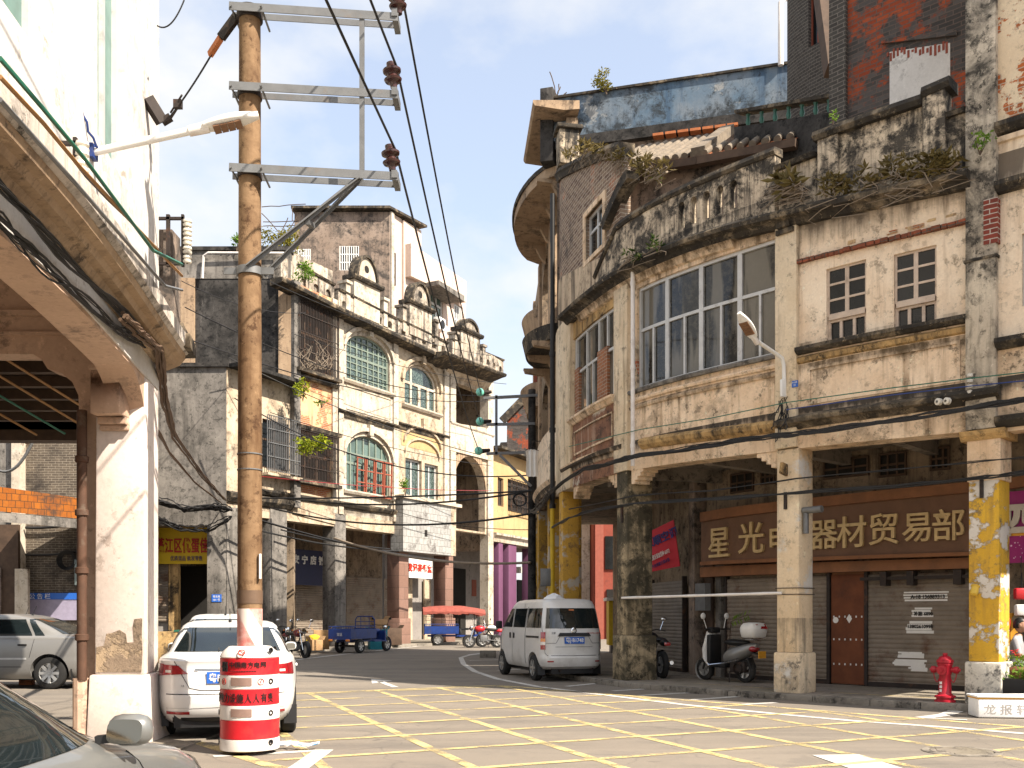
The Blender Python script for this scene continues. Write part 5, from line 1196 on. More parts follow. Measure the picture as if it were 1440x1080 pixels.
cornice(L2, 398, 391, 474, 430); cornice(L3, 474.2, 430, 558, 470); cornice(L4, 558.2, 470, 630, 504)
def rel(x, y): return h(x, y)[1]
# white house
ua, ub = U(474) + .02, U(558); zt = rel(516, 452)
a1 = (U(487), U(548), rel(517, 543), rel(517, 498)); r1 = .75
a2 = (U(487), U(548), rel(517, 694), rel(517, 644)); r2 = .95
m = MB(); FL.wall(m, ua, ub, zAr, zt, -.35, 0, [a1 + (r1,), a2 + (r2,)]); m.each('wall', M['white_facade'], L3)
window(L3, FL, *a1, -.12, [(.28, .09, 0, 1), (.53, .09, 0, 1), (.78, .09, 0, 1), (.14, .05, 0, 1), (.4, .05, 0, 1), (.66, .05, 0, 1), (.89, .05, 0, 1)], [(.2, .04, 0, 1), (.4, .04, 0, 1), (.6, .04, 0, 1), (.8, .1, 0, 1), (1.1, .05, 0, 1), (1.3, .06, 0, 1)], M['green_frame'], M['glass_green'], .09, .08, r1)
window(L3, FL, *a2, -.12, [.14, .28, .43, .57, .72, .86], [(.78, .1, 0, 1), (1.05, .07, 0, 1)], M['green_frame'], M['glass_pale'], .08, .08, r2)
m = MB()
for k in range(4):
    a = a2[0] + (a2[1] - a2[0]) * (.22 + .19 * k); b = a + (a2[1] - a2[0]) * .17; z0_, z1_ = a2[2] - .1, a2[2] + 1.5
    for p, q in (((a, z0_), (a, z1_)), ((b, z0_), (b, z1_)), ((a, z0_), (b, z0_)), ((a, z1_), (b, z1_)), ((a, (z0_ * 2 + z1_) / 3), (b, (z0_ * 2 + z1_) / 3)), ((a, (z0_ + 2 * z1_) / 3), (b, (z0_ + 2 * z1_) / 3))): m.bar(FL.pt(p[0], p[1], .02 + .05 * k), FL.pt(q[0], q[1], .06 + .05 * k), .07, .05)
m.build('window_sash', M['red_frame'], L3)
m = MB()
for (u0, u1, z0_, z1_), r in ((a1, r1), (a2, r2)):
    arc_strip(m, FL, u0 - .14, u1 + .14, z1_, r + .2, .16, -.02, .13); FL.box(m, (u0 + u1) / 2 - .13, (u0 + u1) / 2 + .13, z1_ + r + .02, z1_ + r + .5, -.02, .19)
m.each('archivolt', M['white_facade'], L3)
m = MB()
for (u0, u1, z0_, z1_) in (a1, a2): FL.moulding(m, [(u0 - .3, z0_ - .05), (u1 + .3, z0_ - .05)], [(-.1, -.1), (.1, -.1), (.16, .0), (.16, .06), (-.1, .06)])
m.each('window_sill', M['white_facade'], L3)
m = MB(); zq = rel(517, 585)
for u0, u1, z0_, z1_ in ((a1[0], a1[1], zq + .05, zq + .1), (a1[1], a1[1] + .06, zq + .1, a1[2] - .3), (a1[0], a1[1], a1[2] - .3, a1[2] - .24)): FL.box(m, u0, u1, z0_, z1_, -.02, .035)
m.each('panel_border', M['white_facade'], L3)
m = MB(); zq = rel(516, 589); FL.moulding(m, [(ua, zq), (ub, zq)], [(-.02, -.2), (.06, -.2), (.12, -.02), (.2, .0), (.2, .06), (-.02, .12)]); m.build('string_course', M['ledge'], L3)
m = MB(); FL.box(m, ub - .35, ub, zAr, zt, 0, .1); FL.box(m, ua, ua + .3, zAr, zt, 0, .1); m.each('pilaster', M['white_facade'], L3)
# cream house
ua, ub = U(558) + .02, U(629); zt = rel(594, 492)
a1 = (U(569), U(615), rel(592, 575), rel(592, 542)); r1 = .95
a2 = (U(570), U(593), rel(590, 703), rel(590, 648)); a3 = (U(597), U(616), rel(606, 706), rel(606, 653))
m = MB(); FL.wall(m, ua, ub, zAr, zt, -.35, 0, [a1 + (r1,), a2, a3]); m.each('wall', M['cream_facade'], L4)
window(L4, FL, *a1, -.12, [(.25, .14, 0, 1), (.5, .2, 0, .95), (.77, .2, 0, .95)], [(.98, .12, 0, 1)], M['white_facade'], M['glass_green'], .12, .1, r1)
for a in (a2, a3): window(L4, FL, *a, -.15, [.5], [], M['alu'], M['glass_green'], .09, .08)
m = MB(); arc_strip(m, FL, a1[0] - .15, a1[1] + .15, a1[3], r1 + .18, .18, -.02, .14); FL.box(m, (a1[0] + a1[1]) / 2 - .12, (a1[0] + a1[1]) / 2 + .12, a1[3] + r1 + .05, a1[3] + r1 + .5, -.02, .2)
u0, u1 = a2[0], a3[1]; zq = rel(592, 640); arc_strip(m, FL, u0, u1, zq, .7, .1, -.02, .1); arc_strip(m, FL, u0 - .1, u1 + .1, zq + .5, .75, .1, -.02, .12); FL.box(m, (u0 + u1) / 2 - .1, (u0 + u1) / 2 + .1, zq + 1.2, zq + 1.75, -.02, .17)
m.each('archivolt', M['cream_facade'], L4)
m = MB(); FL.moulding(m, [(a1[0] - .25, a1[2] - .06), (a1[1] + .25, a1[2] - .06)], [(-.1, -.12), (.1, -.1), (.18, .0), (.18, .06), (-.1, .06)]); m.each('window_sill', M['white_facade'], L4)
m = MB(); zq = rel(592, 605); FL.moulding(m, [(ua, zq), (ub, zq)], [(-.02, -.2), (.06, -.2), (.12, -.02), (.2, .0), (.2, .06), (-.02, .12)]); m.build('string_course', M['ledge'], L4)
m = MB(); FL.wall(m, u0 - .3, u1 + .3, zq - .95, zq - .25, -.1, .012); m.build('painted_band', M['yellow_facade'], L4)
m = MB(); FL.box(m, ub - .42, ub, zAr, zt, 0, .12); m.each('pilaster', M['white_facade'], L4)
bx0, bx1 = U(567, .5), U(641, .5); bz0, bz1 = h(600, 778, .5)[1], h(600, 706, .5)[1]
m = MB(); FL.box(m, bx0, bx1, bz0, bz1, -.2, .5); q = m.build('balcony_box', M['white_tile'], L4)
m = MB(); FL.box(m, bx0 - .1, bx1 + .4, bz1, bz1 + .16, -.2, .62); m.build('slab', M['white_facade'], q)
m = MB(); a, z = h(599, 750, .5); FL.box(m, a - .12, a + .12, z - .16, z + .16, .45, .505); m.build('vent_hole', M['dark'], q)
m = MB(); FL.box(m, bx1 - .45, bx1 + .0, bz0, bz1, .49, .505); m.build('pale_edge', M['cream_facade'], q)  # paler cream strip down one edge of the tiled front
# loggia house
ua, ub = U(631), U(691); zt = rel(660, 520)
lo = (U(636), U(684), rel(660, 603), rel(660, 545)); ah = (U(636), U(682), .2, rel(660, 690)); rr = 1.75
m = MB(); FL.wall(m, ua, ub, zAr, zt, -.4, 0, [lo, (ah[0], ah[1], zAr + .1, ah[3], rr)]); m.each('wall', M['cream_facade'], L5)
m = MB(); FL.box(m, ua, ub + 1, 4.9, zt + .2, -3.4, -3.2); m.build('inner_wall', M['inner'], L5); m = MB(); FL.box(m, ub - .2, ub, 4.9, zt, -3.2, -.4); m.build('side_wall', M['inner'], L5); m = MB(); FL.box(m, ua, ub, lo[2] - .6, lo[2] - .4, -3.2, -.4); m.build('loggia_floor', M['soffit'], L5); m = MB(); FL.box(m, ua, ub, zt - .1, zt, -3.2, -.4); m.build('loggia_ceiling', M['soffit'], L5)
m = MB(); FL.box(m, lo[0] + .4, lo[0] + 1.4, lo[2], lo[3] - .9, -2.4, -2.3); m.build('inner_door', M['darkwood'], L5)
fbx(L5, 'balcony_front', M['white_facade'], (633, 594, 633), (692, 603, 648), -.1, .14)
m = MB(); FL.moulding(m, [(ua, lo[2] - .02), (ub, lo[2] - .02)], [(-.1, -.06), (.16, -.06), (.2, .0), (.2, .06), (-.1, .08)]); m.build('rail', M['white_facade'], L5)
m = MB(); n = 20; um_, hh = (ah[0] + ah[1]) / 2, (ah[1] - ah[0]) / 2
for k in range(n):
    t0, t1 = math.pi * (k + .06) / n, math.pi * (k + .94) / n; q = []
    for o in (-.02, .07):
        q += [FL.pt(um_ - math.cos(t0) * hh, ah[3] + math.sin(t0) * rr, o), FL.pt(um_ - math.cos(t1) * hh, ah[3] + math.sin(t1) * rr, o), FL.pt(um_ - math.cos(t1) * (hh + .0), ah[3] + math.sin(t1) * (rr + .75), o), FL.pt(um_ - math.cos(t0) * (hh + .0), ah[3] + math.sin(t0) * (rr + .75), o)]
    m.hexa(q)
m.build('voussoir_ring', M['tan_plaster'], L5)
m = MB(); FL.box(m, ua, ua + .5, zAr, zt, 0, .12); FL.box(m, ub - .55, ub, .1, zt, -.4, .12); m.each('pilaster', M['white_facade'], L5)
cornice(L5, 628, 495, 713, 527, 1.25, 'ledge', .4)
m = MB(); FL.moulding(m, [h(632, 515, .3), h(692, 538, .3)], [(-.02, -.4), (.15, -.2), (.3, .0), (-.02, .2)]); m.build('cornice_bed', M['cream_facade'], L5)
# roof parapets, gables, small posts
def gable(root, xa, xb, yb0, yb1, zb_up, rise, mat, hole=True):
    u0, u1 = U(xa, -.1), U(xb, -.1); z0_ = (h(xa, yb0, -.1)[1] + h(xb, yb1, -.1)[1]) / 2; um = (u0 + u1) / 2; hw = (u1 - u0) / 2
    m = MB(); FL.box(m, u0, u1, z0_, z0_ + zb_up, -.5, -.05); m.build('gable_base', mat, root)
    m = MB(); FL.moulding(m, [(u0 - .15, z0_ + zb_up), (u1 + .15, z0_ + zb_up)], [(-.6, -.05), (.05, -.05), (.12, .05), (.12, .13), (-.6, .13)]); m.build('gable_ledge', M['ledge'], root)
    m = MB(); w = hw * .72; poly = [FL.pt(um - w * math.cos(math.pi * k / 16), z0_ + zb_up + .13 + rise * math.sin(math.pi * k / 16), -.08) for k in range(17)]
    nn = FL.n(um) * -.4; m.prism(poly, nn); m.build('gable_head', mat, root)
    m = MB(); arc_strip(m, FL, um - w, um + w, z0_ + zb_up + .13, rise, .12, -.5, .02); m.build('gable_moulding', M['ledge'], root)
    if hole: m = MB(); m.lathe([(0, .002), (.17, .001)], FL.pt(um, z0_ + zb_up + .13 + rise * .5, -.08), FL.n(um), 14); m.build('oculus', M['dark'], root)
    for u in (u0 - .55, u1 + .3):
        m = MB(); FL.box(m, u, u + .28, z0_, z0_ + zb_up * .75, -.45, -.05); FL.box(m, u - .06, u + .34, z0_ + zb_up * .75, z0_ + zb_up * .75 + .12, -.5, .02); m.build('parapet_post', mat, root)
gable(L3, 497, 533, 437, 459, 1.55, 1.0, M['white_facade'])
gable(L4, 575, 606, 470, 482, 1.5, .95, M['old_parapet'])
gable(L5, 647, 674, 503, 516, 1.5, .5, M['old_parapet'], False)
for root, xa, ya, xb, yb_, hh in ((L2, 418, 404, 470, 431, .9), (L3, 476, 432, 556, 471, .75), (L4, 560, 472, 630, 504, .75), (L5, 636, 497, 708, 525, .7)):
    m = MB(); a, za = h(xa, ya, -.1); b, zb_ = h(xb, yb_, -.1); n = max(3, int((b - a) / .75)); 
    FL.wall(m, a, b, (za, zb_), (za + hh, zb_ + hh), -.4, -.1, [(a + (b - a) * (k + .3) / n, a + (b - a) * (k + .7) / n, min(za, zb_) + .28 * hh, min(za, zb_) + .55 * hh, .12) for k in range(n)])
    m.build('roof_parapet', M['old_parapet'], root)
    m = MB(); FL.moulding(m, [(a, za + hh), (b, zb_ + hh)], [(-.45, -.03), (-.04, -.03), (.0, .05), (-.45, .1)]); m.build('coping', M['ledge'], root)
# arcade of the row: columns, beams, back wall
for root, x0, x1, mt in ((L2, 379, 402, 'concrete'), (L3, 470, 485, 'concrete'), (L4, 560, 573, 'pink_stone'), (L4, 625, 636, 'pink_stone')):
    row_col(root, x0, x1, M[mt], zAr, plinth=1.3 if mt == 'pink_stone' else .5)
for root, xa, xb in ((L1, 338, 400), (L2, 402, 473), (L3, 474, 558), (L4, 559, 629)):
    m = MB(); FL.box(m, U(xa), U(xb), zAr - .55, zAr + .35, -.6, .0); m.build('street_beam', M['cream_facade'], root)
    m = MB(); FL.moulding(m, [(U(xa), zAr + .45), (U(xb), zAr + .45)], [(-.02, -.15), (.12, -.12), (.2, .0), (.2, .08), (-.02, .1)]); m.each('ledge', M['ledge'], root)
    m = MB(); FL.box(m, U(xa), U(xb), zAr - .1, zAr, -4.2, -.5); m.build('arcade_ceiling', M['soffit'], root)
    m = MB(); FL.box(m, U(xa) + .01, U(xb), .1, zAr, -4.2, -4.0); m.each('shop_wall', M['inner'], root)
for root, xa, xb in ((L2, 416, 462), (L3, 487, 538), (L3, 540, 553)):
    m = MB(); rows = []; zt_ = 3.2
    for i in range(121): z = .15 + zt_ * i / 120; rows.append([FL.pt(u, z, -3.92 + .02 * abs(math.sin(math.pi * i / 4))) for u in (U(xa, -3.9), U(xb, -3.9))])
    m.grid(rows); m.build('roller_shutter', M['shutter'], root)
m = MB(); a, z0_ = h(408, 822, -3.2); b, z1_ = h(462, 776, -3.2); FL.box(m, a, b, z0_, z1_, -3.3, -3.2)
st = thing('shop_sign', 'navy shop sign with white square characters under the row arcade', 'sign', FL.pt(a, z0_, -3.25)); m.build('board', solid('navy_board', (.012, .018, .07), .5), st)
m = MB()
for k, ch in enumerate('安宁店铺'): text_add(m, ch, .42, FL.pt(a + (b - a) * (.14 + .22 * k), z1_ - .45, -3.18), FL.t(a), ext=.01, bold=.015)
m.build('lettering', M['white'], st)
m = MB(); a, z0_ = h(572, 812, -3.0); b, z1_ = h(608, 786, -3.0); FL.box(m, a, b, z0_, z1_, -3.1, -3.0)
st = thing('shop_sign', 'small pale shop sign with red characters between the pink stone columns', 'sign', FL.pt(a, z0_, -3)); m.build('board', M['white'], st)
m = MB()
for k, ch in enumerate('发记茶餐室'): text_add(m, ch, .42, FL.pt(a + (b - a) * (.12 + .19 * k), (z0_ + z1_) / 2, -2.98), FL.t(a), ext=.01, bold=.02)
m.build('lettering', M['red_ink'], st)
m = MB(); FL.box(m, U(574, -3.8), U(580, -3.8), .1, 3.4, -3.9, -3.8); FL.box(m, U(597, -3.8), U(606, -3.8), .1, 3.4, -3.9, -3.8); m.each('door_jamb', M['cream_facade'], L4)
m = MB(); FL.box(m, U(632), U(691), .1, 8.5, -4.2, -4.0); m.each('shop_wall', plaster('grey_shop_wall', (.30, .28, .26), (.22, .2, .19), (.1, .1, .1), (.6, .8), seed=71), L5)
m = MB(); FL.box(m, U(638, -3.9), U(655, -3.9), .1, 4.2, -3.98, -3.9); m.build('shop_door', M['dark'], L5)
m = MB(); FL.box(m, U(664, -3.9), U(670, -3.9), 2.6, 3.6, -3.98, -3.9); m.build('notice', M['red_frame'], L5)
# yellow house with purple columns
L6 = thing('purple_column_house', 'low yellow house on purple columns at the bend of the street', 'building', FL.pt(U(730), 0, -2))
ua, ub = U(691) + .05, U(775); zt = rel(720, 640); zl = rel(720, 757)
w1, w2 = (U(700), U(708), rel(704, 712), rel(704, 672)), (U(714), U(745), rel(730, 722), rel(730, 678))
m = MB(); FL.wall(m, ua, ub, zl, zt, -.3, 0, [w1, w2]); m.each('wall', M['yellow_facade'], L6)
window(L6, FL, *w1, -.1, [.5], [.5], M['darkwood'], M['dark'], .1, .08); window(L6, FL, *w2, -.1, [.25, .5, .75], [.6], M['darkwood'], M['dark'], .1, .08)
cage(L6, w2[0], w2[1], w2[2], w2[3], .2, 14, 5, M['iron'], .02)
m = MB(); FL.moulding(m, [(ua, zl), (ub, zl)], [(-.2, -.35), (.1, -.35), (.15, -.1), (.3, .0), (.3, .12), (-.2, .15)]); m.each('ledge', M['white_facade'], L6)
m = MB(); FL.box(m, ua, ub, zt - .05, zt + .1, -1.5, .6); m.build('roof', M['ledge'], L6)
for xa, xb in ((700, 706), (714, 725), (747, 758)):
    m = MB(); FL.box(m, U(xa), U(xb), .1, zl - .35, -.6, .06); m.build('column', M['purple'], L6, bevel=.02)
m = MB(); FL.box(m, ua, ub, .1, zl, -4.2, -4.0); m.each('shop_wall', plaster('grey_back_wall', (.36, .34, .32), (.28, .26, .25), (.1, .1, .1), (.6, .8), seed=72), L6)
m = MB(); FL.box(m, ua, ub, zl - .4, zl - .3, -4, -.2); m.build('arcade_ceiling', M['soffit'], L6)
m = MB(); FL.box(m, U(728, -3.9), U(742, -3.9), .1, 3.8, -3.99, -3.9); m.build('shop_door', M['dark'], L6)
m = MB(); FL.pbox(m, (731, 797, 806), (744, 797, 804), -2.6, -2.2); m.build('light_panel', M['white'], L6)
# brick gable behind it
gb = thing('brick_gable_house', 'dark red brick house with a sloping gable beyond the yellow house', 'building', (0.5, 66, 0))
m = MB(); m.prism([P(712, 760, 66), P(775, 760, 66), P(775, 540, 66), P(757, 540, 66), P(713, 588, 66)], (0, 6, 0)); m.each('wall', M['brick_red'], gb)
m = MB(); m.bar(P(706, 592, 65.8), P(762, 535, 65.8), .5, .25, (0, 1, 0)); m.build('verge', M['ledge'], gb)
m = MB(); m.prism([P(690, 660, 65), P(765, 655, 65), P(745, 620, 67), P(704, 622, 67)], (0, .3, -.2)); m.build('lower_roof', M['tile'], gb)
# tall houses standing behind the row
of = -4.5
th = thing('tall_house', 'tall grey stained house with overhanging flat roof and barred windows, behind the row', 'building', (-12, 56, 0))
cpt = FL.pt(U(548, of), 0, of); fz = Fac([(cpt.x - 7.2, cpt.y + .02), (cpt.x, cpt.y)], -1, smooth=False); dc = cpt.y
zz_ = lambda y: P(548, y, dc).z; ux = lambda x: 7.2 - (548 - x) / FPX * dc
ops = [(ux(417), ux(436), zz_(378), zz_(350)), (ux(478), ux(504), zz_(380), zz_(346))]
m = MB(); fz.wall(m, ux(414), 7.2, 9, zz_(298), -.3, 0, ops); m.each('wall', M['concrete_warm'], th)
for o_ in ops:
    f = MB(); n = 8; u0, u1, z0_, z1_ = o_
    for k in range(n + 1): u = u0 + (u1 - u0) * k / n; f.bar(fz.pt(u, z0_, -.02), fz.pt(u, z1_, -.02), .05, .05)
    for k in range(4): z = z0_ + (z1_ - z0_) * k / 3; f.bar(fz.pt(u0, z, -.03), fz.pt(u1, z, -.03), .05, .05)
    q = f.build('window_grille', M['white'], th); g = MB(); g.face([fz.pt(u0, z0_, -.2), fz.pt(u1, z0_, -.2), fz.pt(u1, z1_, -.2), fz.pt(u0, z1_, -.2)]); g.build('pane', M['glass_dark'], q)
ub_ = U(590, of)
m = MB(); FL.wall(m, U(548, of), U(565, of), 9, zz_(298), of - .3, of); FL.wall(m, U(565, of), ub_, 9, zz_(300), of - .3, of + .12); m.each('wall', M['pale_modern'], th)
m = MB(); FL.box(m, U(553, of), U(556, of), zz_(398), zz_(352), of - .1, of + .03); m.build('slit_window', M['glass_dark'], th)
m = MB(); FL.box(m, U(549, of) - .05, U(552, of), 9, zz_(298), of - .1, of + .12); m.build('corner_strip', M['white_facade'], th)
m = MB(); zr = zz_(296); poly = [fz.pt(ux(411), zr, .35), fz.pt(7.25, zr, .35), FL.pt(ub_ + .1, zr, of + .45), FL.pt(ub_ + .1, zr, of - 4), fz.pt(ux(411), zr, -6)]
m.prism(poly, (0, 0, .13)); m.build('roof_slab', M['ledge'], th)
mh = thing('modern_house', 'pale concrete house with green glazing and an air conditioner, behind the row', 'building', FL.pt(U(620, of), 0, of - 2))
ua, ub = ub_ + .05, U(655, of); zz2 = lambda x, y: FL.hit(x, y, of)[1]
wz0, wz1 = zz2(610, 462), zz2(610, 402)
m = MB(); FL.wall(m, ua, ub, 9, zz2(600, 372), of - .3, of, [(ua + .3, ua + 3.2, wz0, wz1), (ua + 4.6, ub - .4, wz0, wz1 - .2)]); m.each('wall', M['pale_modern'], mh)
window(mh, FL, ua + .3, ua + 3.2, wz0, wz1, of - .08, [.25, .5, .75], [.6], M['alu'], M['glass_pale'], .12, .1)
window(mh, FL, ua + 4.6, ub - .4, wz0, wz1 - .2, of - .08, [.2, .4, .6, .8], [.6], M['alu'], M['glass_pale'], .12, .1)
fbx(mh, 'roof_fascia', M['pale_modern'], (578, 342, 388), (656, 396, 425), of - .2, of + .5)
fbx(mh, 'canopy', M['concrete'], (617, 394, 400), (653, 416, 424), of, of + 1.2)
m = MB(); a, z = FL.hit(620, 456, of + .3); FL.box(m, a - .4, a + .4, z - .35, z + .35, of + .02, of + .4); ac = m.build('air_conditioner', M['white'], mh, bevel=.02)
m = MB(); m.lathe([(0, .01), (.26, .01), (.26, 0)], FL.pt(a + .05, z, of + .405), FL.n(a), 16); m.build('fan_grille', M['black'], ac)
# ---------------------------------------------------------------- the near building on the left
FN = Fac([(-3.3, -4.0), (-3.42, 4.0), (-3.52, 6.6), (-3.72, 8.6), (-4.12, 11.2), (-4.22, 11.9)], -1)
nl = thing('arcade_building', 'white near building on a pinkish pillar with cornice and cables, filling the left edge', 'building', (-7, 8, 0))
hn = lambda x, y, o=0: FN.hit(x, y, o)
uP = FN.len
uS = uP - .70                                     # start of the pillar
zL = 4.62
w1 = (hn(58, 60)[0] - 1.5, hn(58, 60)[0], hn(58, 80)[1], 8.6); w2 = (hn(137, 190)[0], hn(176, 250)[0], (hn(137, 192)[1] + hn(175, 256)[1]) / 2, 9.4)
w0 = (w1[0] - 3.2, w1[0] - 1.6, w1[2], 8.6)
m = MB(); FN.wall(m, 0, uP, zL, 12.5, -.3, 0, [w0, w1, w2]); m.build('wall', M['white_wall'], nl)
for w_ in (w0, w1, w2): window(nl, FN, w_[0], w_[1], w_[2], w_[3], -.07, [.5], [.55], M['alu'], M['glass_frost'], .07, .08)
m = MB()
for (x, y, _) in ((-4.22, 11.9, 0),): m.face([(x, y, zL), (-6.6, 17.3, zL), (-6.6, 17.3, 12.5), (x, y, 12.5)]); m.face([(-6.6, 17.3, zL), (-13, 17.3, zL), (-13, 17.3, 12.5), (-6.6, 17.3, 12.5)])
m.face([(-3.6, -4, 12.4), (-4.3, 12, 12.4), (-6.6, 17.3, 12.4), (-13, 17.3, 12.4), (-13, -4, 12.4)])
m.build('rear_wall', M['white_wall'], nl)
# parapet ledge: pale slab edge, stepped brown soffit
m = MB(); FN.moulding(m, [(0, zL), (uP + .12, zL)], [(-.05, -.02), (.30, -.02), (.34, .02), (.34, .17), (.30, .21), (-.02, .24)]); m.build('ledge', plaster('mouldy_slab_edge', (.66, .60, .54), (.5, .44, .38), BLK, (.52, .68), BLK, (.5, .68), seed=81), nl)
m = MB(); FN.moulding(m, [(0, zL - .02), (uP + .08, zL - .02)], [(-.05, -.20), (.06, -.20), (.10, -.15), (.17, -.13), (.20, -.08), (.27, -.06), (.29, .0), (-.05, .0)]); m.build('cornice', M['tan_plaster'], nl)
m = MB(); FN.box(m, 0, uP, 4.14, zL - .2, -.36, .0); m.build('street_beam', M['white_wall'], nl)
m = MB(); FN.box(m, 0, uS + .1, 4.10, 4.16, -.40, -.02); m.build('beam_soffit', M['pink_plaster'], nl)
m = MB(); uc = uS + .06     # cove where the beam bends down to the pillar
for o in (-.40, -.02):
    m.face([FN.pt(uc, 4.12, o)] + [FN.pt(uc - .95 * (1 - math.sin(math.pi / 2 * k / 8)), 4.12 - .5 * (1 - math.cos(math.pi / 2 * k / 8)), o) for k in range(9)])
m.grid([[FN.pt(uc - .95 * (1 - math.sin(math.pi / 2 * k / 8)), 4.12 - .5 * (1 - math.cos(math.pi / 2 * k / 8)), o) for o in (-.40, -.02)] for k in range(9)]); m.build('arch_cove', M['pink_plaster'], nl, smooth=60)
# pillar and its corbel
yf = 11.2
m = MB(); m.hexa([Vector(q) for q in ((-4.70, yf, .78), (-4.125, yf, .78), (-4.225, 11.9, .78), (-4.75, 11.9, .78), (-4.68, yf, 4.14), (-4.125, yf, 4.14), (-4.225, 11.9, 4.14), (-4.75, 11.9, 4.14))]); m.build('pillar', M['pillar_paint'], nl, bevel=.025)
m = MB(); m.hexa([Vector(q) for q in ((-4.78, yf - .05, .0), (-4.05, yf - .05, .0), (-4.10, 11.98, .0), (-4.83, 11.98, .0), (-4.75, yf - .03, .78), (-4.09, yf - .03, .78), (-4.17, 11.95, .78), (-4.80, 11.95, .78))]); m.build('plinth', M['pillar_paint'], nl, bevel=.03)
m = MB()
for k, (dz, e) in enumerate(((3.52, .06), (3.58, .12), (3.66, .18), (4.04, .30), (4.13, .36))):
    z0 = dz; z1 = (3.58, 3.66, 4.04, 4.13, 4.2)[k]
    m.bx(-4.62, -4.30, yf - e - (.12 if k == 2 else 0), yf, z0, z1)
m.build('corbel', M['pink_plaster'], nl, bevel=.012)
m = MB(); poly = [P(x * .3125, 800 + y * .3125, yf - .004) for x, y in ((431, 465), (433, 352), (468, 345), (478, 292), (505, 288), (538, 274), (566, 292), (572, 332), (602, 330), (597, 262), (604, 226), (640, 222), (638, 300), (641, 380), (636, 466))]
m.prism(poly, (0, .02, 0)); m.build('bare_patch', plaster('bared_grey_render', (.33, .25, .18), (.24, .18, .13), (.10, .08, .06), (.5, .66), None, (.5, .7), (.48, .36, .24), (.52, .58), brickpeel=False, sc_=3.0, seed=91, bump=.6), nl)
# cross wall with scalloped opening, and the high arcade behind
poly = [(-9.5, 4.40), (-6.5, 4.42), (-5.45, 4.42), (-5.35, 4.36), (-5.28, 4.25), (-5.12, 4.2), (-5.0, 4.1), (-4.93, 3.95), (-4.92, 3.7), (-4.86, 3.62), (-4.86, .0), (-4.65, .0), (-4.65, 4.16), (-4.3, 4.16), (-4.3, 6.05), (-9.5, 6.05)]
m = MB(); m.prism([(x, yf + .12, z) for x, z in poly], (0, .3, 0)); m.build('cross_wall', M['pink_plaster'], nl)
m = MB(); m.bx(-9.5, -4.5, yf + .05, yf + .12, 4.84, 4.9); m.bx(-9.5, -4.5, yf + .07, yf + .12, 4.62, 4.66); m.build('moulding', M['pink_plaster'], nl)
m = MB(); m.bx(-9.5, -4.35, -4, yf + .2, 6.0, 6.1); m.bx(-9.6, -9.4, -4, yf, 0, 6.0); m.build('arcade_ceiling', M['pink_plaster'], nl)
m = MB(); m.face([(-4.4, 11.7, 4.75), (-6.5, 17.2, 4.75), (-13, 17.2, 4.75), (-13, 11.7, 4.75)])
for k in range(7): m.bx(-13, -4.8 - k * .3, 12.1 + k * .8, 12.22 + k * .8, 4.6, 4.74)
m.build('timber_ceiling', M['darkwood'], nl)
m = MB(); m.bx(-13, -6.4, 16.9, 17.2, 4.42, 4.74); m.build('lintel', M['darkwood'], nl)
m = MB(); m.tube([(-4.83, yf - .02, .72), (-4.83, yf - .02, 3.75)], .055, 10)
for z in (1.2, 1.95, 2.6, 3.2): m.lathe([(.055, -.04), (.075, -.03), (.075, .03), (.055, .04)], (-4.83, yf - .02, z), n=10)
m.build('downpipe', solid('rusty_brown_pipe', (.10, .05, .03), .8, var=.4, dirt=(.16, .13, .1)), nl, smooth=40)
m = MB(); m.tube([(-4.86, yf + .02, .0), (-4.86, yf + .02, .74)], .085, 10); m.build('pipe_casing', M['pink_plaster'], nl)
# corner console and cornice return at the end of the facade
m = MB()
for z0, z1, e in ((4.50, 4.62, .12), (4.62, 4.78, .42), (4.78, 4.9, .34)): m.hexa([Vector(q) for q in ((-4.45, 11.75, z0), (-4.22 + e, 11.75, z0), (-4.32 + e, 12.3, z0), (-4.6, 12.3, z0), (-4.45, 11.75, z1), (-4.22 + e, 11.75, z1), (-4.32 + e, 12.3, z1), (-4.6, 12.3, z1))])
m.build('cornice_return', M['ledge'], nl, bevel=.01)
m = MB(); pts = [(.02, 4.95), (.34, 4.92), (.44, 4.8), (.42, 4.66), (.32, 4.54), (.18, 4.48), (.02, 4.46)]
m.prism([(-4.32 + x, 12.0, z) for x, z in pts], (-.12, .35, 0)); m.build('console', M['tan_plaster'], nl, bevel=.02)
m = MB(); q = P(236, 330, 12.0); m.bx(q.x - .12, q.x + .05, 12, 12.3, 4.85, 6.1); m.build('corner_post', M['concrete_warm'], nl)
t = thing('stay_bracket', 'rusty iron bracket bolted to the white wall holding the stay cable of the pole', 'bracket', P(218, 155, 11.4))  # wall bracket for the stay cable, carries no lamp
m = MB(); a = hn(207, 138, .02); p = FN.pt(a[0], a[1], .02); e = P(228, 172, 11.3); m.bar(p, e, .09, .12); m.bar(e, e + Vector((.1, 0, .06)), .07, .07); m.build('iron', M['iron'], t)
SP0 = e + Vector((.08, 0, .05))
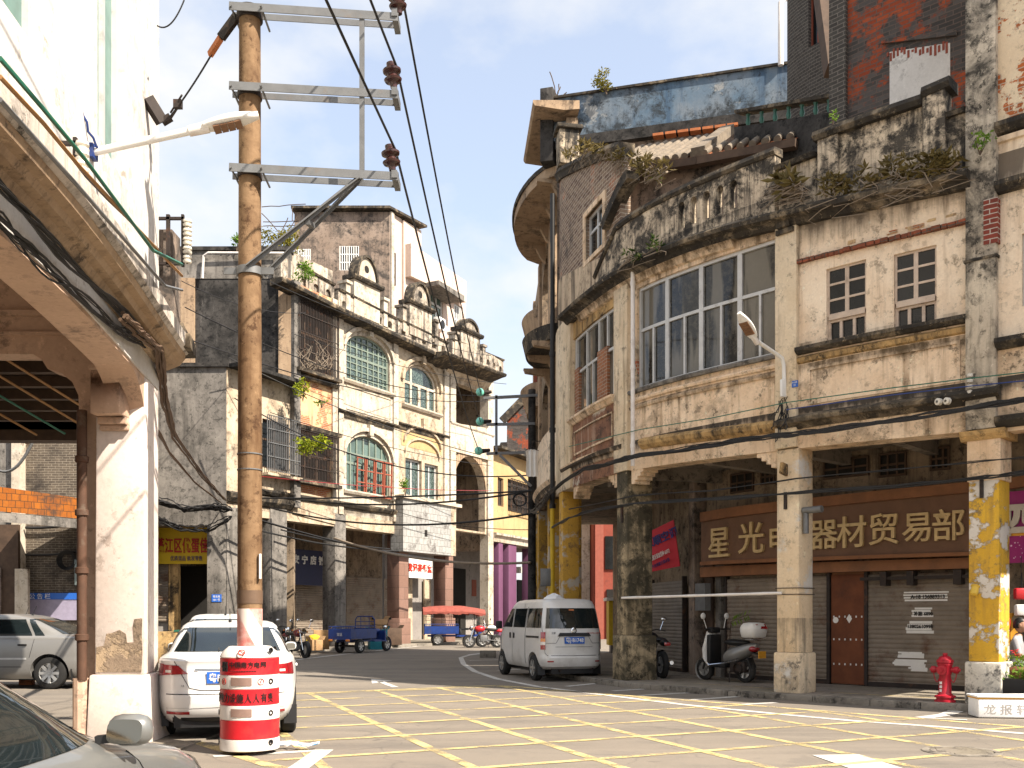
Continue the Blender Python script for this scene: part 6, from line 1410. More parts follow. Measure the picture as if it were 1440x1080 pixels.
# insulator racks on the ledge
def rack(px, py, d, n, label, hgt=.5):
    p = P(px, py, d); t = thing('insulator_rack', label, 'insulator rack', p, 0, 'insulator racks on the near building')
    m = MB(); m.bx(p.x - .16, p.x - .12, p.y - .02, p.y + .02, p.z, p.z + hgt); m.bx(p.x + .02, p.x + .05, p.y - .02, p.y + .02, p.z, p.z + hgt)
    m.bx(p.x - .3, p.x + .05, p.y - .02, p.y + .02, p.z + .02, p.z + .05); m.bx(p.x - .3, p.x + .05, p.y - .02, p.y + .02, p.z + hgt - .06, p.z + hgt - .03); m.build('frame', M['iron'], t)
    for k in range(n):
        q = MB(); z = p.z + .04 + k * (hgt - .08) / n; q.lathe([(.015, 0), (.05, .005), (.055, .03), (.035, .045), (.055, .06), (.05, .085), (.015, .09)], (p.x + .09, p.y, z), n=12); q.build('insulator', M['porcelain'], t, smooth=50)
rack(100, 250, 8.0, 3, 'small insulator rack on the ledge of the near building, close to the lamp arm', .32)
rack(253, 375, 11.9, 5, 'tall insulator rack with white porcelain at the far end of the ledge', .62)

# ---------------------------------------------------------------- concrete pole with crossarms
px0, pd = -2.765, 10.5
tp = thing('utility_pole', 'brown stained concrete utility pole with three steel crossarms, standing in a striped barrel', 'pole', (px0, pd, 0))
m = MB(); zt = P(354, 12, pd).z
pts = [(px0, pd, z) for z in (0, 2, 4, 6, zt)]; m.tube(pts, [.132, .127, .121, .115, .11], 24); m.build('shaft', M['pole'], tp, smooth=40)
m = MB(); m.lathe([(.128, 0), (.131, .0), (.1305, P(0, 853, pd).z - P(0, 912, pd).z), (.127, P(0, 853, pd).z - P(0, 912, pd).z)], (px0, pd, P(0, 915, pd).z), n=24)
pb = NM('red_white_pole_band', .6, .3); sep = pb.n('ShaderNodeSeparateXYZ'); pb.l(pb.tc.outputs['Object'], sep.inputs[0])
ang = pb.math('MULTIPLY', sep.outputs[0], 1.9); wv = pb.math('ADD', pb.math('MULTIPLY', sep.outputs[2], 1.0), ang); fr = pb.math('FRACT', pb.math('MULTIPLY', wv, 1.55))
nn = pb.noise(6, 7, .75); s1 = pb.ramp(pb.math('ADD', fr, pb.math('MULTIPLY', nn, .1)), [(.46, 0), (.5, 1)]); worn = pb.ramp(pb.noise(3, 9, .75), [(.4, .35), (.62, 1)])
pb.col(pb.mix(pb.math('MULTIPLY', s1, worn), (.68, .58, .53), (.46, .12, .10))); m.build('painted_band', pb.m, tp, smooth=40)
m = MB(); m.lathe([(.1325, 0), (.1325, .012)], (px0, pd, P(0, 662, pd).z), n=24); m.lathe([(.1325, 0), (.1325, .012)], (px0, pd, P(0, 640, pd).z), n=24); m.each('steel_band', M['steel'], tp)
m = MB(); m.lathe([(.1335, 0), (.1335, .14)], (px0, pd, P(0, 849, pd).z), n=24); m.build('tape_band', M['wire_brown'], tp, smooth=40)
m = MB(); m.box((px0 + .118, pd - .07, P(0, 797, pd).z), (.02, .09, .26), R(28)); m.build('sticker', M['white'], tp); m = MB(); m.box((px0 + .121, pd - .075, P(0, 797, pd).z), (.02, .07, .21), R(28)); m.build('sticker_print', M['tail_red'], tp)
arms = []
for ya, yb in ((2, 18), (114, 127), (229, 242)):
    a = P(322, ya + 6, pd - .17); b = P(560, yb + 6, pd - .05); a2 = P(327, ya + 19, pd + .14); b2 = P(562, yb + 18, pd + .24)
    m = MB(); m.bar(a, b, .012, .085); m.bar(a + Vector((0, .04, .04)), b + Vector((0, .04, .04)), .08, .012); m.build('crossarm', M['steel'], tp)
    m = MB(); m.bar(a2, b2, .012, .065); m.build('crossarm', M['steel'], tp)
    m = MB(); m.lathe([(.118, 0), (.128, 0), (.128, .06), (.118, .06)], (px0, pd, a.z - .05), n=20); m.build('clamp', M['iron'], tp)
    for sx in (-.15, .16):
        m = MB(); m.tube([(px0 + sx, pd - .2, a.z - .01), (px0 + sx, pd + .2, a.z - .05)], .012, 6); m.build('bolt', M['steel'], tp)
    m = MB(); m.box((b + b2) / 2 + Vector((-.03, 0, .0)), (.06, .34, .08)); m.build('end_plate', M['steel'], tp)
    arms.append((a, b))
m = MB(); m.bar(P(509, 18, pd - .05), P(509, 240, pd - .05), .05, .04, (0, 1, 0)); m.build('strut', M['steel'], tp)
zc = P(0, 383, pd).z
for dd, k in ((-.15, 0), (.16, 1)):
    m = MB(); m.bar((px0 + .0 + .09 * k, pd + dd, zc + .02), P(505 + 4 * k, 250, pd - .06 + .2 * k), .012, .08, (0, 1, .3)); m.bar((px0 + .02 + .09 * k, pd + dd + .02, zc + .02), P(505 + 4 * k, 250, pd - .04 + .2 * k), .05, .012, (0, 1, .3)); m.build('brace', M['steel'], tp)
m = MB(); m.bar(P(432, 312, pd - .1), P(440, 318, pd + .12), .05, .05); m.build('brace_plate', M['steel'], tp)
m = MB(); m.lathe([(.125, -.04), (.14, -.04), (.14, .04), (.125, .04)], (px0, pd, zc), n=24); m.bx(px0 - .26, px0 - .12, pd - .05, pd - .03, zc - .035, zc + .035); m.bx(px0 + .12, px0 + .26, pd - .05, pd - .03, zc - .035, zc + .035); m.build('clamp', M['steel'], tp, smooth=40)
INS = []
for (x, y), (a, b) in zip(((563, 20), (556, 124), (554, 240)), arms):
    base_ = P(x - 2, y, pd - .02); m = MB()
    m.lathe([(.0, .0), (.035, 0), (.04, .05), (.05, .06), (.085, .07), (.095, .09), (.06, .11), (.05, .14), (.055, .15), (.095, .17), (.098, .19), (.06, .21), (.045, .225), (.05, .24), (.05, .265), (.0, .27)], base_, (-.12, 0, 1), n=18)
    m.build('insulator', M['insulator'], tp, smooth=40); INS.append(base_ + Vector((.03, 0, .22)))
m = MB(); q = (px0, pd, zt - .1); m.lathe([(.112, 0), (.135, 0), (.135, .12), (.112, .12)], (px0, pd, zt - .13), n=20); m.bar((px0 - .13, pd, zt - .07), (px0 - .32, pd + .05, zt - .28), .05, .09); m.build('stay_clamp', M['iron'], tp)
SP1 = Vector((px0 - .32, pd + .05, zt - .28))
def cable(label, pts, r, mat='wire', group='cables strung over the street', name='overhead_cable', n=6, cat='cable'):
    t = MB(); t.tube(pts, r, n); o = t.build(name, M[mat], None, smooth=60); tag(o, label, cat, group); return o
st_ = cable('thin stay cable with turnbuckle from the pole top down to the white wall', cable_pts(SP1, SP0, .04, 12), .011, name='stay_cable')
m = MB(); a = SP1.lerp(SP0, .74); b = SP1.lerp(SP0, .97); o_ = Vector((0, 0, .035)); m.tube([a + o_, b + o_], .012, 6); m.tube([a - o_, b - o_], .012, 6); m.box(SP1.lerp(SP0, .82), (.09, .06, .09)); m.build('turnbuckle', M['iron'], st_)
m = MB(); m.bar(SP1, SP1.lerp(SP0, .2), .05, .06); m.build('eye_bolt', M['tile_red'], st_)
FAR = [P(676, 553, 32), P(676, 594, 32), P(674, 635, 32)]
for i, (a, b) in enumerate(zip(INS, FAR)):
    tt = ('topmost', 'middle', 'lowest')[i]
    near = [Vector((-2.55, -4, a.z + .15)), ][0]
    pts = cable_pts(near, a, .12, 10)[:-1] + cable_pts(a, b, .25, 18)
    cable('bare black line from the %s pole insulator to the green insulators down the street' % tt, pts, .0135)

# ---------------------------------------------------------------- street lamps
def street_lamp(a, b, label, r=.038, L=.62, up=Vector((0, 0, 1)), bend=None, k=1.0):
    a = Vector(a); b = Vector(b); d = (b - a).normalized()
    t = thing('street_lamp', label, 'street lamp', a, 0, 'street lamps on the buildings')
    pts = [a, b] if bend is None else [a] + [Vector(q) for q in bend] + [b]
    m = MB(); m.tube(pts, r, 12); m.build('arm', M['white'], t, smooth=50)
    m = MB(); m.tube([b - d * .08, b + d * .1], [r * 1.35, r * 1.5], 12); m.build('socket', M['white_plastic'], t, smooth=50)
    s = d.cross(up).normalized(); u = s.cross(d).normalized(); rows = []
    for i in range(13):
        f = i / 12; wd = .105 * k * (math.sin(math.pi * min(1, .12 + f * .9)) ** .45 if f < 1 else .3); wd = max(wd, .03); hh = .045 + .02 * math.sin(math.pi * f); c = b + d * (.06 + L * f)
        rows.append([c + s * (wd * math.cos(q)) + u * (hh * math.sin(q) if math.sin(q) > 0 else hh * .55 * math.sin(q)) for q in [2 * math.pi * j / 16 for j in range(16)]])
    m = MB(); m.grid(rows, 0, True); m.face(rows[0]); m.face(rows[-1][::-1]); hd = m.build('lamp_head', M['white'], t, smooth=50)
    m = MB()
    for j in range(4):
        c = b + d * (.14 + L * .13 * j) - u * .03; m.hexa([c - s * .075 * k - u * .012, c + s * .075 * k - u * .012, c + s * .075 * k + d * L * .12 - u * .012, c - s * .075 * k + d * L * .12 - u * .012, c - s * .075 * k, c + s * .075 * k, c + s * .075 * k + d * L * .12, c - s * .075 * k + d * L * .12])
    m.build('led_panel', solid('brown_led_panel', (.20, .10, .05), .4) if 'brown_led_panel' not in bpy.data.materials else bpy.data.materials['brown_led_panel'], hd)
    return t
la = FN.pt(hn(131, 214, .02)[0], hn(131, 214, .02)[1], .02)
lb = P(278, 182, la.y + .1)
t = street_lamp(la, lb, 'white street lamp on the near white building, reaching across in front of the pole', .034, .5)
m = MB(); m.box(la + Vector((.0, 0, 0)), (.04, .12, .12)); m.build('wall_plate', M['blue_metal'], t)
m = MB(); m.tube(cable_pts(la + Vector((.05, 0, .02)), la + Vector((-.02, -.35, .42)), .05, 8, .012), .012, 6); m.build('lead_wire', M['blue_metal'], t)
u_, z_ = FR.hit(1103, 545, .12); p0 = FR.pt(u_, z_, .12); z2 = FR.hit(1100, 510, .12)[1]
t = street_lamp(p0, P(1062, 478, p0.y - .55), 'white street lamp on the curved building, above the blue number plate', .034, .52, bend=[Vector((p0.x - .02, p0.y - .03, z2 - .05)), Vector((p0.x - .06, p0.y - .06, z2 + .06)), P(1086, 494, p0.y - .2)], k=1.15)
m = MB(); m.box(p0 + Vector((0, .0, -.02)), (.2, .05, .3), Matrix.Rotation(R(40), 3, 'Z')); m.build('junction_box', M['white'], t, bevel=.01)

# ---------------------------------------------------------------- second pole with green insulators
t = thing('frame_pole', 'dark pole down the street with a steel frame carrying green glass insulators', 'pole', P(748, 905, 32))
bx_ = P(748, 905, 32); m = MB(); m.tube([(bx_.x, 32, 0), P(748, 548, 32)], [.14, .12], 14); m.build('shaft', M['concrete_black'], t, smooth=40)
for (x0, y0, x1, y1) in ((680, 560, 756, 556), (684, 597, 752, 596), (684, 638, 750, 636), (698, 556, 698, 640), (703, 640, 747, 684)):
    m = MB(); m.bar(P(x0, y0, 31.9), P(x1, y1, 31.9), .08, .12, (0, 1, 0)); m.build('frame_bar', M['steel'], t)
for q in FAR:
    m = MB(); c = q + Vector((-.02, -.15, 0)); m.lathe([(.0, -.08), (.08, -.08), (.13, -.03), (.135, .02), (.1, .07), (.05, .09), (.0, .09)], c, (.3, -.8, .1), n=16); m.build('insulator', M['insulator_green'], t, smooth=60)
    m = MB(); m.tube([q + Vector((-.02, 0, 0)), q + Vector((.35, .02, .05))], [.09, .05], 8); m.build('cap', M['iron'], t)
t = thing('cable_coil', 'black coil of spare cable hung on the frame pole', 'cable coil', P(732, 703, 31.6)); m = MB(); c = P(731, 703, 31.6)
for k in range(4): m.tube([c + Vector((math.cos(2 * math.pi * j / 20) * (.18 + .015 * k), -.03 * k, math.sin(2 * math.pi * j / 20) * (.18 + .012 * k))) for j in range(21)], .011, 6, False)
m.build('loops', M['wire'], t, smooth=60)
t = thing('hanging_shirt', 'pale shirt on a hanger drying beside the frame pole', 'shirt', P(749, 640, 30)); c = P(748, 632, 30); rows = []
for i, (z, wd) in enumerate(((0, .1), (-.05, .2), (-.2, .17), (-.4, .17), (-.72, .18), (-.82, .17))): rows.append([c + Vector((x * wd + .0, (.03 if k % 2 else -.03), z)) for k, x in enumerate((-1, -.6, -.2, .2, .6, 1))])
m = MB(); m.grid(rows); m.build('cloth', M['white'], t, smooth=60); m = MB(); m.tube([c + Vector((-.2, 0, -.04)), c + Vector((0, 0, .1)), c + Vector((.2, 0, -.04))], .012, 6); m.tube([c + Vector((0, 0, .1)), c + Vector((.02, 0, .25)), c + Vector((.6, .1, .25))], .012, 6); m.build('hanger', M['iron'], t)

# ---------------------------------------------------------------- cables
def bundle(label, pix, off, F, n, r, spread, mat='wire', group='cable bundles on the facades'):
    """several strands that wander round one path along a facade"""
    m = MB(); base_ = [F.pt(*(F.hit(x, y, off) + (off,))) for x, y in pix]
    P2 = []
    for a, b in zip(base_, base_[1:]): P2 += [a.lerp(b, k / 6) for k in range(6)]
    P2.append(base_[-1])
    for s in range(n):
        ph = random.uniform(0, 6.28); f = random.uniform(.5, 1.3); sp = spread * random.uniform(.3, 1)
        m.tube([p + Vector((math.cos(ph + i * f * .35) * sp * .5, 0, math.sin(ph + i * f * .45) * sp + random.uniform(-.2, .2) * spread)) for i, p in enumerate(P2)], r * random.uniform(.6, 1.25), 5)
    o = m.build('cable_bundle', M[mat], None, smooth=60); tag(o, label, 'cables', group); return o
bundle('thick black cable bundle along the cornice of the near white building', [(-20, 240), (40, 305), (100, 372), (160, 428), (205, 470), (236, 492)], .13, FN, 8, .010, .042)
bundle('lower black cable bundle hugging the beam of the near white building', [(-20, 288), (40, 352), (100, 410), (160, 456), (205, 482), (236, 496)], .06, FN, 9, .009, .055)
def wires(label, pts, n, r, spread, mat='wire', sag=.0, group='cable bundles on the facades'):
    m = MB()
    for s in range(n):
        o = Vector((random.uniform(-1, 1), random.uniform(-1, 1), random.uniform(-1, 1))) * spread; Q = []
        for a, b in zip(pts, pts[1:]): Q += cable_pts(Vector(a) + o, Vector(b) + o * random.uniform(.3, 1), sag * random.uniform(.7, 1.3), 8, spread * .25)[:-1]
        Q.append(Vector(pts[-1])); m.tube(Q, r * random.uniform(.7, 1.2), 5)
    o = m.build('cable_bundle', M[mat], None, smooth=60); tag(o, label, 'cables', group); return o
wires('brown knotted cable bundle dropping from the near cornice towards the low house', [FN.pt(*(FN.hit(176, 444, .2) + (.2,))), FN.pt(*(FN.hit(200, 468, .24) + (.24,))), P(226, 492, 11.2), P(232, 560, 12.5), P(246, 612, 16), P(285, 668, 26), P(318, 704, 36.4)], 8, .018, .05, 'wire_brown')
wires('second brown cable drooping behind the near pillar to the low house', [P(222, 608, 14), P(240, 640, 18), P(275, 680, 27), P(312, 708, 36.2)], 4, .016, .03, 'wire_brown')
wires('black cable tangle on the flank of the low house', [P(222, 703, 36.3), P(262, 716, 36.2), P(300, 712, 36.2), P(326, 716, 35.9)], 10, .03, .16)
wires('messy black cables drooping over the yellow banner', [P(222, 728, 36.4), P(256, 742, 36.2), P(292, 744, 36.2), P(326, 726, 35.9)], 7, .028, .12)
for i, (label, pix, off, r, mt) in enumerate((
    ('green cable on the porcelain racks of the near white building', [(0, 82), (60, 152), (118, 222), (215, 352), (256, 372)], .5, .016, 'teal_wire'),
    ('brown cable on the porcelain racks of the near white building', [(0, 108), (60, 172), (110, 232), (235, 366), (256, 388)], .48, .015, 'copper_wire'),
    ('grey green cable below the brown one on the near white building', [(0, 140), (52, 198), (110, 262), (232, 402), (256, 408)], .46, .016, 'steel'),
    ('thin black lead along the white wall of the near building', [(0, 122), (70, 196), (150, 280), (225, 352)], .3, .007, 'wire'))):
    cable(label, [FN.pt(*(FN.hit(x, y, off) + (off,))) for x, y in pix], r, mt, 'cables on the racks of the near building')
for i, (c, x0) in enumerate((('copper_wire', -7.4), ('teal_wire', -7.0), ('copper_wire', -6.6), ('copper_wire', -6.2))):
    cable(('first brown', 'green', 'second brown', 'last brown')[i] + ' cable slanting through the opening of the cross wall', [(x0, yf - .1, 4.65), (x0 + .62, yf + 3, 4.02 + .02 * i)], .016, c, 'cables under the near arcade')
# along the curved building
bundle('thick black cable bundle slung along the ledge of the curved building', [(1445, 561), (1361, 575), (1250, 592), (1144, 607), (1088, 613), (1000, 626), (900, 640), (862, 650), (820, 660), (786, 682), (772, 694)], .34, FR, 9, .014, .05)
bundle('lower black cable bundle across the columns of the curved building', [(1445, 664), (1385, 672), (1250, 684), (1120, 693), (1000, 702), (892, 708), (840, 716), (800, 728), (776, 742)], .17, FR, 8, .011, .035)
bundle('thin cable pair above the lower bundle on the curved building', [(1445, 643), (1385, 648), (1250, 661), (1120, 673), (1000, 690), (892, 697), (800, 716)], .16, FR, 2, .009, .02)
cable('thin green cable in front of the curved facade', [FR.pt(*(FR.hit(x, y, .3) + (.3,))) for x, y in ((1445, 523), (1364, 532), (1250, 546), (1106, 566), (1000, 588), (900, 604), (800, 628))], .009, 'teal_wire')
cable('thin dark blue cable in front of the curved facade', [FR.pt(*(FR.hit(x, y, .3) + (.3,))) for x, y in ((1445, 535), (1364, 543), (1250, 556), (1106, 576))], .009, 'blue_metal')
m = MB(); 
for k in range(12):
    a = FR.pt(u_ + random.uniform(-.1, .1), FR.hit(1103, 560, .15)[1] + random.uniform(-.2, .1), .14); b = a + Vector((random.uniform(-.4, .2), random.uniform(-.3, .1), random.uniform(-.7, -.2))); m.tube(cable_pts(a, b, .06, 8, .03), .009, 5)
tag(m.build('cable_tangle', M['wire'], None, smooth=60), 'tangle of thin leads under the street lamp on the curved building', 'cables')
m = MB(); pp = [P(772, 690, 25.2), P(752, 706, 30), P(748, 716, 31.7)]
for k in range(9): o = Vector((random.uniform(-.15, .15), 0, random.uniform(-.2, .2))); m.tube(cable_pts(pp[0] + o * .5, pp[2] + o, random.uniform(0, .3), 10, .04), .02, 5)
tag(m.build('cable_tangle', M['wire'], None, smooth=60), 'black cable tangle between the far corner and the frame pole', 'cables')
for i, (label, a, b, sag, r, mt) in enumerate((
    ('thick sagging cable from the white house over to the frame pole', P(400, 700, 38.2), P(748, 690, 31.8), .35, .034, 'wire'),
    ('second thick cable just below it to the frame pole', P(380, 714, 38.0), P(748, 722, 31.8), .5, .036, 'wire'),
    ('pale twisted rope crossing low to the frame pole', P(470, 757, 39.5), P(746, 791, 31.8), .35, .045, 'root'),
    ('thin line from the low house past the arched windows', P(322, 503, 36), P(676, 640, 40), .3, .016, 'wire'),
    ('thin line dipping across the white house front', P(240, 468, 20), P(690, 563, 40), .5, .013, 'wire'),
    ('thin line at cornice level to the loggia', P(260, 432, 24), P(690, 556, 36), .6, .013, 'wire'),
    ('dark line in front of the lower arched windows', P(330, 560, 35.5), P(748, 668, 31.8), .9, .022, 'wire'),
    ('black line at balcony height to the frame pole', P(330, 700, 35.8), P(748, 690, 31.8), .1, .03, 'wire'),
    ('low black line across the arcade of the row', P(335, 738, 36), P(560, 775, 43), .2, .035, 'wire'),
    ('lower black line across the arcade of the row', P(335, 722, 36), P(640, 790, 46), .25, .04, 'wire'),
    ('cable across the columns of the white house', P(395, 745, 38.5), P(548, 772, 44), .1, .03, 'wire'),
    ('thin line high over the flank of the caged house', P(255, 395, 30), P(430, 440, 38), .3, .012, 'wire'),
    ('thin line from the caged window up to the loggia eaves', P(414, 470, 38), P(712, 540, 50), .3, .013, 'wire'),
    ('thin taut line crossing the pediments of the row', P(345, 380, 30), P(690, 500, 52), .4, .012, 'wire'),
    ('thin line under the string course of the cream house', P(380, 580, 38), P(690, 655, 48), .25, .014, 'wire'),
    ('reddish thin line in front of the lower windows of the row', P(350, 668, 37), P(690, 690, 48), .15, .014, 'tail_red'),
    ('thin line over the purple columns', P(560, 720, 44), P(748, 745, 31.9), .2, .014, 'wire'),
    ('loose wire loop beside the near white wall', P(221, 36, 11), P(259, 0, 11), .12, .008, 'wire'))):
    cable(label, cable_pts(a, b, sag, 20, .0), r, mt)
# ---------------------------------------------------------------- vehicles
M['mirror'] = solid('mirror_glass', (.36, .29, .19), .08, 1, var=.05)  # golden tint puts the reflected sunlit ground into the base colour
class Car:
    """body described by horizontal slices (z, rear x, front x, half width); x forward, y left"""
    def __init__(s, rows, n=5.0, N=72):
        s.rows = rows; s.n = n; s.N = N
    def at(s, z):
        r = s.rows
        if z <= r[0][0]: return r[0][1:]
        for a, b in zip(r, r[1:]):
            if z <= b[0]:
                t = (z - a[0]) / (b[0] - a[0]); return tuple(p + (q - p) * t for p, q in zip(a[1:], b[1:]))
        return r[-1][1:]
    def pos(s, th, z):
        xr, xf, w_ = s.at(z); c, n = math.cos(th), math.sin(th); e = 2 / s.n
        return Vector(((xr + xf) / 2 + (xf - xr) / 2 * math.copysign(abs(c) ** e, c), w_ * math.copysign(abs(n) ** e, n), z))
    def rear(s, y, z):
        xr, xf, w_ = s.at(z); return Vector(((xr + xf) / 2 - (xf - xr) / 2 * max(0, 1 - min(1, abs(y / w_)) ** s.n) ** (1 / s.n), y, z))
    def front(s, y, z):
        xr, xf, w_ = s.at(z); return Vector(((xr + xf) / 2 + (xf - xr) / 2 * max(0, 1 - min(1, abs(y / w_)) ** s.n) ** (1 / s.n), y, z))
    def side(s, x, z, sg=1):
        xr, xf, w_ = s.at(z); q = (x - (xr + xf) / 2) / ((xf - xr) / 2)
        return Vector((x, sg * w_ * max(0, 1 - min(1, abs(q)) ** s.n) ** (1 / s.n), z))
    def shell(s, mb):
        zs = []
        for a, b in zip(s.rows, s.rows[1:]):
            k = max(1, int((b[0] - a[0]) / .05)); zs += [a[0] + (b[0] - a[0]) * i / k for i in range(k)]
        zs.append(s.rows[-1][0])
        R_ = [[s.pos(2 * math.pi * (k + .5) / s.N, z) for k in range(s.N)] for z in zs]
        mb.grid(R_, 0, True); mb.face(R_[0][::-1]); mb.face(R_[-1])
def patch(mb, fn, ns, nt, off, ctr=Vector((0, 0, .7))):
    """a sheet lying off metres outside the surface fn(s, t)"""
    rows = []
    for i in range(ns + 1):
        r = []
        for j in range(nt + 1):
            a, b = i / ns, j / nt; p = fn(a, b); e = 1e-3
            du = fn(min(1, a + e), b) - fn(max(0, a - e), b); dv = fn(a, min(1, b + e)) - fn(a, max(0, b - e)); n = du.cross(dv)
            if n.length < 1e-12: n = p - ctr
            n.normalize()
            if n.dot(p - ctr) < 0: n = -n
            r.append(p + n * off)
        rows.append(r)
    mb.grid(rows)
def L_(a, b, t): return a + (b - a) * t
def wheel(root, x, y, r, wd, sg, spokes=5, name='wheel', rim='alloy'):
    c = Vector((x, y, r)); m = MB(); w2 = wd / 2
    m.lathe([(r * .62, -w2), (r * .86, -w2), (r * .97, -w2 * .8), (r, -w2 * .5), (r, w2 * .5), (r * .97, w2 * .8), (r * .86, w2), (r * .62, w2)], c, (0, sg, 0), n=28); wh = m.build(name, M['rubber'], root, smooth=35, world=False)
    m = MB(); m.lathe([(r * .64, w2 * .98), (r * .60, w2 * .9), (r * .58, w2 * .35), (r * .2, w2 * .25), (.0, w2 * .25)], c, (0, sg, 0), n=28); m.build('rim', M['iron'] if rim == 'steel_dark' else M[rim], wh, smooth=35, world=False)
    m = MB()
    for k in range(spokes):
        t = 2 * math.pi * k / spokes; d = Vector((math.cos(t), 0, math.sin(t))); m.bar(c + d * r * .08 + Vector((0, sg * w2 * .75, 0)), c + d * r * .62 + Vector((0, sg * w2 * .85, 0)), r * .17, .03, (0, 1, 0))
    m.lathe([(r * .16, w2 * .7), (r * .14, w2 * .95), (0, w2 * .95)], c, (0, sg, 0), n=14); m.build('spokes', M[rim], wh, world=False)
    return wh
SED = [(.20, -2.02, 2.12, .76), (.26, -2.14, 2.22, .82), (.36, -2.22, 2.27, .855), (.48, -2.25, 2.28, .87), (.56, -2.255, 2.27, .874), (.60, -2.235, 2.26, .874), (.72, -2.235, 2.2, .875), (.80, -2.225, 2.08, .872), (.88, -2.215, 1.86, .866), (.94, -2.215, 1.55, .855), (.985, -2.235, 1.22, .845), (1.005, -2.19, 1.08, .835), (1.025, -1.98, 1.0, .815), (1.045, -1.75, .94, .79), (1.07, -1.64, .88, .765), (1.2, -1.36, .62, .715), (1.32, -1.08, .36, .665), (1.40, -.84, .16, .62), (1.44, -.66, .0, .57), (1.462, -.48, -.12, .49), (1.472, -.40, -.2, .36)]
VAN = [(.27, -1.62, 1.68, .66), (.33, -1.72, 1.74, .71), (.42, -1.75, 1.77, .735), (.52, -1.755, 1.775, .745), (.56, -1.735, 1.77, .745), (.8, -1.73, 1.73, .748), (1.0, -1.725, 1.66, .745), (1.12, -1.70, 1.58, .735), (1.3, -1.66, 1.36, .71), (1.5, -1.61, 1.10, .68), (1.66, -1.56, .88, .645), (1.74, -1.52, .76, .61), (1.785, -1.46, .66, .55), (1.805, -1.35, .5, .46), (1.815, -1.2, .3, .3)]
def make_body(root, car, paint, xw, r, hw, name='body'):
    m = MB(); car.shell(m); b = m.build(name, paint, root, smooth=28, world=False); cut = []
    for x in xw:
        for sg in (1, -1):
            c = MB(); c.lathe([(0, -.20), (r * 1.17, -.20), (r * 1.17, .14), (0, .14)], (x, sg * hw, r + .01), (0, sg, 0), n=32); cut.append(c.build('cut', paint, root, smooth=30, world=False))
    bpy.context.view_layer.update(); bool_cut(b, cut); b.data.polygons.foreach_set('use_smooth', [True] * len(b.data.polygons)); b.data.set_sharp_from_angle(angle=R(28))
    m = MB(); x0, x1 = car.rows[2][1] + .12, car.rows[2][2] - .12; m.bx(x0, x1, -hw + .26, hw - .26, .17, .62)
    for x in xw: m.bx(x - r * 1.25, x + r * 1.25, -hw + .20, hw - .20, .25, .72)
    m.build('underbody', M['black'], root, world=False); return b
def number_plate(root, c, nrm_right, text, w_=.44, h_=.14, mat='plate_blue'):
    c = Vector(c); rt = Vector(nrm_right); n = rt.cross(Vector((0, 0, 1))); m = MB(); m.box(c, (w_, .012, h_), Matrix((rt, -n, Vector((0, 0, 1)))).transposed()); p = m.build('number_plate', M[mat], root, world=False)
    m = MB(); text_add(m, text, h_ * .82, c + n * .008, rt, ext=.002, bold=.002, width=w_ * .88); m.build('lettering', M['white'] if mat == 'plate_blue' else M['black'], p, world=False)
def seam(root, fn, pts, name='seam', wd=.008, mat='black', off=.004):
    m = MB(); Q = []
    for a, b in zip(pts, pts[1:]): Q += [fn(L_(a[0], b[0], k / 6), L_(a[1], b[1], k / 6)) for k in range(6)]
    Q.append(fn(*pts[-1])); ctr = Vector((0, 0, .6))
    for a, b in zip(Q, Q[1:]):
        d = (b - a).normalized(); n = ((a + b) / 2 - ctr); n.z *= .3; s = d.cross(n).normalized() * wd / 2; n = s.cross(d).normalized() * off
        if n.dot(a - ctr) < 0: n = -n
        m.face([a - s + n, a + s + n, b + s + n, b - s + n])
    m.build(name, M[mat], root, world=False)
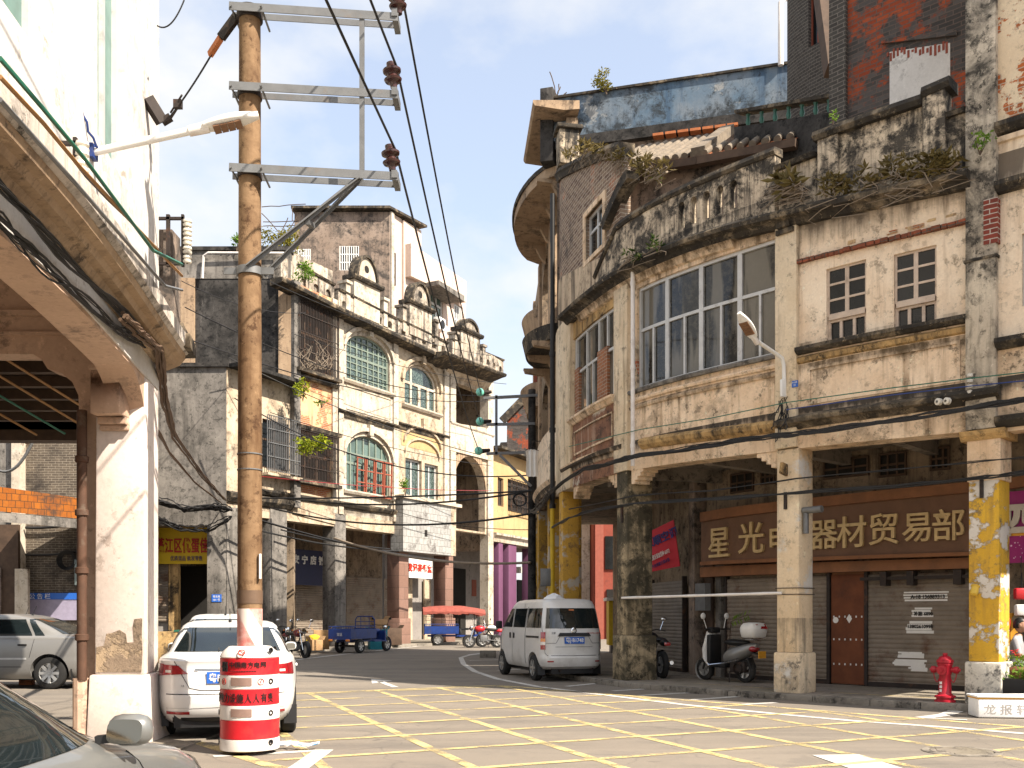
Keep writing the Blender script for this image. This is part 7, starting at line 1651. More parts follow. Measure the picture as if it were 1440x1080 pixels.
def sedan(name, label, loc, rot, paint, plate=None, old=False, zs=1.0, group='parked cars'):
    rows = [(z * zs, a, b, w_) for z, a, b, w_ in SED]; car = Car(rows, 5.0 if not old else 6.0)
    t = thing(name, label, 'car', loc, rot, group); xw = (-1.33, 1.30); r = .315
    make_body(t, car, paint, xw, r, .87)
    Z = lambda z: z * zs
    for x in xw:
        for sg in (1, -1): wheel(t, x, sg * .76, r, .2, sg, 5 if not old else 8)
    m = MB(); patch(m, lambda a, b: car.rear(L_(-1, 1, b) * L_(.66, .52, a), Z(L_(1.075, 1.375, a))), 8, 20, .006); rw = m.build('rear_window', M['car_glass'], t, smooth=60, world=False)
    m = MB(); patch(m, lambda a, b: car.front(L_(-1, 1, b) * L_(.68, .52, a), Z(L_(1.02, 1.38, a))), 8, 20, .006); m.build('windscreen', M['car_glass'], t, smooth=60, world=False)
    for sg in (1, -1):
        for (b0, b1, t0, t1) in ((-.98, -.18, -.78, -.18), (-.12, .70, -.12, .22), (-1.22, -1.04, -.92, -.84)):
            m = MB(); patch(m, lambda a, b: car.side(L_(L_(b0, b1, b), L_(t0, t1, b), a), Z(L_(1.045, 1.365, a)), sg), 6, 8, .005); m.build('side_window', M['car_glass'], t, smooth=60, world=False)
        sd = lambda x, z: car.side(x, Z(z), sg)
        seam(t, sd, [(-.15, z) for z in (.36, .6, .8, 1.0, 1.04)], 'door_seam'); seam(t, sd, [(.92, .4), (.95, .7), (.86, .98)], 'door_seam'); seam(t, sd, [(-.95, .62), (-1.0, .8), (-1.04, .98)], 'door_seam')
        seam(t, sd, [(x / 10, .44) for x in range(-8, 10)], 'sill_seam', .012); 
        if old: seam(t, sd, [(x / 10, .60) for x in range(-9, 21)], 'side_moulding', .035, 'alu', .008)
        for x in (-.82, .08):
            m = MB(); p = car.side(x, Z(.87), sg); m.box(p + Vector((0, sg * .015, 0)), (.17, .03, .035)); m.build('handle', M['black'] if old else paint, t, world=False, bevel=.008)
        m = MB(); p = car.side(.74, Z(1.02), sg)
        rows_ = []
        for i in range(7):
            f = i / 6; k = math.sin(math.pi * (.12 + .76 * f)) ** .5; rows_.append([p + Vector((.02 - .10 * f + .06, sg * (.10 + .085 * math.copysign(abs(math.cos(q)) ** .7, math.cos(q)) * k), .055 + .062 * math.copysign(abs(math.sin(q)) ** .7, math.sin(q)) * k)) for q in [2 * math.pi * j / 14 for j in range(14)]])
        m.grid(rows_, 0, True); m.face(rows_[0]); m.face(rows_[-1]); mr = m.build('wing_mirror', paint, t, smooth=50, world=False)
        q0 = p + Vector((-.024, sg * .10, .055)); cs = lambda f, q: math.copysign(abs(f(q)) ** .55, f(q))
        m = MB(); m.face([q0 + Vector((-.3 * -.045 * cs(math.sin, q) - .013, .066 * cs(math.cos, q), .045 * cs(math.sin, q))) for q in [2 * math.pi * j / 24 for j in range(24)]])
        m.build('mirror_glass', M['mirror'], mr, world=False)
        m = MB(); m.bar(p + Vector((.0, -sg * .02, .02)), p + Vector((.02, sg * .08, .03)), .05, .03); m.build('mirror_foot', M['black'], mr, world=False)
        # lamps
        m = MB(); th = (lambda f: math.pi - sg * (math.pi * L_(.30, .19, f)))
        if not old:
            patch(m, lambda a, b: car.pos(math.pi + sg * -math.pi * L_(.315, .055 + .05 * a, b), Z(L_(.80 + .03 * b, .955 - .025 * b, a))), 6, 16, .010)
        else: patch(m, lambda a, b: car.pos(math.pi + sg * -math.pi * L_(.30, .16, b), Z(L_(.72, .90, a))), 6, 12, .010)
        tl = m.build('tail_light', M['tail_red'], t, smooth=60, world=False)
        if not old:
            m = MB(); patch(m, lambda a, b: car.pos(math.pi + sg * -math.pi * L_(.20, .15, b), Z(L_(.845, .875, a))), 3, 6, .013); m.build('reversing_lamp', M['tail_white'], tl, smooth=60, world=False)
            m = MB(); patch(m, lambda a, b: car.pos(math.pi + sg * -math.pi * L_(.235, .232, b), Z(L_(.815, .945, a))), 3, 2, .0125); m.build('lamp_seam', M['black'], tl, world=False)
        m = MB(); patch(m, lambda a, b: car.pos(sg * math.pi * L_(.26, .14, b), Z(L_(.66, .80, a))), 6, 12, .008); m.build('headlight', M['tail_white'], t, smooth=60, world=False)
        m = MB(); patch(m, lambda a, b: car.rear(sg * L_(.42, .70, b), Z(L_(.34, .375, a))), 2, 8, .006); m.build('reflector', M['tail_red'], t, smooth=60, world=False)
        m = MB(); x0_ = -1.33; m.bar((x0_ - .42, sg * .78, .40), (x0_ - .44, sg * .78, .16), .16, .01, (1, 0, 0)); m.build('mud_flap', M['black'], t, world=False)
    re = lambda y, z: car.rear(y, Z(z))
    seam(t, re, [(-.60, .985), (-.50, .80), (-.42, .66), (-.3, .635), (0, .63), (.3, .635), (.42, .66), (.50, .80), (.60, .985)], 'boot_seam', .008)
    seam(t, re, [(y / 10, .585) for y in range(-7, 8)], 'bumper_seam', .012); seam(t, re, [(y / 10, .43 - .02 * abs(y) / 8) for y in range(-7, 8)], 'bumper_crease', .008, 'alu')
    m = MB(); patch(m, lambda a, b: re(L_(-.33, .33, b), L_(.70, .87, a)), 3, 8, -.012 + .016); m.build('plate_recess', paint, t, smooth=60, world=False)
    m = MB(); patch(m, lambda a, b: re(L_(-.36, .36, b), L_(.872, .892, a)), 2, 8, .014); m.build('boot_handle', M['chrome'] if not old else M['black'], t, smooth=60, world=False)
    m = MB(); patch(m, lambda a, b: re(L_(-.74, .74, b), L_(.22, .30, a)), 2, 12, .004); m.build('lower_valance', M['black'], t, smooth=60, world=False)
    if plate: number_plate(t, (car.rear(0, Z(.785)).x - .02, 0, Z(.785)), (0, -1, 0), plate)
    m = MB(); text_add(m, 'SEDAN' if False else '1.6', .035, (car.rear(.5, Z(.69)).x - .004, .5, Z(.69)), (0, -1, 0), ext=.002); m.build('badge', M['steel'], t, world=False)
    m = MB(); m.tube([(-.62, 0, Z(1.455)), (-.70, 0, Z(1.47) + .16)], .006, 6); m.lathe([(.025, -.02), (.02, .02), (.008, .03)], (-.62, 0, Z(1.455)), n=10); m.build('aerial', M['black'], t, world=False)
    return t
def place(wheel_pt, local, rot):   # location so that the local ground point falls on wheel_pt
    c, s = math.cos(rot), math.sin(rot); return (wheel_pt[0] - (local[0] * c - local[1] * s), wheel_pt[1] - (local[0] * s + local[1] * c), 0)
a = R(104); t = sedan('parked_car', 'white sedan with blue plate parked behind the red striped barrel', place(G(405, 1029), (-1.33 * .94, -.76 * .94), a), a, M['white_paint'], '粤R·8A35'); t.scale = (.94,) * 3
a = R(104); sedan('parked_car', 'white car mostly hidden beyond the white sedan at the barrel', place((-5.9, 17.4), (-2.2, .8), a), a, M['white_paint'], None)
a = R(181); sedan('parked_car', 'old silver sedan seen from the side, left of the pinkish pillar', place(G(72, 969), (-1.33, .76), a), a, M['silver_paint'], None, True)
a = R(160); sedan('parked_car', 'white car parked behind the old silver sedan', (-12.0, 23.6, 0), a, M['white_paint'], None)
sedan('parked_car', 'pale grey car cut off by the bottom left corner with a big wing mirror', (-2.30, 3.02, 0), R(90), M['grey_paint'], None, False, .94)
# minivan
t = thing('minivan', 'silver minivan with blue plate parked at the far corner column', 'van', (0, 0, 0), 0, 'parked cars'); car = Car(VAN, 7.0, 80); xw = (-1.08, 1.27); r = .29
make_body(t, car, M['van_paint'], xw, r, .75)
for x in xw:
    for sg in (1, -1): wheel(t, x, sg * .655, r, .18, sg, 6)
m = MB(); patch(m, lambda a, b: car.rear(L_(-1, 1, b) * L_(.62, .56, a), L_(1.16, 1.60, a)), 8, 24, .008); rw = m.build('rear_window', M['car_glass'], t, smooth=60, world=False)
m = MB(); patch(m, lambda a, b: car.rear(L_(-.04, .08, b), L_(1.545, 1.575, a)), 2, 2, .012); m.build('sticker', M['tile_red'], rw, world=False)
m = MB(); patch(m, lambda a, b: car.front(L_(-1, 1, b) * L_(.64, .56, a), L_(1.12, 1.66, a)), 8, 20, .006); m.build('windscreen', M['car_glass'], t, smooth=60, world=False)
for sg in (1, -1):
    for b0, b1, t0, t1 in ((-1.48, -.62, -1.42, -.62), (-.52, .34, -.52, .34), (.44, 1.22, .44, .86)):
        m = MB(); patch(m, lambda a, b: car.side(L_(L_(b0, b1, b), L_(t0, t1, b), a), L_(1.17, 1.60, a), sg), 6, 8, .006); m.build('side_window', M['car_glass'], t, smooth=60, world=False)
    sd = lambda x, z: car.side(x, z, sg)
    for x in (-.57, .39): seam(t, sd, [(x, z) for z in (.36, .6, .9, 1.16, 1.4, 1.64)], 'door_seam', .012)
    seam(t, sd, [(1.32, z) for z in (.6, .8, 1.0, 1.12)], 'door_seam', .012)
    m = MB(); m.bar(sd(-1.42, .97) + Vector((0, sg * .006, 0)), sd(-.66, .97) + Vector((0, sg * .006, 0)), .02, .045); m.build('door_rail', M['black'], t, world=False)
    for x in (.24, .52):
        m = MB(); m.box(sd(x, .98) + Vector((0, sg * .015, 0)), (.05, .03, .13)); m.build('handle', M['black'], t, world=False, bevel=.008)
    m = MB(); p = sd(1.12, 1.2); m.box(p + Vector((.06, sg * .13, .02)), (.08, .16, .19)); mr = m.build('wing_mirror', M['black'], t, world=False, bevel=.03)
    for (z0, z1, mt) in ((.70, .80, 'tail_red'), (.80, .87, 'tail_white'), (.87, .94, 'amber'), (.94, 1.08, 'tail_red')):
        m = MB(); patch(m, lambda a, b: car.pos(math.pi - sg * math.pi * L_(.285, .185, b), L_(z0, z1, a)), 4, 10, .012); m.build('tail_light', M[mt], t, smooth=60, world=False)
    m = MB(); patch(m, lambda a, b: car.rear(sg * L_(.48, .6, b), L_(.43, .46, a)), 2, 4, .008); m.build('reflector', M['tail_red'], t, world=False)
    m = MB(); patch(m, lambda a, b: car.pos(sg * math.pi * L_(.26, .16, b), L_(.75, .98, a)), 6, 10, .008); m.build('headlight', M['tail_white'], t, smooth=60, world=False)
    m = MB(); m.bar((-1.42, sg * .655, .36), (-1.44, sg * .655, .14), .17, .012, (1, 0, 0)); m.build('mud_flap', M['black'], t, world=False)
re = lambda y, z: car.rear(y, z)
seam(t, re, [(-.66, 1.7), (-.67, 1.1), (-.64, .62), (-.6, .575), (0, .57), (.6, .575), (.64, .62), (.67, 1.1), (.66, 1.7)], 'tailgate_seam', .010)
m = MB(); patch(m, lambda a, b: re(L_(-.36, .36, b) * L_(1.06, .94, a), L_(.99, 1.06, a)), 3, 12, .03); m.build('plate_garnish', M['black'], t, smooth=60, world=False)
seam(t, re, [(-.62, .84), (-.42, .84), (-.33, .99)], 'tailgate_crease', .012, 'steel'); seam(t, re, [(.62, .84), (.42, .84), (.33, .99)], 'tailgate_crease', .012, 'steel'); seam(t, re, [(-.62, .76), (.62, .76)], 'tailgate_crease', .01, 'steel')
number_plate(t, (car.rear(0, .9).x - .025, 0, .9), (0, -1, 0), '粤J·B1748', .46, .145)
m = MB(); p = car.rear(0, 1.115); m.lathe([(.065, .0), (.065, .012), (.045, .016)], p, (-1, 0, .05), n=20); m.bar(p + Vector((-.018, -.03, 0)), p + Vector((-.018, .03, .0)), .012, .012); m.tube([p + Vector((-.018, .0, .03)), p + Vector((-.018, -.02, -.01)), p + Vector((-.018, .02, -.03))], .007, 5); m.build('emblem', M['chrome'], t, world=False, smooth=40)
m = MB(); text_add(m, '五菱', .05, (car.rear(.47, 1.06).x - .006, .47, 1.06), (0, -1, 0), ext=.002); m.build('badge', M['steel'], t, world=False)
m = MB(); text_add(m, 'WULING 6400', .045, (car.rear(-.45, 1.06).x - .006, -.45, 1.06), (0, -1, 0), ext=.002); m.build('badge', M['red_ink'], t, world=False)
m = MB(); m.lathe([(0, .0), (.02, 0)], (car.rear(-.2, .86).x - .01, -.2, .86), (-1, 0, 0), n=10); m.build('lock', M['black'], t, world=False)
m = MB(); m.tube([(-1.1, .3, .24), (-1.7, .3, .24)], .03, 8); m.bx(-1.2, -1.0, -.6, .6, .26, .36); m.build('exhaust', M['iron'], t, world=False)
a = R(90 + 17.5); lc = place(G(750, 957), (-1.08, .72), a); t.location = lc; t.rotation_euler = (0, 0, a)
VANLOC = Vector(lc); vrot = Matrix.Rotation(a, 3, 'Z')
bg_ = thing('plastic_bag', 'crumpled clear bag lying on the roof of the silver minivan', 'bag', VANLOC + vrot @ Vector((-.1, -.12, 1.80)))
m = MB(); random.seed(3); rows = []
for i in range(7):
    f = i / 6; rr = .22 * math.sin(math.pi * (.55 * f + .42)) ; rows.append([Vector((math.cos(q) * rr * random.uniform(.8, 1.2) * 1.1, math.sin(q) * rr * random.uniform(.8, 1.2), .16 * f * random.uniform(.85, 1.1) + .0)) for q in [2 * math.pi * j / 14 for j in range(14)]])
m.grid(rows, 0, True); m.face(rows[-1]); m.build('film', M['foam'], bg_, world=False, smooth=25)

# ---------------------------------------------------------------- cargo tricycles
def trike(label, loc, rot, canopy):
    t = thing('cargo_tricycle', label, 'tricycle', loc, rot, 'cargo tricycles at the row')
    B = M['blue_metal']
    m = MB(); m.bx(-1.45, .15, -.52, .52, .55, .60); bed = m.build('cargo_bed', B, t, world=False)
    for nm, q in (('side_board', (-1.45, .15, .50, .53, .60, .92)), ('side_board', (-1.45, .15, -.53, -.50, .60, .92)), ('tailgate', (-1.48, -1.45, -.53, .53, .52, .92)), ('head_board', (.12, .15, -.5, .5, .6, .95))):
        m = MB(); m.bx(*q); sb = m.build(nm, B, bed, world=False)
    m = MB()
    for x in [-1.46 + .1 * k for k in range(17)]:
        for y in (-.515, .515): m.tube([(x, y, .92), (x, y, 1.02)], .008, 5)
    for y in [-.51 + .085 * k for k in range(13)]: m.tube([(-1.465, y, .92), (-1.465, y, 1.02)], .008, 5)
    m.tube([(-1.465, -.515, 1.02), (.13, -.515, 1.02)], .014, 6); m.tube([(-1.465, .515, 1.02), (.13, .515, 1.02)], .014, 6); m.tube([(-1.465, -.515, 1.02), (-1.465, .515, 1.02)], .014, 6); m.build('rail', B, bed, world=False)
    m = MB(); m.bx(-1.3, 1.0, -.3, -.22, .42, .5); m.bx(-1.3, 1.0, .22, .3, .42, .5); m.bar((1.0, 0, .46), (1.45, 0, .75), .08, .08); m.bx(.15, .95, -.45, .45, .42, .46); m.bx(.9, .96, -.4, .4, .46, .85); m.build('chassis', B, t, world=False)
    for sg in (1, -1): wheel(t, -.85, sg * .47, .27, .13, sg, 6)
    wheel(t, 1.55, 0, .28, .1, -1, 6, 'front_wheel')
    m = MB(); m.tube([(-1.0, -.47, .27), (-1.0 + .15, .47, .27)], .04, 8); m.build('axle', M['iron'], t, world=False)
    for sg in (1, -1):
        m = MB(); m.box((-1.50, sg * .40, .50), (.04, .18, .08)); m.build('tail_light', M['amber'], t, world=False, bevel=.008)
        m = MB(); m.tube([(1.55, sg * .09, .28), (1.30, sg * .09, .95)], .02, 6); m.build('fork', M['chrome'], t, world=False)
    m = MB(); m.box((.42, 0, .78), (.5, .34, .10)); m.bx(.2, .3, -.2, .2, .46, .76); m.build('saddle', M['seat'], t, world=False, bevel=.03)
    m = MB(); m.ball((.9, 0, .80), .2, 8, sc_=(1.1, .75, .6)); m.build('tank', M['bike_red'] if canopy else B, t, world=False, smooth=60)
    m = MB(); m.tube([(1.1, .38, 1.08), (1.26, .2, 1.05), (1.28, -.2, 1.05), (1.1, -.38, 1.08)], .016, 6); m.build('handlebar', M['black'], t, world=False)
    m = MB(); m.lathe([(.0, -.08), (.07, -.06), (.09, .02), (.085, .05), (0, .055)], (1.42, 0, .98), (1, 0, 0), n=16); m.build('headlight', M['chrome'], t, world=False, smooth=40)
    m = MB(); m.lathe([(.30, -.05), (.31, 0), (.30, .05)], (1.55, 0, .30), (0, 1, 0), n=20, a0=R(200), a1=R(330)); m.build('mudguard', M['chrome'] if canopy else B, t, world=False)
    for sg in (1, -1):
        m = MB(); m.tube([(1.2, sg * .28, 1.06), (1.22, sg * .38, 1.28)], .008, 5); m.box((1.22, sg * .42, 1.31), (.02, .12, .08)); m.build('mirror', M['black'], t, world=False)
    if canopy:
        m = MB()
        for x in (-1.4, .1, 1.0):
            for y in (-.48, .48): m.tube([(x, y, .92 if x < .5 else .6), (x, y, 1.66)], .014, 6)
        for z in (1.2, 1.4): m.tube([(-1.4, -.48, z), (.1, -.48, z)], .01, 5); m.tube([(-1.4, .48, z), (.1, .48, z)], .01, 5)
        for x in (-1.0, -.6, -.2): m.tube([(x, -.48, 1.0), (x, -.48, 1.66)], .01, 5); m.tube([(x, .48, 1.0), (x, .48, 1.66)], .01, 5)
        m.each('canopy_frame', M['iron'], t, world=False)
        m = MB(); rows = []; random.seed(5)
        for i in range(19):
            x = -1.55 + i * .165; rr = []
            for j in range(11):
                y = -.62 + j * .124; z = 1.70 + .20 * (1 - (y / .62) ** 2) * (.6 + .4 * math.sin(math.pi * (i / 18) ** .8)) + random.uniform(-.015, .015) - (.08 if j in (0, 10) else 0) - (.10 * max(0, (i - 12) / 6)); rr.append(Vector((x, y, z)))
            rows.append(rr)
        m.grid(rows); m.build('canopy', M['canvas'], t, world=False, smooth=60)
        m = MB()
        for sg in (1, -1):
            for i in range(18):
                a_ = rows[i][0 if sg < 0 else 10]; b_ = rows[i + 1][0 if sg < 0 else 10]; q = Vector((0, 0, random.uniform(-.16, -.08))); m.face([a_, b_, b_ + q, a_ + q])
        m.build('canopy_fringe', M['canvas'], t, world=False)
    else:
        m = MB(); y0 = .46
        m.tube([(.12, -y0, .9), (.12, -y0, 1.28), (.12, -y0 + .1, 1.4), (.12, y0 - .1, 1.4), (.12, y0, 1.28), (.12, y0, .9)], .022, 8)
        for z in (1.05, 1.2): m.tube([(.12, -y0, z), (.12, y0, z)], .014, 6)
        for y in (-.2, .2): m.tube([(.12, y, .9), (.12, y, 1.4)], .014, 6)
        m.build('cab_guard', B, t, world=False)
        m = MB(); text_add(m, '货运', .13, (-1.485, 0, .72), (0, -1, 0), ext=.002); m.build('lettering', M['white'], t, world=False)
    return t
trike('blue cargo tricycle with open railed bed parked before the white house', place(G(478, 918), (-.85, .47), R(62)), R(62), False)
trike('blue cargo tricycle under a red brown fringed canopy', (-2.75, 47.9, 0), R(8), True)
# ---------------------------------------------------------------- motorcycles and scooters
def motorbike(label, loc, rot, mat, lean=0, box=None):
    t = thing('motorcycle', label, 'motorcycle', loc, rot, 'parked motorcycles')
    wheel(t, -.62, 0, .29, .11, 1, 6, 'wheel'); wheel(t, .66, 0, .29, .09, 1, 6, 'wheel')
    m = MB(); m.tube([(-.62, .08, .29), (-.1, .06, .36), (.12, .0, .38)], .03, 6); m.tube([(-.2, 0, .72), (.1, 0, .4), (.42, 0, .82)], .03, 6); m.tube([(-.62, 0, .75), (.42, 0, .84)], .025, 6); m.build('frame', M['black'], t, world=False)
    m = MB(); m.box((.02, 0, .42), (.32, .2, .28)); m.lathe([(.1, -.1), (.12, -.06), (.12, .06), (.1, .1)], (.0, 0, .34), (0, 1, 0), n=14); m.build('engine', M['steel'], t, world=False, bevel=.02)
    m = MB(); m.ball((.18, 0, .84), .2, 9, sc_=(1.25, .75, .7)); m.build('tank', mat, t, world=False, smooth=60)
    m = MB(); m.ball((-.32, 0, .82), .2, 9, sc_=(1.9, .72, .3)); m.build('saddle', M['seat'], t, world=False, smooth=60)
    m = MB(); m.ball((-.72, 0, .76), .13, 8, sc_=(1.5, .7, .6)); m.build('tail', mat, t, world=False, smooth=60)
    m = MB(); m.box((-.92, 0, .74), (.03, .14, .07)); m.build('tail_light', M['tail_red'], t, world=False, bevel=.01)
    m = MB(); m.lathe([(.31, -.06), (.325, 0), (.31, .06)], (.66, 0, .29), (0, 1, 0), n=20, a0=R(200), a1=R(320)); m.lathe([(.31, -.06), (.325, 0), (.31, .06)], (-.62, 0, .29), (0, 1, 0), n=20, a0=R(180), a1=R(330)); m.build('mudguard', M['black'], t, world=False)
    for sg in (1, -1):
        m = MB(); m.tube([(.66, sg * .07, .29), (.44, sg * .08, .95)], .022, 6); m.build('fork', M['chrome'], t, world=False)
        m = MB(); m.tube([(.4, sg * .28, 1.02), (.42, sg * .36, 1.22)], .008, 5); m.ball((.42, sg * .38, 1.26), .07, 6, sc_=(.3, 1, .7)); m.build('mirror', M['chrome'], t, world=False)
        m = MB(); m.box((.5, sg * .16, .88), (.05, .06, .05)); m.build('indicator', M['amber'], t, world=False, bevel=.01)
    m = MB(); m.tube([(.26, .36, 1.0), (.4, .2, 1.03), (.42, 0, .98), (.4, -.2, 1.03), (.26, -.36, 1.0)], .014, 6); m.build('handlebar', M['black'], t, world=False)
    m = MB(); m.lathe([(.0, -.1), (.07, -.07), (.09, .02), (0, .04)], (.58, 0, .9), (1, 0, 0), n=16); m.build('headlight', M['chrome'], t, world=False, smooth=50)
    m = MB(); m.tube([(.1, -.12, .3), (-.3, -.13, .28), (-.8, -.14, .34)], [.02, .03, .045], 8); m.build('exhaust', M['chrome'], t, world=False, smooth=50)
    m = MB(); m.tube([(-.1, .1, .3), (-.16, .28, .02)], .014, 6); m.build('stand', M['iron'], t, world=False)
    t.rotation_euler = (R(lean), 0, rot); return t
motorbike('dark red motorcycle parked beside the cardboard and yellow sacks', place(G(429, 926), (.66, 0), R(-50)), R(-50), M['bike_red'])
motorbike('black motorcycle behind the dark red one', place(G(406, 919), (.66, 0), R(-70)), R(-70), M['black'])
motorbike('red and white motorcycle left of the silver minivan', (-1.25, 44.2, 0), R(195), M['red_plastic'])
motorbike('white motorcycle behind the silver minivan', (-.75, 45.4, 0), R(205), M['white'])
def scooter(label, loc, rot, full=True):
    t = thing('scooter', label, 'scooter', loc, rot, 'parked scooters')
    wheel(t, -.52, 0, .23, .11, 1, 5); wheel(t, .60, 0, .23, .1, 1, 5)
    m = MB(); m.hexa([Vector(q) for q in ((-.1, -.16, .28), (.34, -.16, .28), (.34, .16, .28), (-.1, .16, .28), (-.1, -.17, .36), (.36, -.17, .36), (.36, .17, .36), (-.1, .17, .36))]); m.build('footboard', M['black'], t, world=False, bevel=.02)
    rows = []      # leg shield and front panel
    for x, z, wd, dp in ((.36, .30, .16, .05), (.44, .45, .22, .07), (.46, .65, .21, .08), (.43, .85, .16, .08), (.40, 1.0, .12, .08), (.38, 1.06, .06, .05)):
        rows.append([Vector((x + dp * math.cos(q) * (1.6 if math.cos(q) > 0 else .5), wd * math.sin(q), z)) for q in [2 * math.pi * j / 16 for j in range(16)]])
    m = MB(); m.grid(rows, 0, True); m.face(rows[0]); m.face(rows[-1]); m.build('leg_shield', M['white'], t, world=False, smooth=50)
    m = MB(); m.bx(.30, .41, -.17, .17, .36, .95); m.build('inner_panel', M['black'], t, world=False, bevel=.03)
    rows = []
    for x, z0, z1, wd in ((-.02, .36, .62, .13), (-.15, .36, .70, .17), (-.35, .40, .74, .18), (-.55, .50, .78, .16), (-.72, .60, .80, .11), (-.82, .68, .80, .05)):
        rows.append([Vector((x, wd * math.sin(q), (z0 + z1) / 2 + (z1 - z0) / 2 * math.cos(q))) for q in [2 * math.pi * j / 16 for j in range(16)]])
    m = MB(); m.grid(rows, 0, True); m.face(rows[0]); m.face(rows[-1]); m.build('side_panel', M['silver_paint'], t, world=False, smooth=50)
    m = MB(); m.ball((-.28, 0, .80), .2, 9, sc_=(1.7, .75, .36)); m.build('saddle', M['seat'], t, world=False, smooth=60)
    m = MB(); m.ball((-.74, 0, .68), .1, 8, sc_=(.9, 1.35, .7)); m.build('tail_light', M['tail_red'], t, world=False, smooth=60)
    m = MB(); m.tube([(-.5, -.19, .46), (-.1, -.2, .38), (.3, -.2, .33), (.5, -.1, .42), (.52, 0, .6)], .014, 6); m.tube([(-.5, .19, .46), (-.1, .2, .38), (.3, .2, .33), (.5, .1, .42), (.52, 0, .6)], .014, 6); m.tube([(-.3, .14, .88), (-.8, .16, .86), (-.86, 0, .86), (-.8, -.16, .86), (-.3, -.14, .88)], .012, 6); m.build('guard_bar', M['chrome'], t, world=False, smooth=50)
    m = MB(); m.bx(-.6, -.2, -.12, .14, .2, .42); m.lathe([(.11, -.04), (.12, 0), (.11, .04)], (-.45, .14, .28), (0, 1, 0), n=16); m.build('engine', M['iron'], t, world=False, bevel=.03)
    m = MB(); m.lathe([(.245, -.06), (.26, 0), (.245, .06)], (.60, 0, .23), (0, 1, 0), n=20, a0=R(190), a1=R(340)); m.build('front_mudguard', M['white'], t, world=False)
    m = MB(); m.tube([(.60, .07, .23), (.46, .05, .7)], .02, 6); m.tube([(.60, -.07, .23), (.46, -.05, .7)], .02, 6); m.build('fork', M['black'], t, world=False)
    m = MB(); m.box((.36, 0, 1.04), (.14, .26, .12)); m.build('handlebar_cowl', M['black'], t, world=False, bevel=.03)
    m = MB(); m.lathe([(.08, 0), (.07, .03), (0, .04)], (.47, 0, .98), (1, 0, .3), n=14); m.build('headlight', M['chrome'], t, world=False, smooth=50)
    m = MB(); m.tube([(.26, .36, 1.06), (.36, .1, 1.06), (.36, -.1, 1.06), (.26, -.36, 1.06)], .016, 6); m.build('handlebar', M['black'], t, world=False)
    for sg in (1, -1):
        m = MB(); m.tube([(.32, sg * .25, 1.08), (.34, sg * .32, 1.28)], .008, 5); m.ball((.33, sg * .34, 1.33), .075, 7, sc_=(.3, .9, .9)); m.build('mirror', M['white'], t, world=False, smooth=60)
    rows = []
    for z, k in ((.90, .8), (.92, .95), (1.02, 1.06), (1.06, 1.08), (1.075, 1.08), (1.14, 1.0), (1.19, .8), (1.205, .4)):
        rows.append([Vector((-.72 + .21 * k * math.copysign(abs(math.cos(q)) ** .6, math.cos(q)), .22 * k * math.copysign(abs(math.sin(q)) ** .6, math.sin(q)), z)) for q in [2 * math.pi * (j + .5) / 20 for j in range(20)]])
    m = MB(); m.grid(rows, 0, True); m.face(rows[0]); m.face(rows[-1]); tb = m.build('top_box', M['white'], t, world=False, smooth=50)
    m = MB(); m.hexa([Vector(q) for q in ((-.97, -.14, 1.08), (-.93, .14, 1.08), (-.9, .14, 1.08), (-.9, -.14, 1.08), (-.90, -.13, 1.17), (-.90, .13, 1.17), (-.84, .13, 1.17), (-.84, -.13, 1.17))]); m.build('box_reflector', M['tail_red'], tb, world=False)
    m = MB(); m.bx(-.95, -.93, -.10, .10, .50, .64); m.build('number_plate', M['plate_yellow'], t, world=False)
    m = MB(); m.bar((-.62, 0, .62), (-.94, 0, .56), .12, .02); m.bar((-.62, 0, .5), (-.72, 0, .3), .16, .02); m.build('rear_mudguard', M['black'], t, world=False)
    m = MB(); m.tube([(-.2, .12, .22), (-.28, .22, 0)], .014, 6); m.tube([(-.2, -.12, .22), (-.28, -.22, 0)], .014, 6); m.build('stand', M['iron'], t, world=False)
    return t
us, zs_ = FR.hit(1022, 930, -1.55); p = FR.pt(us, .10, -1.55)
scooter('silver scooter with white top box parked in the arcade before the shutters', p, R(124))
us, zs_ = FR.hit(925, 930, -1.2); p = FR.pt(us, .10, -1.1)
motorbike('dark motorcycle hidden behind the mossy column', p, R(100), M['black'])
# ---------------------------------------------------------------- barrel, hydrant, small things
bp = Vector((px0, pd, 0))
t = thing('barrel_bollard', 'red and white plastic barrel with black characters round the foot of the pole', 'bollard', bp)
rb = .305; zb = lambda y: EYE + (865 - y) / FPX * (pd - .3)
bands = [(1058, 1041, 'white_plastic'), (1041, 1014, 'red_plastic'), (1014, 993, 'white_plastic'), (993, 970, 'red_plastic'), (970, 950, 'white_plastic'), (950, 926, 'red_plastic')]
prev = 0.0
for yb_, yt_, mt in bands:
    z0, z1 = max(0, zb(yb_)), zb(yt_); z0 = max(z0, prev); prev = z1; m = MB(); m.lathe([(rb - .008, z0), (rb, z0 + .006), (rb + (.004 if mt[0] == 'w' else -.003), (z0 + z1) / 2), (rb, z1 - .006), (rb - .008, z1)], bp, n=40); m.build('band', M[mt], t, smooth=30)
zt_ = zb(910); m = MB(); m.lathe([(rb - .008, prev), (rb, prev + .01), (rb - .02, zt_ - .06), (rb - .09, zt_), (rb - .13, zt_ + .005), (.135, zt_ - .005)], bp, n=40); m.build('lid', M['white_plastic'], t, smooth=40)
def on_barrel(ang, z, o=.006): return bp + Vector((math.sin(ang) * (rb + o), -math.cos(ang) * (rb + o), z)), Vector((math.cos(ang), math.sin(ang), 0))
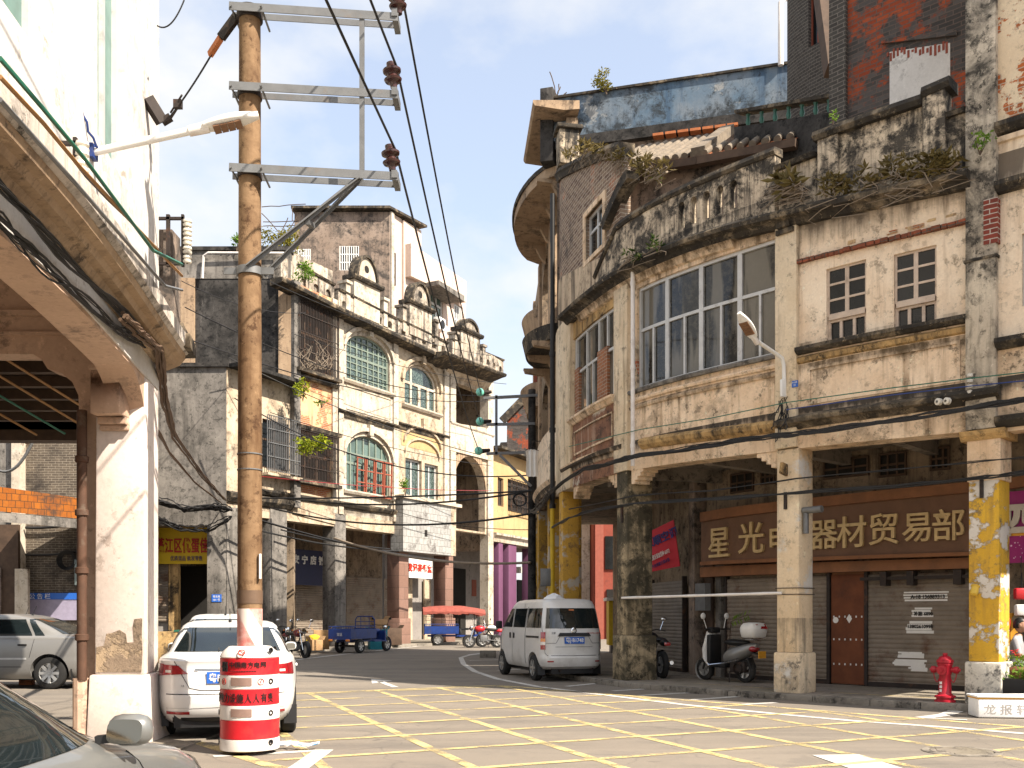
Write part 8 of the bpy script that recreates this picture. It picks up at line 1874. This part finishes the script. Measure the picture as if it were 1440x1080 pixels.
def wrap_text(s, h, z, a0, step, mat, name='lettering'):
    m = MB()
    for k, ch in enumerate(s):
        p, rt = on_barrel(a0 + step * k, z, .004); text_add(m, ch, h, p, rt, ext=.003, width=step * rb * .86)
    m.build(name, mat, t)
wrap_text('中国南方电网', .066, zb(935), -.36, .215, M['black']); wrap_text('护电力设施人人有责', .105, zb(982), -1.12, .265, M['black'])
m = MB()
for k in range(11): p, rt = on_barrel(-.42 + .085 * k, zb(944), .004); text_add(m, '·', .03, p, rt, ext=.002); m.box(p, (.022, .004, .006), math.atan2(rt.y, rt.x))
m.build('small_print', M['black'], t)
m = MB(); p, rt = on_barrel(-.68, zb(938), .005)
for dx, w_ in ((-.03, .02), (.0, .026), (.035, .02)): m.box(p + rt * dx, (w_, .006, .10), math.atan2(rt.y, rt.x))
m.box(p, (.1, .007, .018), math.atan2(rt.y, rt.x)); m.build('emblem', M['black'], t)
for z in (zb(959), zb(1003)):
    m = MB(); rows = []
    for i in range(2):
        rows.append([on_barrel(-.40 + .72 * (j / 14), z, .007)[0] + Vector((0, 0, (.042 if i else -.042))) for j in range(15)])
    m.grid(rows); m.build('hand_hole', solid('hole_shade_plastic', (.26, .17, .14), .6) if 'hole_shade_plastic' not in bpy.data.materials else bpy.data.materials['hole_shade_plastic'], t)
for y in (915, 959, 1004, 1046):
    for a_ in (-1.28, 1.0, 2.4):
        m = MB(); p, rt = on_barrel(a_, zb(y), .0); n = Vector((p.x - bp.x, p.y - bp.y, 0)).normalized(); m.lathe([(.03, .004), (.03, .012), (.018, .013), (.016, .002), (0, .002)], p, n, n=12); m.build('bolt_hole', M['black'], t, smooth=40)
m = MB(); p, rt = on_barrel(-.02, zb(918.5), -.012); n = Vector((p.x - bp.x, p.y - bp.y, .25)).normalized(); m.lathe([(.038, .004), (.038, .014), (.030, .014), (.030, .004)], p, n, n=20); m.bar(p + n * .012 - rt * .025 + Vector((0, 0, .025)), p + n * .012 + rt * .025 - Vector((0, 0, .025)), .008, .006); m.box(p + n * .006 - Vector((0, 0, .055)), (.10, .006, .016)); m.build('warning_mark', M['red_ink'], t)
for a_ in (-.72, .62):
    m = MB(); p, rt = on_barrel(a_, zb(959), .0); n = Vector((p.x - bp.x, p.y - bp.y, 0)).normalized(); m.lathe([(.034, .004), (.034, .01), (.029, .01), (.029, .004)], p, n, n=18); m.bar(p + n * .008 + rt * .008 + Vector((0, 0, .018)), p + n * .008 - rt * .006, .008, .005); m.bar(p + n * .008 + rt * .006, p + n * .008 - rt * .008 - Vector((0, 0, .018)), .008, .005); m.build('warning_mark', M['red_ink'], t)
t = thing('torn_tape', 'crumpled blue and white tape lying by the barrel', 'litter', G(398, 1052)); random.seed(11)
m = MB(); p = G(392, 1055) + Vector((0, 0, .02)); pts = [p + Vector((x, random.uniform(-.05, .12), random.uniform(0, .05))) for x in (0, .1, .2, .32, .42, .3, .15, .05)]
for a_, b_ in zip(pts, pts[1:]): q = Vector((0, .05, random.uniform(.0, .04))); m.face([a_, b_, b_ + q, a_ + q])
m.build('strip', M['white_plastic'], t)
m = MB()
for a_, b_ in zip(pts[::2], pts[1::2]): q = Vector((0, .03, random.uniform(.0, .03))) ; e = Vector((0, -.02, .006)); m.face([a_ + e, a_.lerp(b_, .5) + e, a_.lerp(b_, .5) + q + e, a_ + q + e])
m.build('blue_print', solid('light_blue_print', (.08, .3, .6), .5), t)
uh_, _ = FR.hit(1329, 985, .08); hp = FR.pt(uh_, .1, .08)
t = thing('fire_hydrant', 'dark red fire hydrant on the pavement before the rusted shutter', 'hydrant', hp)
S = .76 / .74
m = MB(); m.lathe([(.0, 0), (.155, 0), (.155, .035), (.13, .04), (.13, .07), (.155, .075), (.155, .10), (.11, .115), (.095, .14), (.088, .42), (.10, .44), (.105, .56), (.115, .575), (.115, .60), (.10, .61)], hp, n=24); m.build('barrel', M['hydrant_red'], t, smooth=35)
m = MB(); m.lathe([(.10, .605), (.125, .615), (.125, .65), (.10, .665), (.085, .695), (.05, .715), (.03, .72), (.035, .73), (.035, .76), (.0, .765)], hp, n=24); m.build('bonnet', M['hydrant_red'], t, smooth=35)
rt = -FR.t(uh_); nf = FR.n(uh_)
for d, l_, r_ in ((rt, .20, .05), (-rt, .20, .05), (nf, .16, .068)):
    m = MB(); m.lathe([(r_ * .8, .05), (r_ * .8, l_ - .07), (r_, l_ - .065), (r_ * 1.1, l_ - .04), (r_ * 1.1, l_), (r_ * .5, l_ + .005), (r_ * .4, l_ + .03), (0, l_ + .03)], hp + Vector((0, 0, .50)), d, n=18); m.build('outlet', M['hydrant_red'], t, smooth=35)
for d in (rt, -rt):
    m = MB(); a_ = hp + Vector((0, 0, .48)) + d * .18; m.tube(cable_pts(a_, hp + Vector((0, 0, .36)) + d * .09, .1, 10), .008, 5); m.build('chain', M['hydrant_red'], t)
m = MB(); q = hp + nf * .092 + Vector((0, 0, .30)) - rt * .035
for k in range(3): m.box(q + Vector((0, 0, -.06 * k)), (.035, .006, .04), math.atan2(rt.y, rt.x))
m.build('worn_label', M['white'], t)
t = thing('styrofoam_box', 'white styrofoam box with orange tape and faint writing on the road edge', 'box', (7.2, 14.0, 0))
c = G(1412, 1009); ang = math.atan2(-.60, .80); RZ = Matrix.Rotation(R(-6), 3, 'Z')
ctr = Vector((7.0, 14.15, .15)); m = MB(); m.box(ctr, (.86, .42, .28), RZ); m.build('body', M['foam'], t, bevel=.02)
m = MB(); m.box(ctr + Vector((0, 0, .155)), (.90, .46, .03), RZ); m.build('lid', M['foam'], t, bevel=.012)
m = MB(); m.box(ctr + Vector((0, 0, .132)), (.868, .428, .024), RZ); m.build('tape', M['tape'], t)
m = MB(); text_add(m, '龙 报 轩', .15, ctr + RZ @ Vector((-.05, -.214, -.02)), RZ @ Vector((1, 0, 0)), ext=.001, width=.6); m.build('lettering', solid('faint_pencil', (.42, .40, .38), .8), t)
uq, _ = FR.hit(1428, 970, -.1); q = FR.pt(uq, .1, -.1)
t = thing('planter_trough', 'black planter trough beside the flaking yellow column', 'planter', q)
tg = FR.t(uq); nn_ = FR.n(uq); m = MB(); FR.box(m, uq - .75, uq + .22, .1, .50, -.28, .06); m.build('trough', M['black'], t, bevel=.01)
m = MB(); random.seed(21)
for k in range(9):
    c_ = FR.pt(uq + random.uniform(-.7, .15), .5 + random.uniform(0, .1), -.1); leaves(m, c_, (.16, .14, .13), 34, .08)
m.build('foliage', M['leaf'], t)
t = thing('potted_flower', 'red flowering plant in a terracotta pot behind the black trough', 'plant', FR.pt(uq + .12, .5, -.38))
q = FR.pt(uq + .10, .10, -.42); m = MB(); m.lathe([(.0, 0), (.10, 0), (.15, .5), (.17, .52), (.17, .56), (.14, .56), (.13, .5)], q, n=18); m.build('pot', M['terracotta'], t, smooth=40)
m = MB(); leaves(m, q + Vector((0, 0, .64)), (.15, .15, .12), 90, .075); m.build('foliage', M['leaf'], t)
m = MB(); leaves(m, q + Vector((-.03, -.05, .76)), (.08, .08, .06), 34, .045); m.build('blossom', M['red_plastic'], t)
# goods hanging in the open shop
for k, (x, y, mt, lb, cat) in enumerate(((1421, 862, 'tape', 'tan cloth hanging by the door frame of the open shop', 'cloth'), (1436, 835, 'red_plastic', 'red toy hanging high in the open shop', 'toy'), (1437, 858, 'white', 'white carton hanging in the open shop', 'carton'))):
    q = FR.pt(*(FR.hit(x, y, -1.2) + (-1.2,))); t = thing('shop_goods', lb, cat, q, 0, 'goods hanging in the shop'); m = MB(); random.seed(k)
    if k == 0:
        rows = [[q + Vector((.05 * math.sin(i * 1.3 + j) + (j - 1.5) * .05, .02 * math.cos(i + j * 2), -.09 * i)) for j in range(4)] for i in range(7)]; m.grid(rows); m.build('fabric', M[mt], t, smooth=50)
    else: m.box(q, (.22, .12, .18)); m.build('body', M[mt], t, bevel=.03); m = MB(); m.tube([q + Vector((0, 0, .09)), q + Vector((0, 0, .6))], .006, 5); m.build('string', M['wire'], t)
t = thing('fire_extinguisher', 'red fire extinguisher on the jamb of the open shop', 'fire extinguisher', FR.pt(*(FR.hit(1413.5, 885, -.9) + (-.9,)))); q = FR.pt(*(FR.hit(1414, 905, -.9) + (-.9,)))
m = MB(); m.lathe([(0, 0), (.06, .0), (.07, .03), (.07, .38), (.03, .46), (.0, .47)], q, n=16); m.build('cylinder', M['red_plastic'], t, smooth=40); m = MB(); m.box(q + Vector((0, 0, .5)), (.1, .04, .05)); m.build('valve', M['black'], t)
# seated shopkeeper
def person(loc, rot):
    t = thing('person', 'person in a grey short sleeved shirt sitting at the open shop', 'person', loc, rot)
    bm = bmesh.new(); rad = {}
    def V(x, y, z, r): v = bm.verts.new((x, y, z)); rad[v] = r; return v
    def E(*vs):
        for a_, b_ in zip(vs, vs[1:]): bm.edges.new((a_, b_))
    pel = V(0, 0, .50, .14); wa = V(0, .0, .66, .13); ch = V(0, .02, .86, .15); ne = V(0, .04, 1.02, .06); nk = V(0, .06, 1.07, .052)
    E(pel, wa, ch, ne, nk)
    for s in (-1, 1):
        hip = V(s * .09, .04, .48, .09); kn = V(s * .13, .44, .48, .062); an = V(s * .13, .42, .09, .042); he = V(s * .13, .40, .045, .035); to = V(s * .14, .58, .03, .03); E(pel, hip, kn, an, he, to)
        sh = V(s * .19, .02, .95, .062); el = V(s * .25, .10, .70, .044); wr = V(s * .14, .32, .60, .030); pm = V(s * .10, .40, .58, .032); E(ch, sh, el, wr, pm)
        for k in range(4):
            a_ = V(s * (.125 - .018 * k), .445, .575, .011); b_ = V(s * (.125 - .02 * k), .475 + (.008 if k in (1, 2) else 0), .560, .009); c_ = V(s * (.12 - .02 * k), .492 + (.01 if k in (1, 2) else 0), .540, .008); E(pm, a_, b_, c_)
        th = V(s * .075, .40, .592, .012); th2 = V(s * .058, .43, .585, .010); E(pm, th, th2)
    me = bpy.data.meshes.new('body'); 
    bm.verts.index_update(); order = list(bm.verts); bm.to_mesh(me); o = bpy.data.objects.new('body', me); COL.objects.link(o)
    md = o.modifiers.new('s', 'SKIN'); sk = me.skin_vertices[0].data if me.skin_vertices else None
    if sk is None:
        bm2 = bmesh.new(); bm2.from_mesh(me); bm2.verts.layers.skin.verify(); bm2.to_mesh(me); bm2.free(); sk = me.skin_vertices[0].data
    for i, v in enumerate(order): sk[i].radius = (rad[v], rad[v]); sk[i].use_root = (i == 0)
    bm.free(); o.modifiers.new('ss', 'SUBSURF').levels = 2
    dg = bpy.context.evaluated_depsgraph_get(); dg.update(); m2 = bpy.data.meshes.new_from_object(o.evaluated_get(dg)); bpy.data.objects.remove(o)
    m = MB(); m.v = [v.co.copy() for v in m2.vertices]; m.f = [tuple(p.vertices) for p in m2.polygons]; m.uv = [None] * len(m.f); m.mi = []
    for p in m2.polygons:      # skin, shirt, trousers in one continuous body
        c_ = p.center; k = 0
        if c_.z < .57 and abs(c_.x) < .24 and c_.y < .50 and not (c_.z > .5 and c_.y > .33): k = 2
        elif c_.z < 1.03 and (abs(c_.x) < .2 or c_.z > .76): k = 1 if c_.y < .27 else 0
        m.mi.append(k)
    # head joined to the neck
    hc = Vector((0, .075, 1.19)); rows = []
    for i in range(15):
        ph = math.pi * i / 14; r = []
        for j in range(20):
            q = 2 * math.pi * j / 20; x = math.sin(ph) * math.cos(q) * .075; y = math.sin(ph) * math.sin(q) * .095; z = math.cos(ph) * .118
            if y > .03 and z < -.03: x *= .85
            if abs(x) < .02 and y > .07 and -.045 < z < .01: y += .022 * (1 - (z + .018) ** 2 / .0012)
            if y > .06 and .0 < z < .03 and .015 < abs(x) < .05: y -= .010
            if y > .06 and -.07 < z < -.05 and abs(x) < .03: y += .005
            r.append(hc + Vector((x, y, z)))
        rows.append(r)
    m.grid(rows, 0, True); o = m.build('body', [M['skin'], M['shirt'], M['trousers']], t, smooth=80, world=False)
    m = MB(); rows = []
    for i in range(8):
        ph = .62 * math.pi * i / 7; rows.append([hc + Vector((math.sin(ph) * math.cos(q) * .083, math.sin(ph) * math.sin(q) * .100 - .012 - (.03 if math.sin(q) > .3 and i > 4 else 0), math.cos(ph) * .128 + (.02 if math.sin(q) > .3 and i > 4 else 0))) for q in [2 * math.pi * j / 20 for j in range(20)]])
    m.grid(rows, 0, True); m.build('hair', M['hair'], t, smooth=80, world=False)
    for s in (-1, 1):
        m = MB(); m.ball(hc + Vector((s * .078, .0, -.005)), .028, 6, sc_=(.4, .8, 1.2)); m.build('ear', M['skin'], t, smooth=60, world=False)
        m = MB(); m.ball(hc + Vector((s * .032, .083, .012)), .010, 6, sc_=(1.3, .6, .7)); m.build('eye', M['hair'], t, smooth=60, world=False)
    m = MB(); m.bar(hc + Vector((-.025, .088, -.062)), hc + Vector((.025, .088, -.062)), .006, .008); m.build('mouth', M['tile_red'], t, world=False)
    return t
uu, _ = FR.hit(1428, 930, -.95); pp = FR.pt(uu, .1, -.95); pr_ = person(pp, R(-125))
t = thing('stool', 'low wooden stool under the seated person', 'stool', pp); m = MB(); m.box(pp + Vector((0, 0, .36)), (.34, .30, .04), R(-125)); m.build('seat', M['wood'], t)
for sx in (-.13, .13):
    for sy in (-.11, .11): m = MB(); q = Matrix.Rotation(R(-125), 3, 'Z') @ Vector((sx, sy, 0)); m.bx(pp.x + q.x - .018, pp.x + q.x + .018, pp.y + q.y - .018, pp.y + q.y + .018, .10, .44); m.build('leg', M['wood'], t)
# boxes and sacks by the row
def carton(px, py, d, size, rot, label, mat='cardboard', z0=.0):
    p = P(px, py, d); p.z = z0; t = thing('carton', label, 'box', p, rot, 'boxes before the row'); x, y, z = size
    m = MB(); m.bx(-x / 2, x / 2, -y / 2, y / 2, 0, z); m.build('body', M[mat], t, world=False, bevel=.012)
    m = MB()
    for s in (-1, 1): m.hexa([Vector(q) for q in ((s * x / 2, -y / 2, z), (s * x / 2, y / 2, z), (s * x / 2 + s * .05, y / 2, z + .0), (s * x / 2 + s * .05, -y / 2, z), (s * x * .5, -y / 2, z + .01), (s * x * .5, y / 2, z + .01), (s * (x / 2 + .12), y / 2, z + .14), (s * (x / 2 + .12), -y / 2, z + .14))])
    m.build('flap', M[mat], t, world=False)
carton(531, 900, 42.2, (.75, .5, .85), R(20), 'teal crate standing behind the open cargo tricycle', 'teal', .0)
carton(533, 880, 42.2, (.6, .45, .4), R(35), 'open cardboard carton on top of the teal crate', 'cardboard', .87)
carton(552, 900, 44.5, (.7, .5, .75), R(28), 'olive box beside the pink stone column', 'darkwood', .12)
carton(452, 905, 38.8, (.6, .4, .75), R(12), 'cardboard carton behind the dark red motorcycle', 'cardboard', .12)
carton(443, 910, 37.6, (.45, .4, .4), R(40), 'flattened cardboard box nearest the dark red motorcycle', 'cardboard', .12)
t = thing('sack_pile', 'heap of yellow sacks on the pavement beside the motorcycle', 'sacks', P(437, 905, 38.4)); random.seed(9)
for k in range(4):
    m = MB(); c_ = P(434 + 4 * k, 902, 38.3); c_.z = .3 + .12 * (k % 3); rows = []
    for i in range(9):
        ph = math.pi * i / 8; rows.append([c_ + Vector((math.sin(ph) * math.cos(q) * .26 * random.uniform(.85, 1.15), math.sin(ph) * math.sin(q) * .2 * random.uniform(.85, 1.15), math.cos(ph) * .17)) for q in [2 * math.pi * j / 12 for j in range(12)]])
    m.grid(rows, 0, True); m.build('sack', M['yellow_bag'], t, smooth=40)
t = thing('crate', 'orange wooden crate with green cover behind the near pillar', 'crate', P(243, 905, 30)); p = P(240, 905, 30); p.z = 0; m = MB(); m.bx(p.x - .55, p.x + .6, 30, 30.6, 0, .95); m.build('body', M['ledge_yellow'], t, bevel=.01); m = MB(); m.bx(p.x + .1, p.x + .6, 29.98, 30.62, .95, 1.0); m.build('cover', M['teal_wire'], t)
t = thing('stone_block', 'small concrete block on the road left of the minivan', 'block', G(683, 924)); p = G(686, 925); m = MB(); m.box(p + Vector((0, .2, .12)), (.55, .3, .24)); m.build('block', M['kerb'], t, bevel=.02)
t = thing('bent_stone', 'small broken brick lying behind the silver sedan', 'brick', G(36, 962)); p = G(38, 963); m = MB(); m.box(p + Vector((0, 0, .08)), (.28, .15, .16)); m.build('brick', M['tile_red'], t, bevel=.01)
sg_ = thing('yellow_kiosk', 'yellow painted kiosk beyond the arcade columns', 'kiosk', (4.15, 38, 0)); m = MB(); m.bx(3.7, 5.0, 38, 39, .3, 2.0); m.build('body', M['yellow_bag'], sg_); m = MB(); m.bx(3.6, 5.1, 37.8, 39.2, 2.0, 2.12); m.build('roof', M['white'], sg_); m = MB(); m.bx(3.8, 4.9, 38.1, 38.9, 0, .3); m.build('plinth', M['black'], sg_)
# ---------------------------------------------------------------- what stands across the side street at the left
bl = thing('brick_house', 'sooty brick house with orange tiled balcony, seen under the near arcade', 'building', (-16.5, 33, 0))
d = 33
m = MB(); a_ = P(36, 865, d).x; m.bx(a_, -13.2, d, d + 4, 0, 12); m.build('wall', M['brick_left'], bl)
m = MB(); b0 = P(18, 865, d - .3).x; m.bx(b0, a_, d - .4, d + .2, 0, 12); m.build('pilaster', M['white_facade'], bl)
m = MB(); m.bx(b0 - 9, b0, d - .2, d + 4, 0, 12); m.build('wall', M['concrete'], bl)
m = MB(); z0_, z1_ = P(0, 735, 28.5).z, P(0, 690, 28.5).z
rows0 = []; rows1 = []
for k in range(13):
    t_ = k / 12; x = L_(P(-60, 0, 28.5).x, P(128, 0, 30.5).x, t_); y = L_(28.3, 30.8, t_ ** 1.6); rows0.append(Vector((x, y, L_(P(0, 716, 28.5).z, P(0, 728, 30).z, t_)))); rows1.append(Vector((x, y, L_(P(0, 678, 28.5).z, P(0, 700, 30).z, t_))))
back = [p + Vector((0, 4.0, 0)) for p in rows0]; backt = [p + Vector((0, 4, 0)) for p in rows1]
m.grid([rows0, rows1]); m.build('balcony_front', M['orange_tile'], bl)
m = MB(); m.grid([[p - Vector((0, 0, .02)) for p in rows0], [p - Vector((0, 0, .02)) for p in back]]); m.grid([[p - Vector((0, 0, .3)) for p in rows0], [p - Vector((0, -.01, .02)) for p in rows0]]); m.build('balcony_slab', M['concrete'], bl)
m = MB(); m.bx(P(-200, 0, d).x, P(38, 0, d).x, d - .6, d - .45, 0, P(0, 740, d).z); m.build('shop_wall', M['darkwood'], bl)
m = MB(); m.bx(P(-200, 0, d).x, P(16, 0, d).x, d - .7, d - .6, 0, P(0, 800, d).z); m.build('shop_board', M['concrete_warm'], bl)
m = MB(); q = P(28, 800, d - .75); m.bx(q.x - .12, q.x + .3, d - .85, d - .7, 0, q.z); m.build('white_post', M['white_facade'], bl)
t = thing('notice_board', 'blue headed notice board on the sooty brick wall', 'notice board', P(82, 850, d - .1)); x0_, x1_ = P(40, 0, d).x, P(121, 0, d).x
m = MB(); m.bx(x0_, x1_, d - .08, d - .02, P(0, 872, d).z, P(0, 834, d).z); m.build('panel', solid('lilac_panel', (.34, .31, .42), .5), t)
m = MB(); m.bx(x0_, x1_, d - .1, d - .02, P(0, 843, d).z, P(0, 834, d).z); m.build('header', M['plate_blue'], t)
m = MB(); text_add(m, '公 告 栏', .2, P(56, 838.5, d - .12), (1, 0, 0), ext=.005); m.build('lettering', M['white'], t)
t = thing('meter_box', 'grey meter box on the sooty brick wall', 'meter box', P(114, 805, d - .1)); m = MB(); q = P(114, 805, d - .12); m.box(q, (.34, .25, .85)); m.build('case', solid('grey_green_box', (.24, .3, .3), .5), t, bevel=.02)
t = thing('cable_coil', 'black cable coil hung on the sooty brick wall', 'cable coil', P(96, 790, d - .15)); m = MB(); c_ = P(95, 788, d - .15)
for k in range(5): m.tube([c_ + Vector((math.cos(2 * math.pi * j / 18) * (.2 + .03 * k), -.02 * k, math.sin(2 * math.pi * j / 18) * (.24 + .02 * k))) for j in range(19)], .02, 6, False)
m.build('loops', M['wire'], t, smooth=60)
for label, a_, b_, sg2, r_ in (('cable along the sooty brick wall below the balcony', P(36, 742, d - .15), P(125, 730, d - .15), .1, .05), ('second cable low on the sooty brick wall', P(36, 780, d - .15), P(125, 772, d - .15), .08, .04), ('thick pale cable curling at the left under the near arcade', P(0, 662, 20), P(50, 612, 20), .25, .03)):
    cable(label, cable_pts(a_, b_, sg2, 12), r_, 'wire' if 'pale' not in label else 'steel')
t = thing('wooden_bracket', 'old crossarm with red insulators left under the near arcade', 'bracket', P(45, 615, 20)); m = MB(); m.bar(P(-5, 604, 20), P(40, 622, 20), .08, .1); m.build('arm', M['darkwood'], t)
for k, (x, y) in enumerate(((46, 585), (58, 588), (66, 580))): m = MB(); m.tube([P(52, 605, 20), P(x, y, 20)], [.05, .035], 8); m.build('insulator', M['tile_red'], t, smooth=50)
# ---------------------------------------------------------------- plants on the roofs and ledges
def shrub(name, label, c_, rad, n, size, mat, stem=True, cat='shrub', group='plants growing on the old walls', clumps=5):
    t = thing(name, label, cat, c_ - Vector((0, 0, rad[2] * .9)), 0, group); m = MB()
    for k in range(clumps):
        o = Vector((random.uniform(-1, 1) * rad[0], random.uniform(-1, 1) * rad[1], random.uniform(-.7, 1) * rad[2])) * .55; leaves(m, c_ + o, tuple(x * random.uniform(.4, .62) for x in rad), n // clumps, size)
    m.build('foliage', M[mat], t)
    m = MB()
    for k in range(5): m.tube([c_ - Vector((0, 0, rad[2] * 1.15)), c_ + Vector((random.uniform(-.4, .4) * rad[0], random.uniform(-.4, .4) * rad[1], random.uniform(-.3, .6) * rad[2]))], [.014, .005], 5)
    m.build('stem', M['twig'], t)
    return t
random.seed(31)
shrub('roof_shrub', 'round olive shrub on top of the blue rooftop wall', P(853, 116, 25.7), (.36, .3, .27), 420, .085, 'leaf_olive')
shrub('roof_shrub', 'bright green shrub hanging over the cornice of the caged house', P(428, 383, 38.5), (.42, .35, .45), 420, .12, 'leaf')
shrub('roof_shrub', 'dense olive bush on the roof behind the pole', P(390, 343, 41.5), (.95, .8, .75), 900, .15, 'leaf_olive', clumps=9)
shrub('roof_shrub', 'small green sapling on the parapet left of the pole', P(333, 340, 39.6), (.22, .2, .38), 160, .12, 'leaf')
shrub('wall_sapling', 'yellow green sapling growing out of the lower caged window', P(436, 628, 38.2), (.78, .3, .42), 480, .16, 'leaf_lime', clumps=7)
shrub('wall_sapling', 'green seedling under the upper caged window', P(426, 546, 38.6), (.42, .25, .45), 220, .15, 'leaf_lime')
shrub('wall_sapling', 'thin sprig on the ochre wall of the caged house', P(452, 566, 39.6), (.45, .2, .2), 70, .12, 'leaf')
shrub('potted_shrub', 'small round green shrub on the tiled box', P(570, 685, 45.0), (.26, .24, .38), 200, .12, 'leaf')
shrub('wall_sapling', 'small green plant on the tall grey pilaster at the right', P(1378, 200, 14.9), (.22, .14, .16), 70, .085, 'leaf')
shrub('wall_sapling', 'tiny bright plant at the foot of the brick pier', P(1171, 165, 17.2), (.1, .08, .15), 34, .09, 'leaf')
shrub('wall_sapling', 'little green weed below the tiled roof edge', P(924, 250, 20.6), (.12, .1, .2), 50, .07, 'leaf')
def creeper(label, pix, off, n, mat, ll, rootn, name='creeper', cat='plant', drop=.7):
    """plants and bare roots that cling to a ledge of the curved building"""
    p0_ = FR.pt(*(FR.hit(*pix[0], off) + (off,))); t = thing(name, label, cat, p0_, 0, 'plants growing on the old walls')
    m = MB()
    for k in range(n):
        s = random.random() * (len(pix) - 1); i = min(int(s), len(pix) - 2); f = s - i; u, z = FR.hit(pix[i][0] + (pix[i + 1][0] - pix[i][0]) * f, pix[i][1] + (pix[i + 1][1] - pix[i][1]) * f, off)
        c_ = FR.pt(u, z + random.uniform(-.1, .26), off + random.uniform(-.12, .14))
        for q in range(7): leaf(m, c_, ll * random.uniform(.6, 1.2), Vector((random.gauss(0, 1), random.gauss(0, 1), random.gauss(.3, .5))), wd=.3)
    m.build('foliage', M[mat], t)
    m = MB()
    for k in range(rootn):
        s = random.random() * (len(pix) - 1); i = min(int(s), len(pix) - 2); f = s - i; u, z = FR.hit(pix[i][0] + (pix[i + 1][0] - pix[i][0]) * f, pix[i][1] + (pix[i + 1][1] - pix[i][1]) * f, off)
        a_ = FR.pt(u, z + .12, off); pts = [a_]
        L = random.uniform(.3, 1) * drop
        for j in range(1, 7): pts.append(FR.pt(u + random.uniform(-.12, .12) + .05 * j * random.choice((-1, 1)), z + .12 - L * j / 6 + random.uniform(-.04, .06), off + random.uniform(-.02, .10)))
        m.tube(pts, [.014 - .0015 * j for j in range(7)], 5)
    m.build('root', M['root'], t, smooth=60)
    return t
creeper('long mat of olive plants with bare hanging roots on the eaves over the two windows', [(1160, 272), (1200, 262), (1260, 246), (1310, 240), (1350, 238)], .3, 95, 'leaf_dry', .16, 20)
creeper('dry reddish tuft of roots on the eaves at the middle pilaster', [(1088, 270), (1108, 262), (1122, 272)], .3, 10, 'leaf_dry', .3, 22, drop=.5)
creeper('dead weeds along the attic coping beside the tiled roof', [(792, 224), (830, 216), (868, 222), (905, 240), (940, 250)], .05, 70, 'leaf_dry', .17, 40, drop=.45)
creeper('small dark ferns on the eaves above the four window bay', [(880, 372), (905, 362), (930, 350)], .36, 16, 'leaf_dark', .14, 6, drop=.3)
m = MB(); random.seed(77)
t = thing('dead_plant', 'dead branches tangled in the upper caged window', 'plant', P(440, 500, 38.8))
for k in range(26):
    a_ = P(random.uniform(420, 464), 520, 38.7); pts = [a_]
    for j in range(5): pts.append(pts[-1] + Vector((random.uniform(-.25, .25), random.uniform(-.12, .1), random.uniform(.05, .28))))
    m.tube(pts, [.02, .017, .014, .011, .008, .005], 5)
m.build('branch', M['root'], t, smooth=60)
m = MB(); t = thing('twigs', 'dark twigs and rod sticking up at the end of the blue rooftop wall', 'twigs', P(780, 130, 26.2))
for a_, b_ in (((783, 135), (773, 101)), ((783, 135), (788, 122)), ((784, 136), (797, 130)), ((765, 155), (752, 160)), ((763, 165), (753, 170)), ((784, 135), (786, 118))): m.tube(cable_pts(P(*a_, 26.2), P(*b_, 26.2), .02, 5, .02), .014, 5)
m.build('stick', M['twig'], t)
m = MB(); t = thing('roof_clutter', 'antenna and wires on the roof behind the pole', 'antenna', P(405, 300, 44))
for a_, b_ in (((368, 291), (430, 287)), ((411, 291), (411, 310)), ((368, 300), (405, 340)), ((370, 312), (420, 310)), ((370, 318), (415, 317)), ((395, 330), (405, 306)), ((405, 325), (418, 304))): m.tube(cable_pts(P(*a_, 43), P(*b_, 43), .01, 5, .02), .02, 5)
m.build('rod', M['twig'], t)
t = thing('palm_leaf', 'green palm frond left on the pavement shutter behind the scooter', 'plant', FR.pt(*(FR.hit(1038, 870, -2.2) + (-2.2,)))); m = MB(); a_ = FR.pt(*(FR.hit(1028, 874, -2.2) + (-2.2,))); b_ = FR.pt(*(FR.hit(1052, 864, -2.2) + (-2.2,)))
for k in range(14):
    p = a_.lerp(b_, k / 13)
    for s in (-1, 1): leaf(m, p, .14, Vector((.3, 0, s * .8)), wd=.18)
m.build('frond', M['leaf'], t); m = MB(); m.tube([a_, b_], .008, 5); m.tube([a_, a_ + Vector((-.05, .05, -.75))], .012, 5); m.build('stem', M['twig'], t)
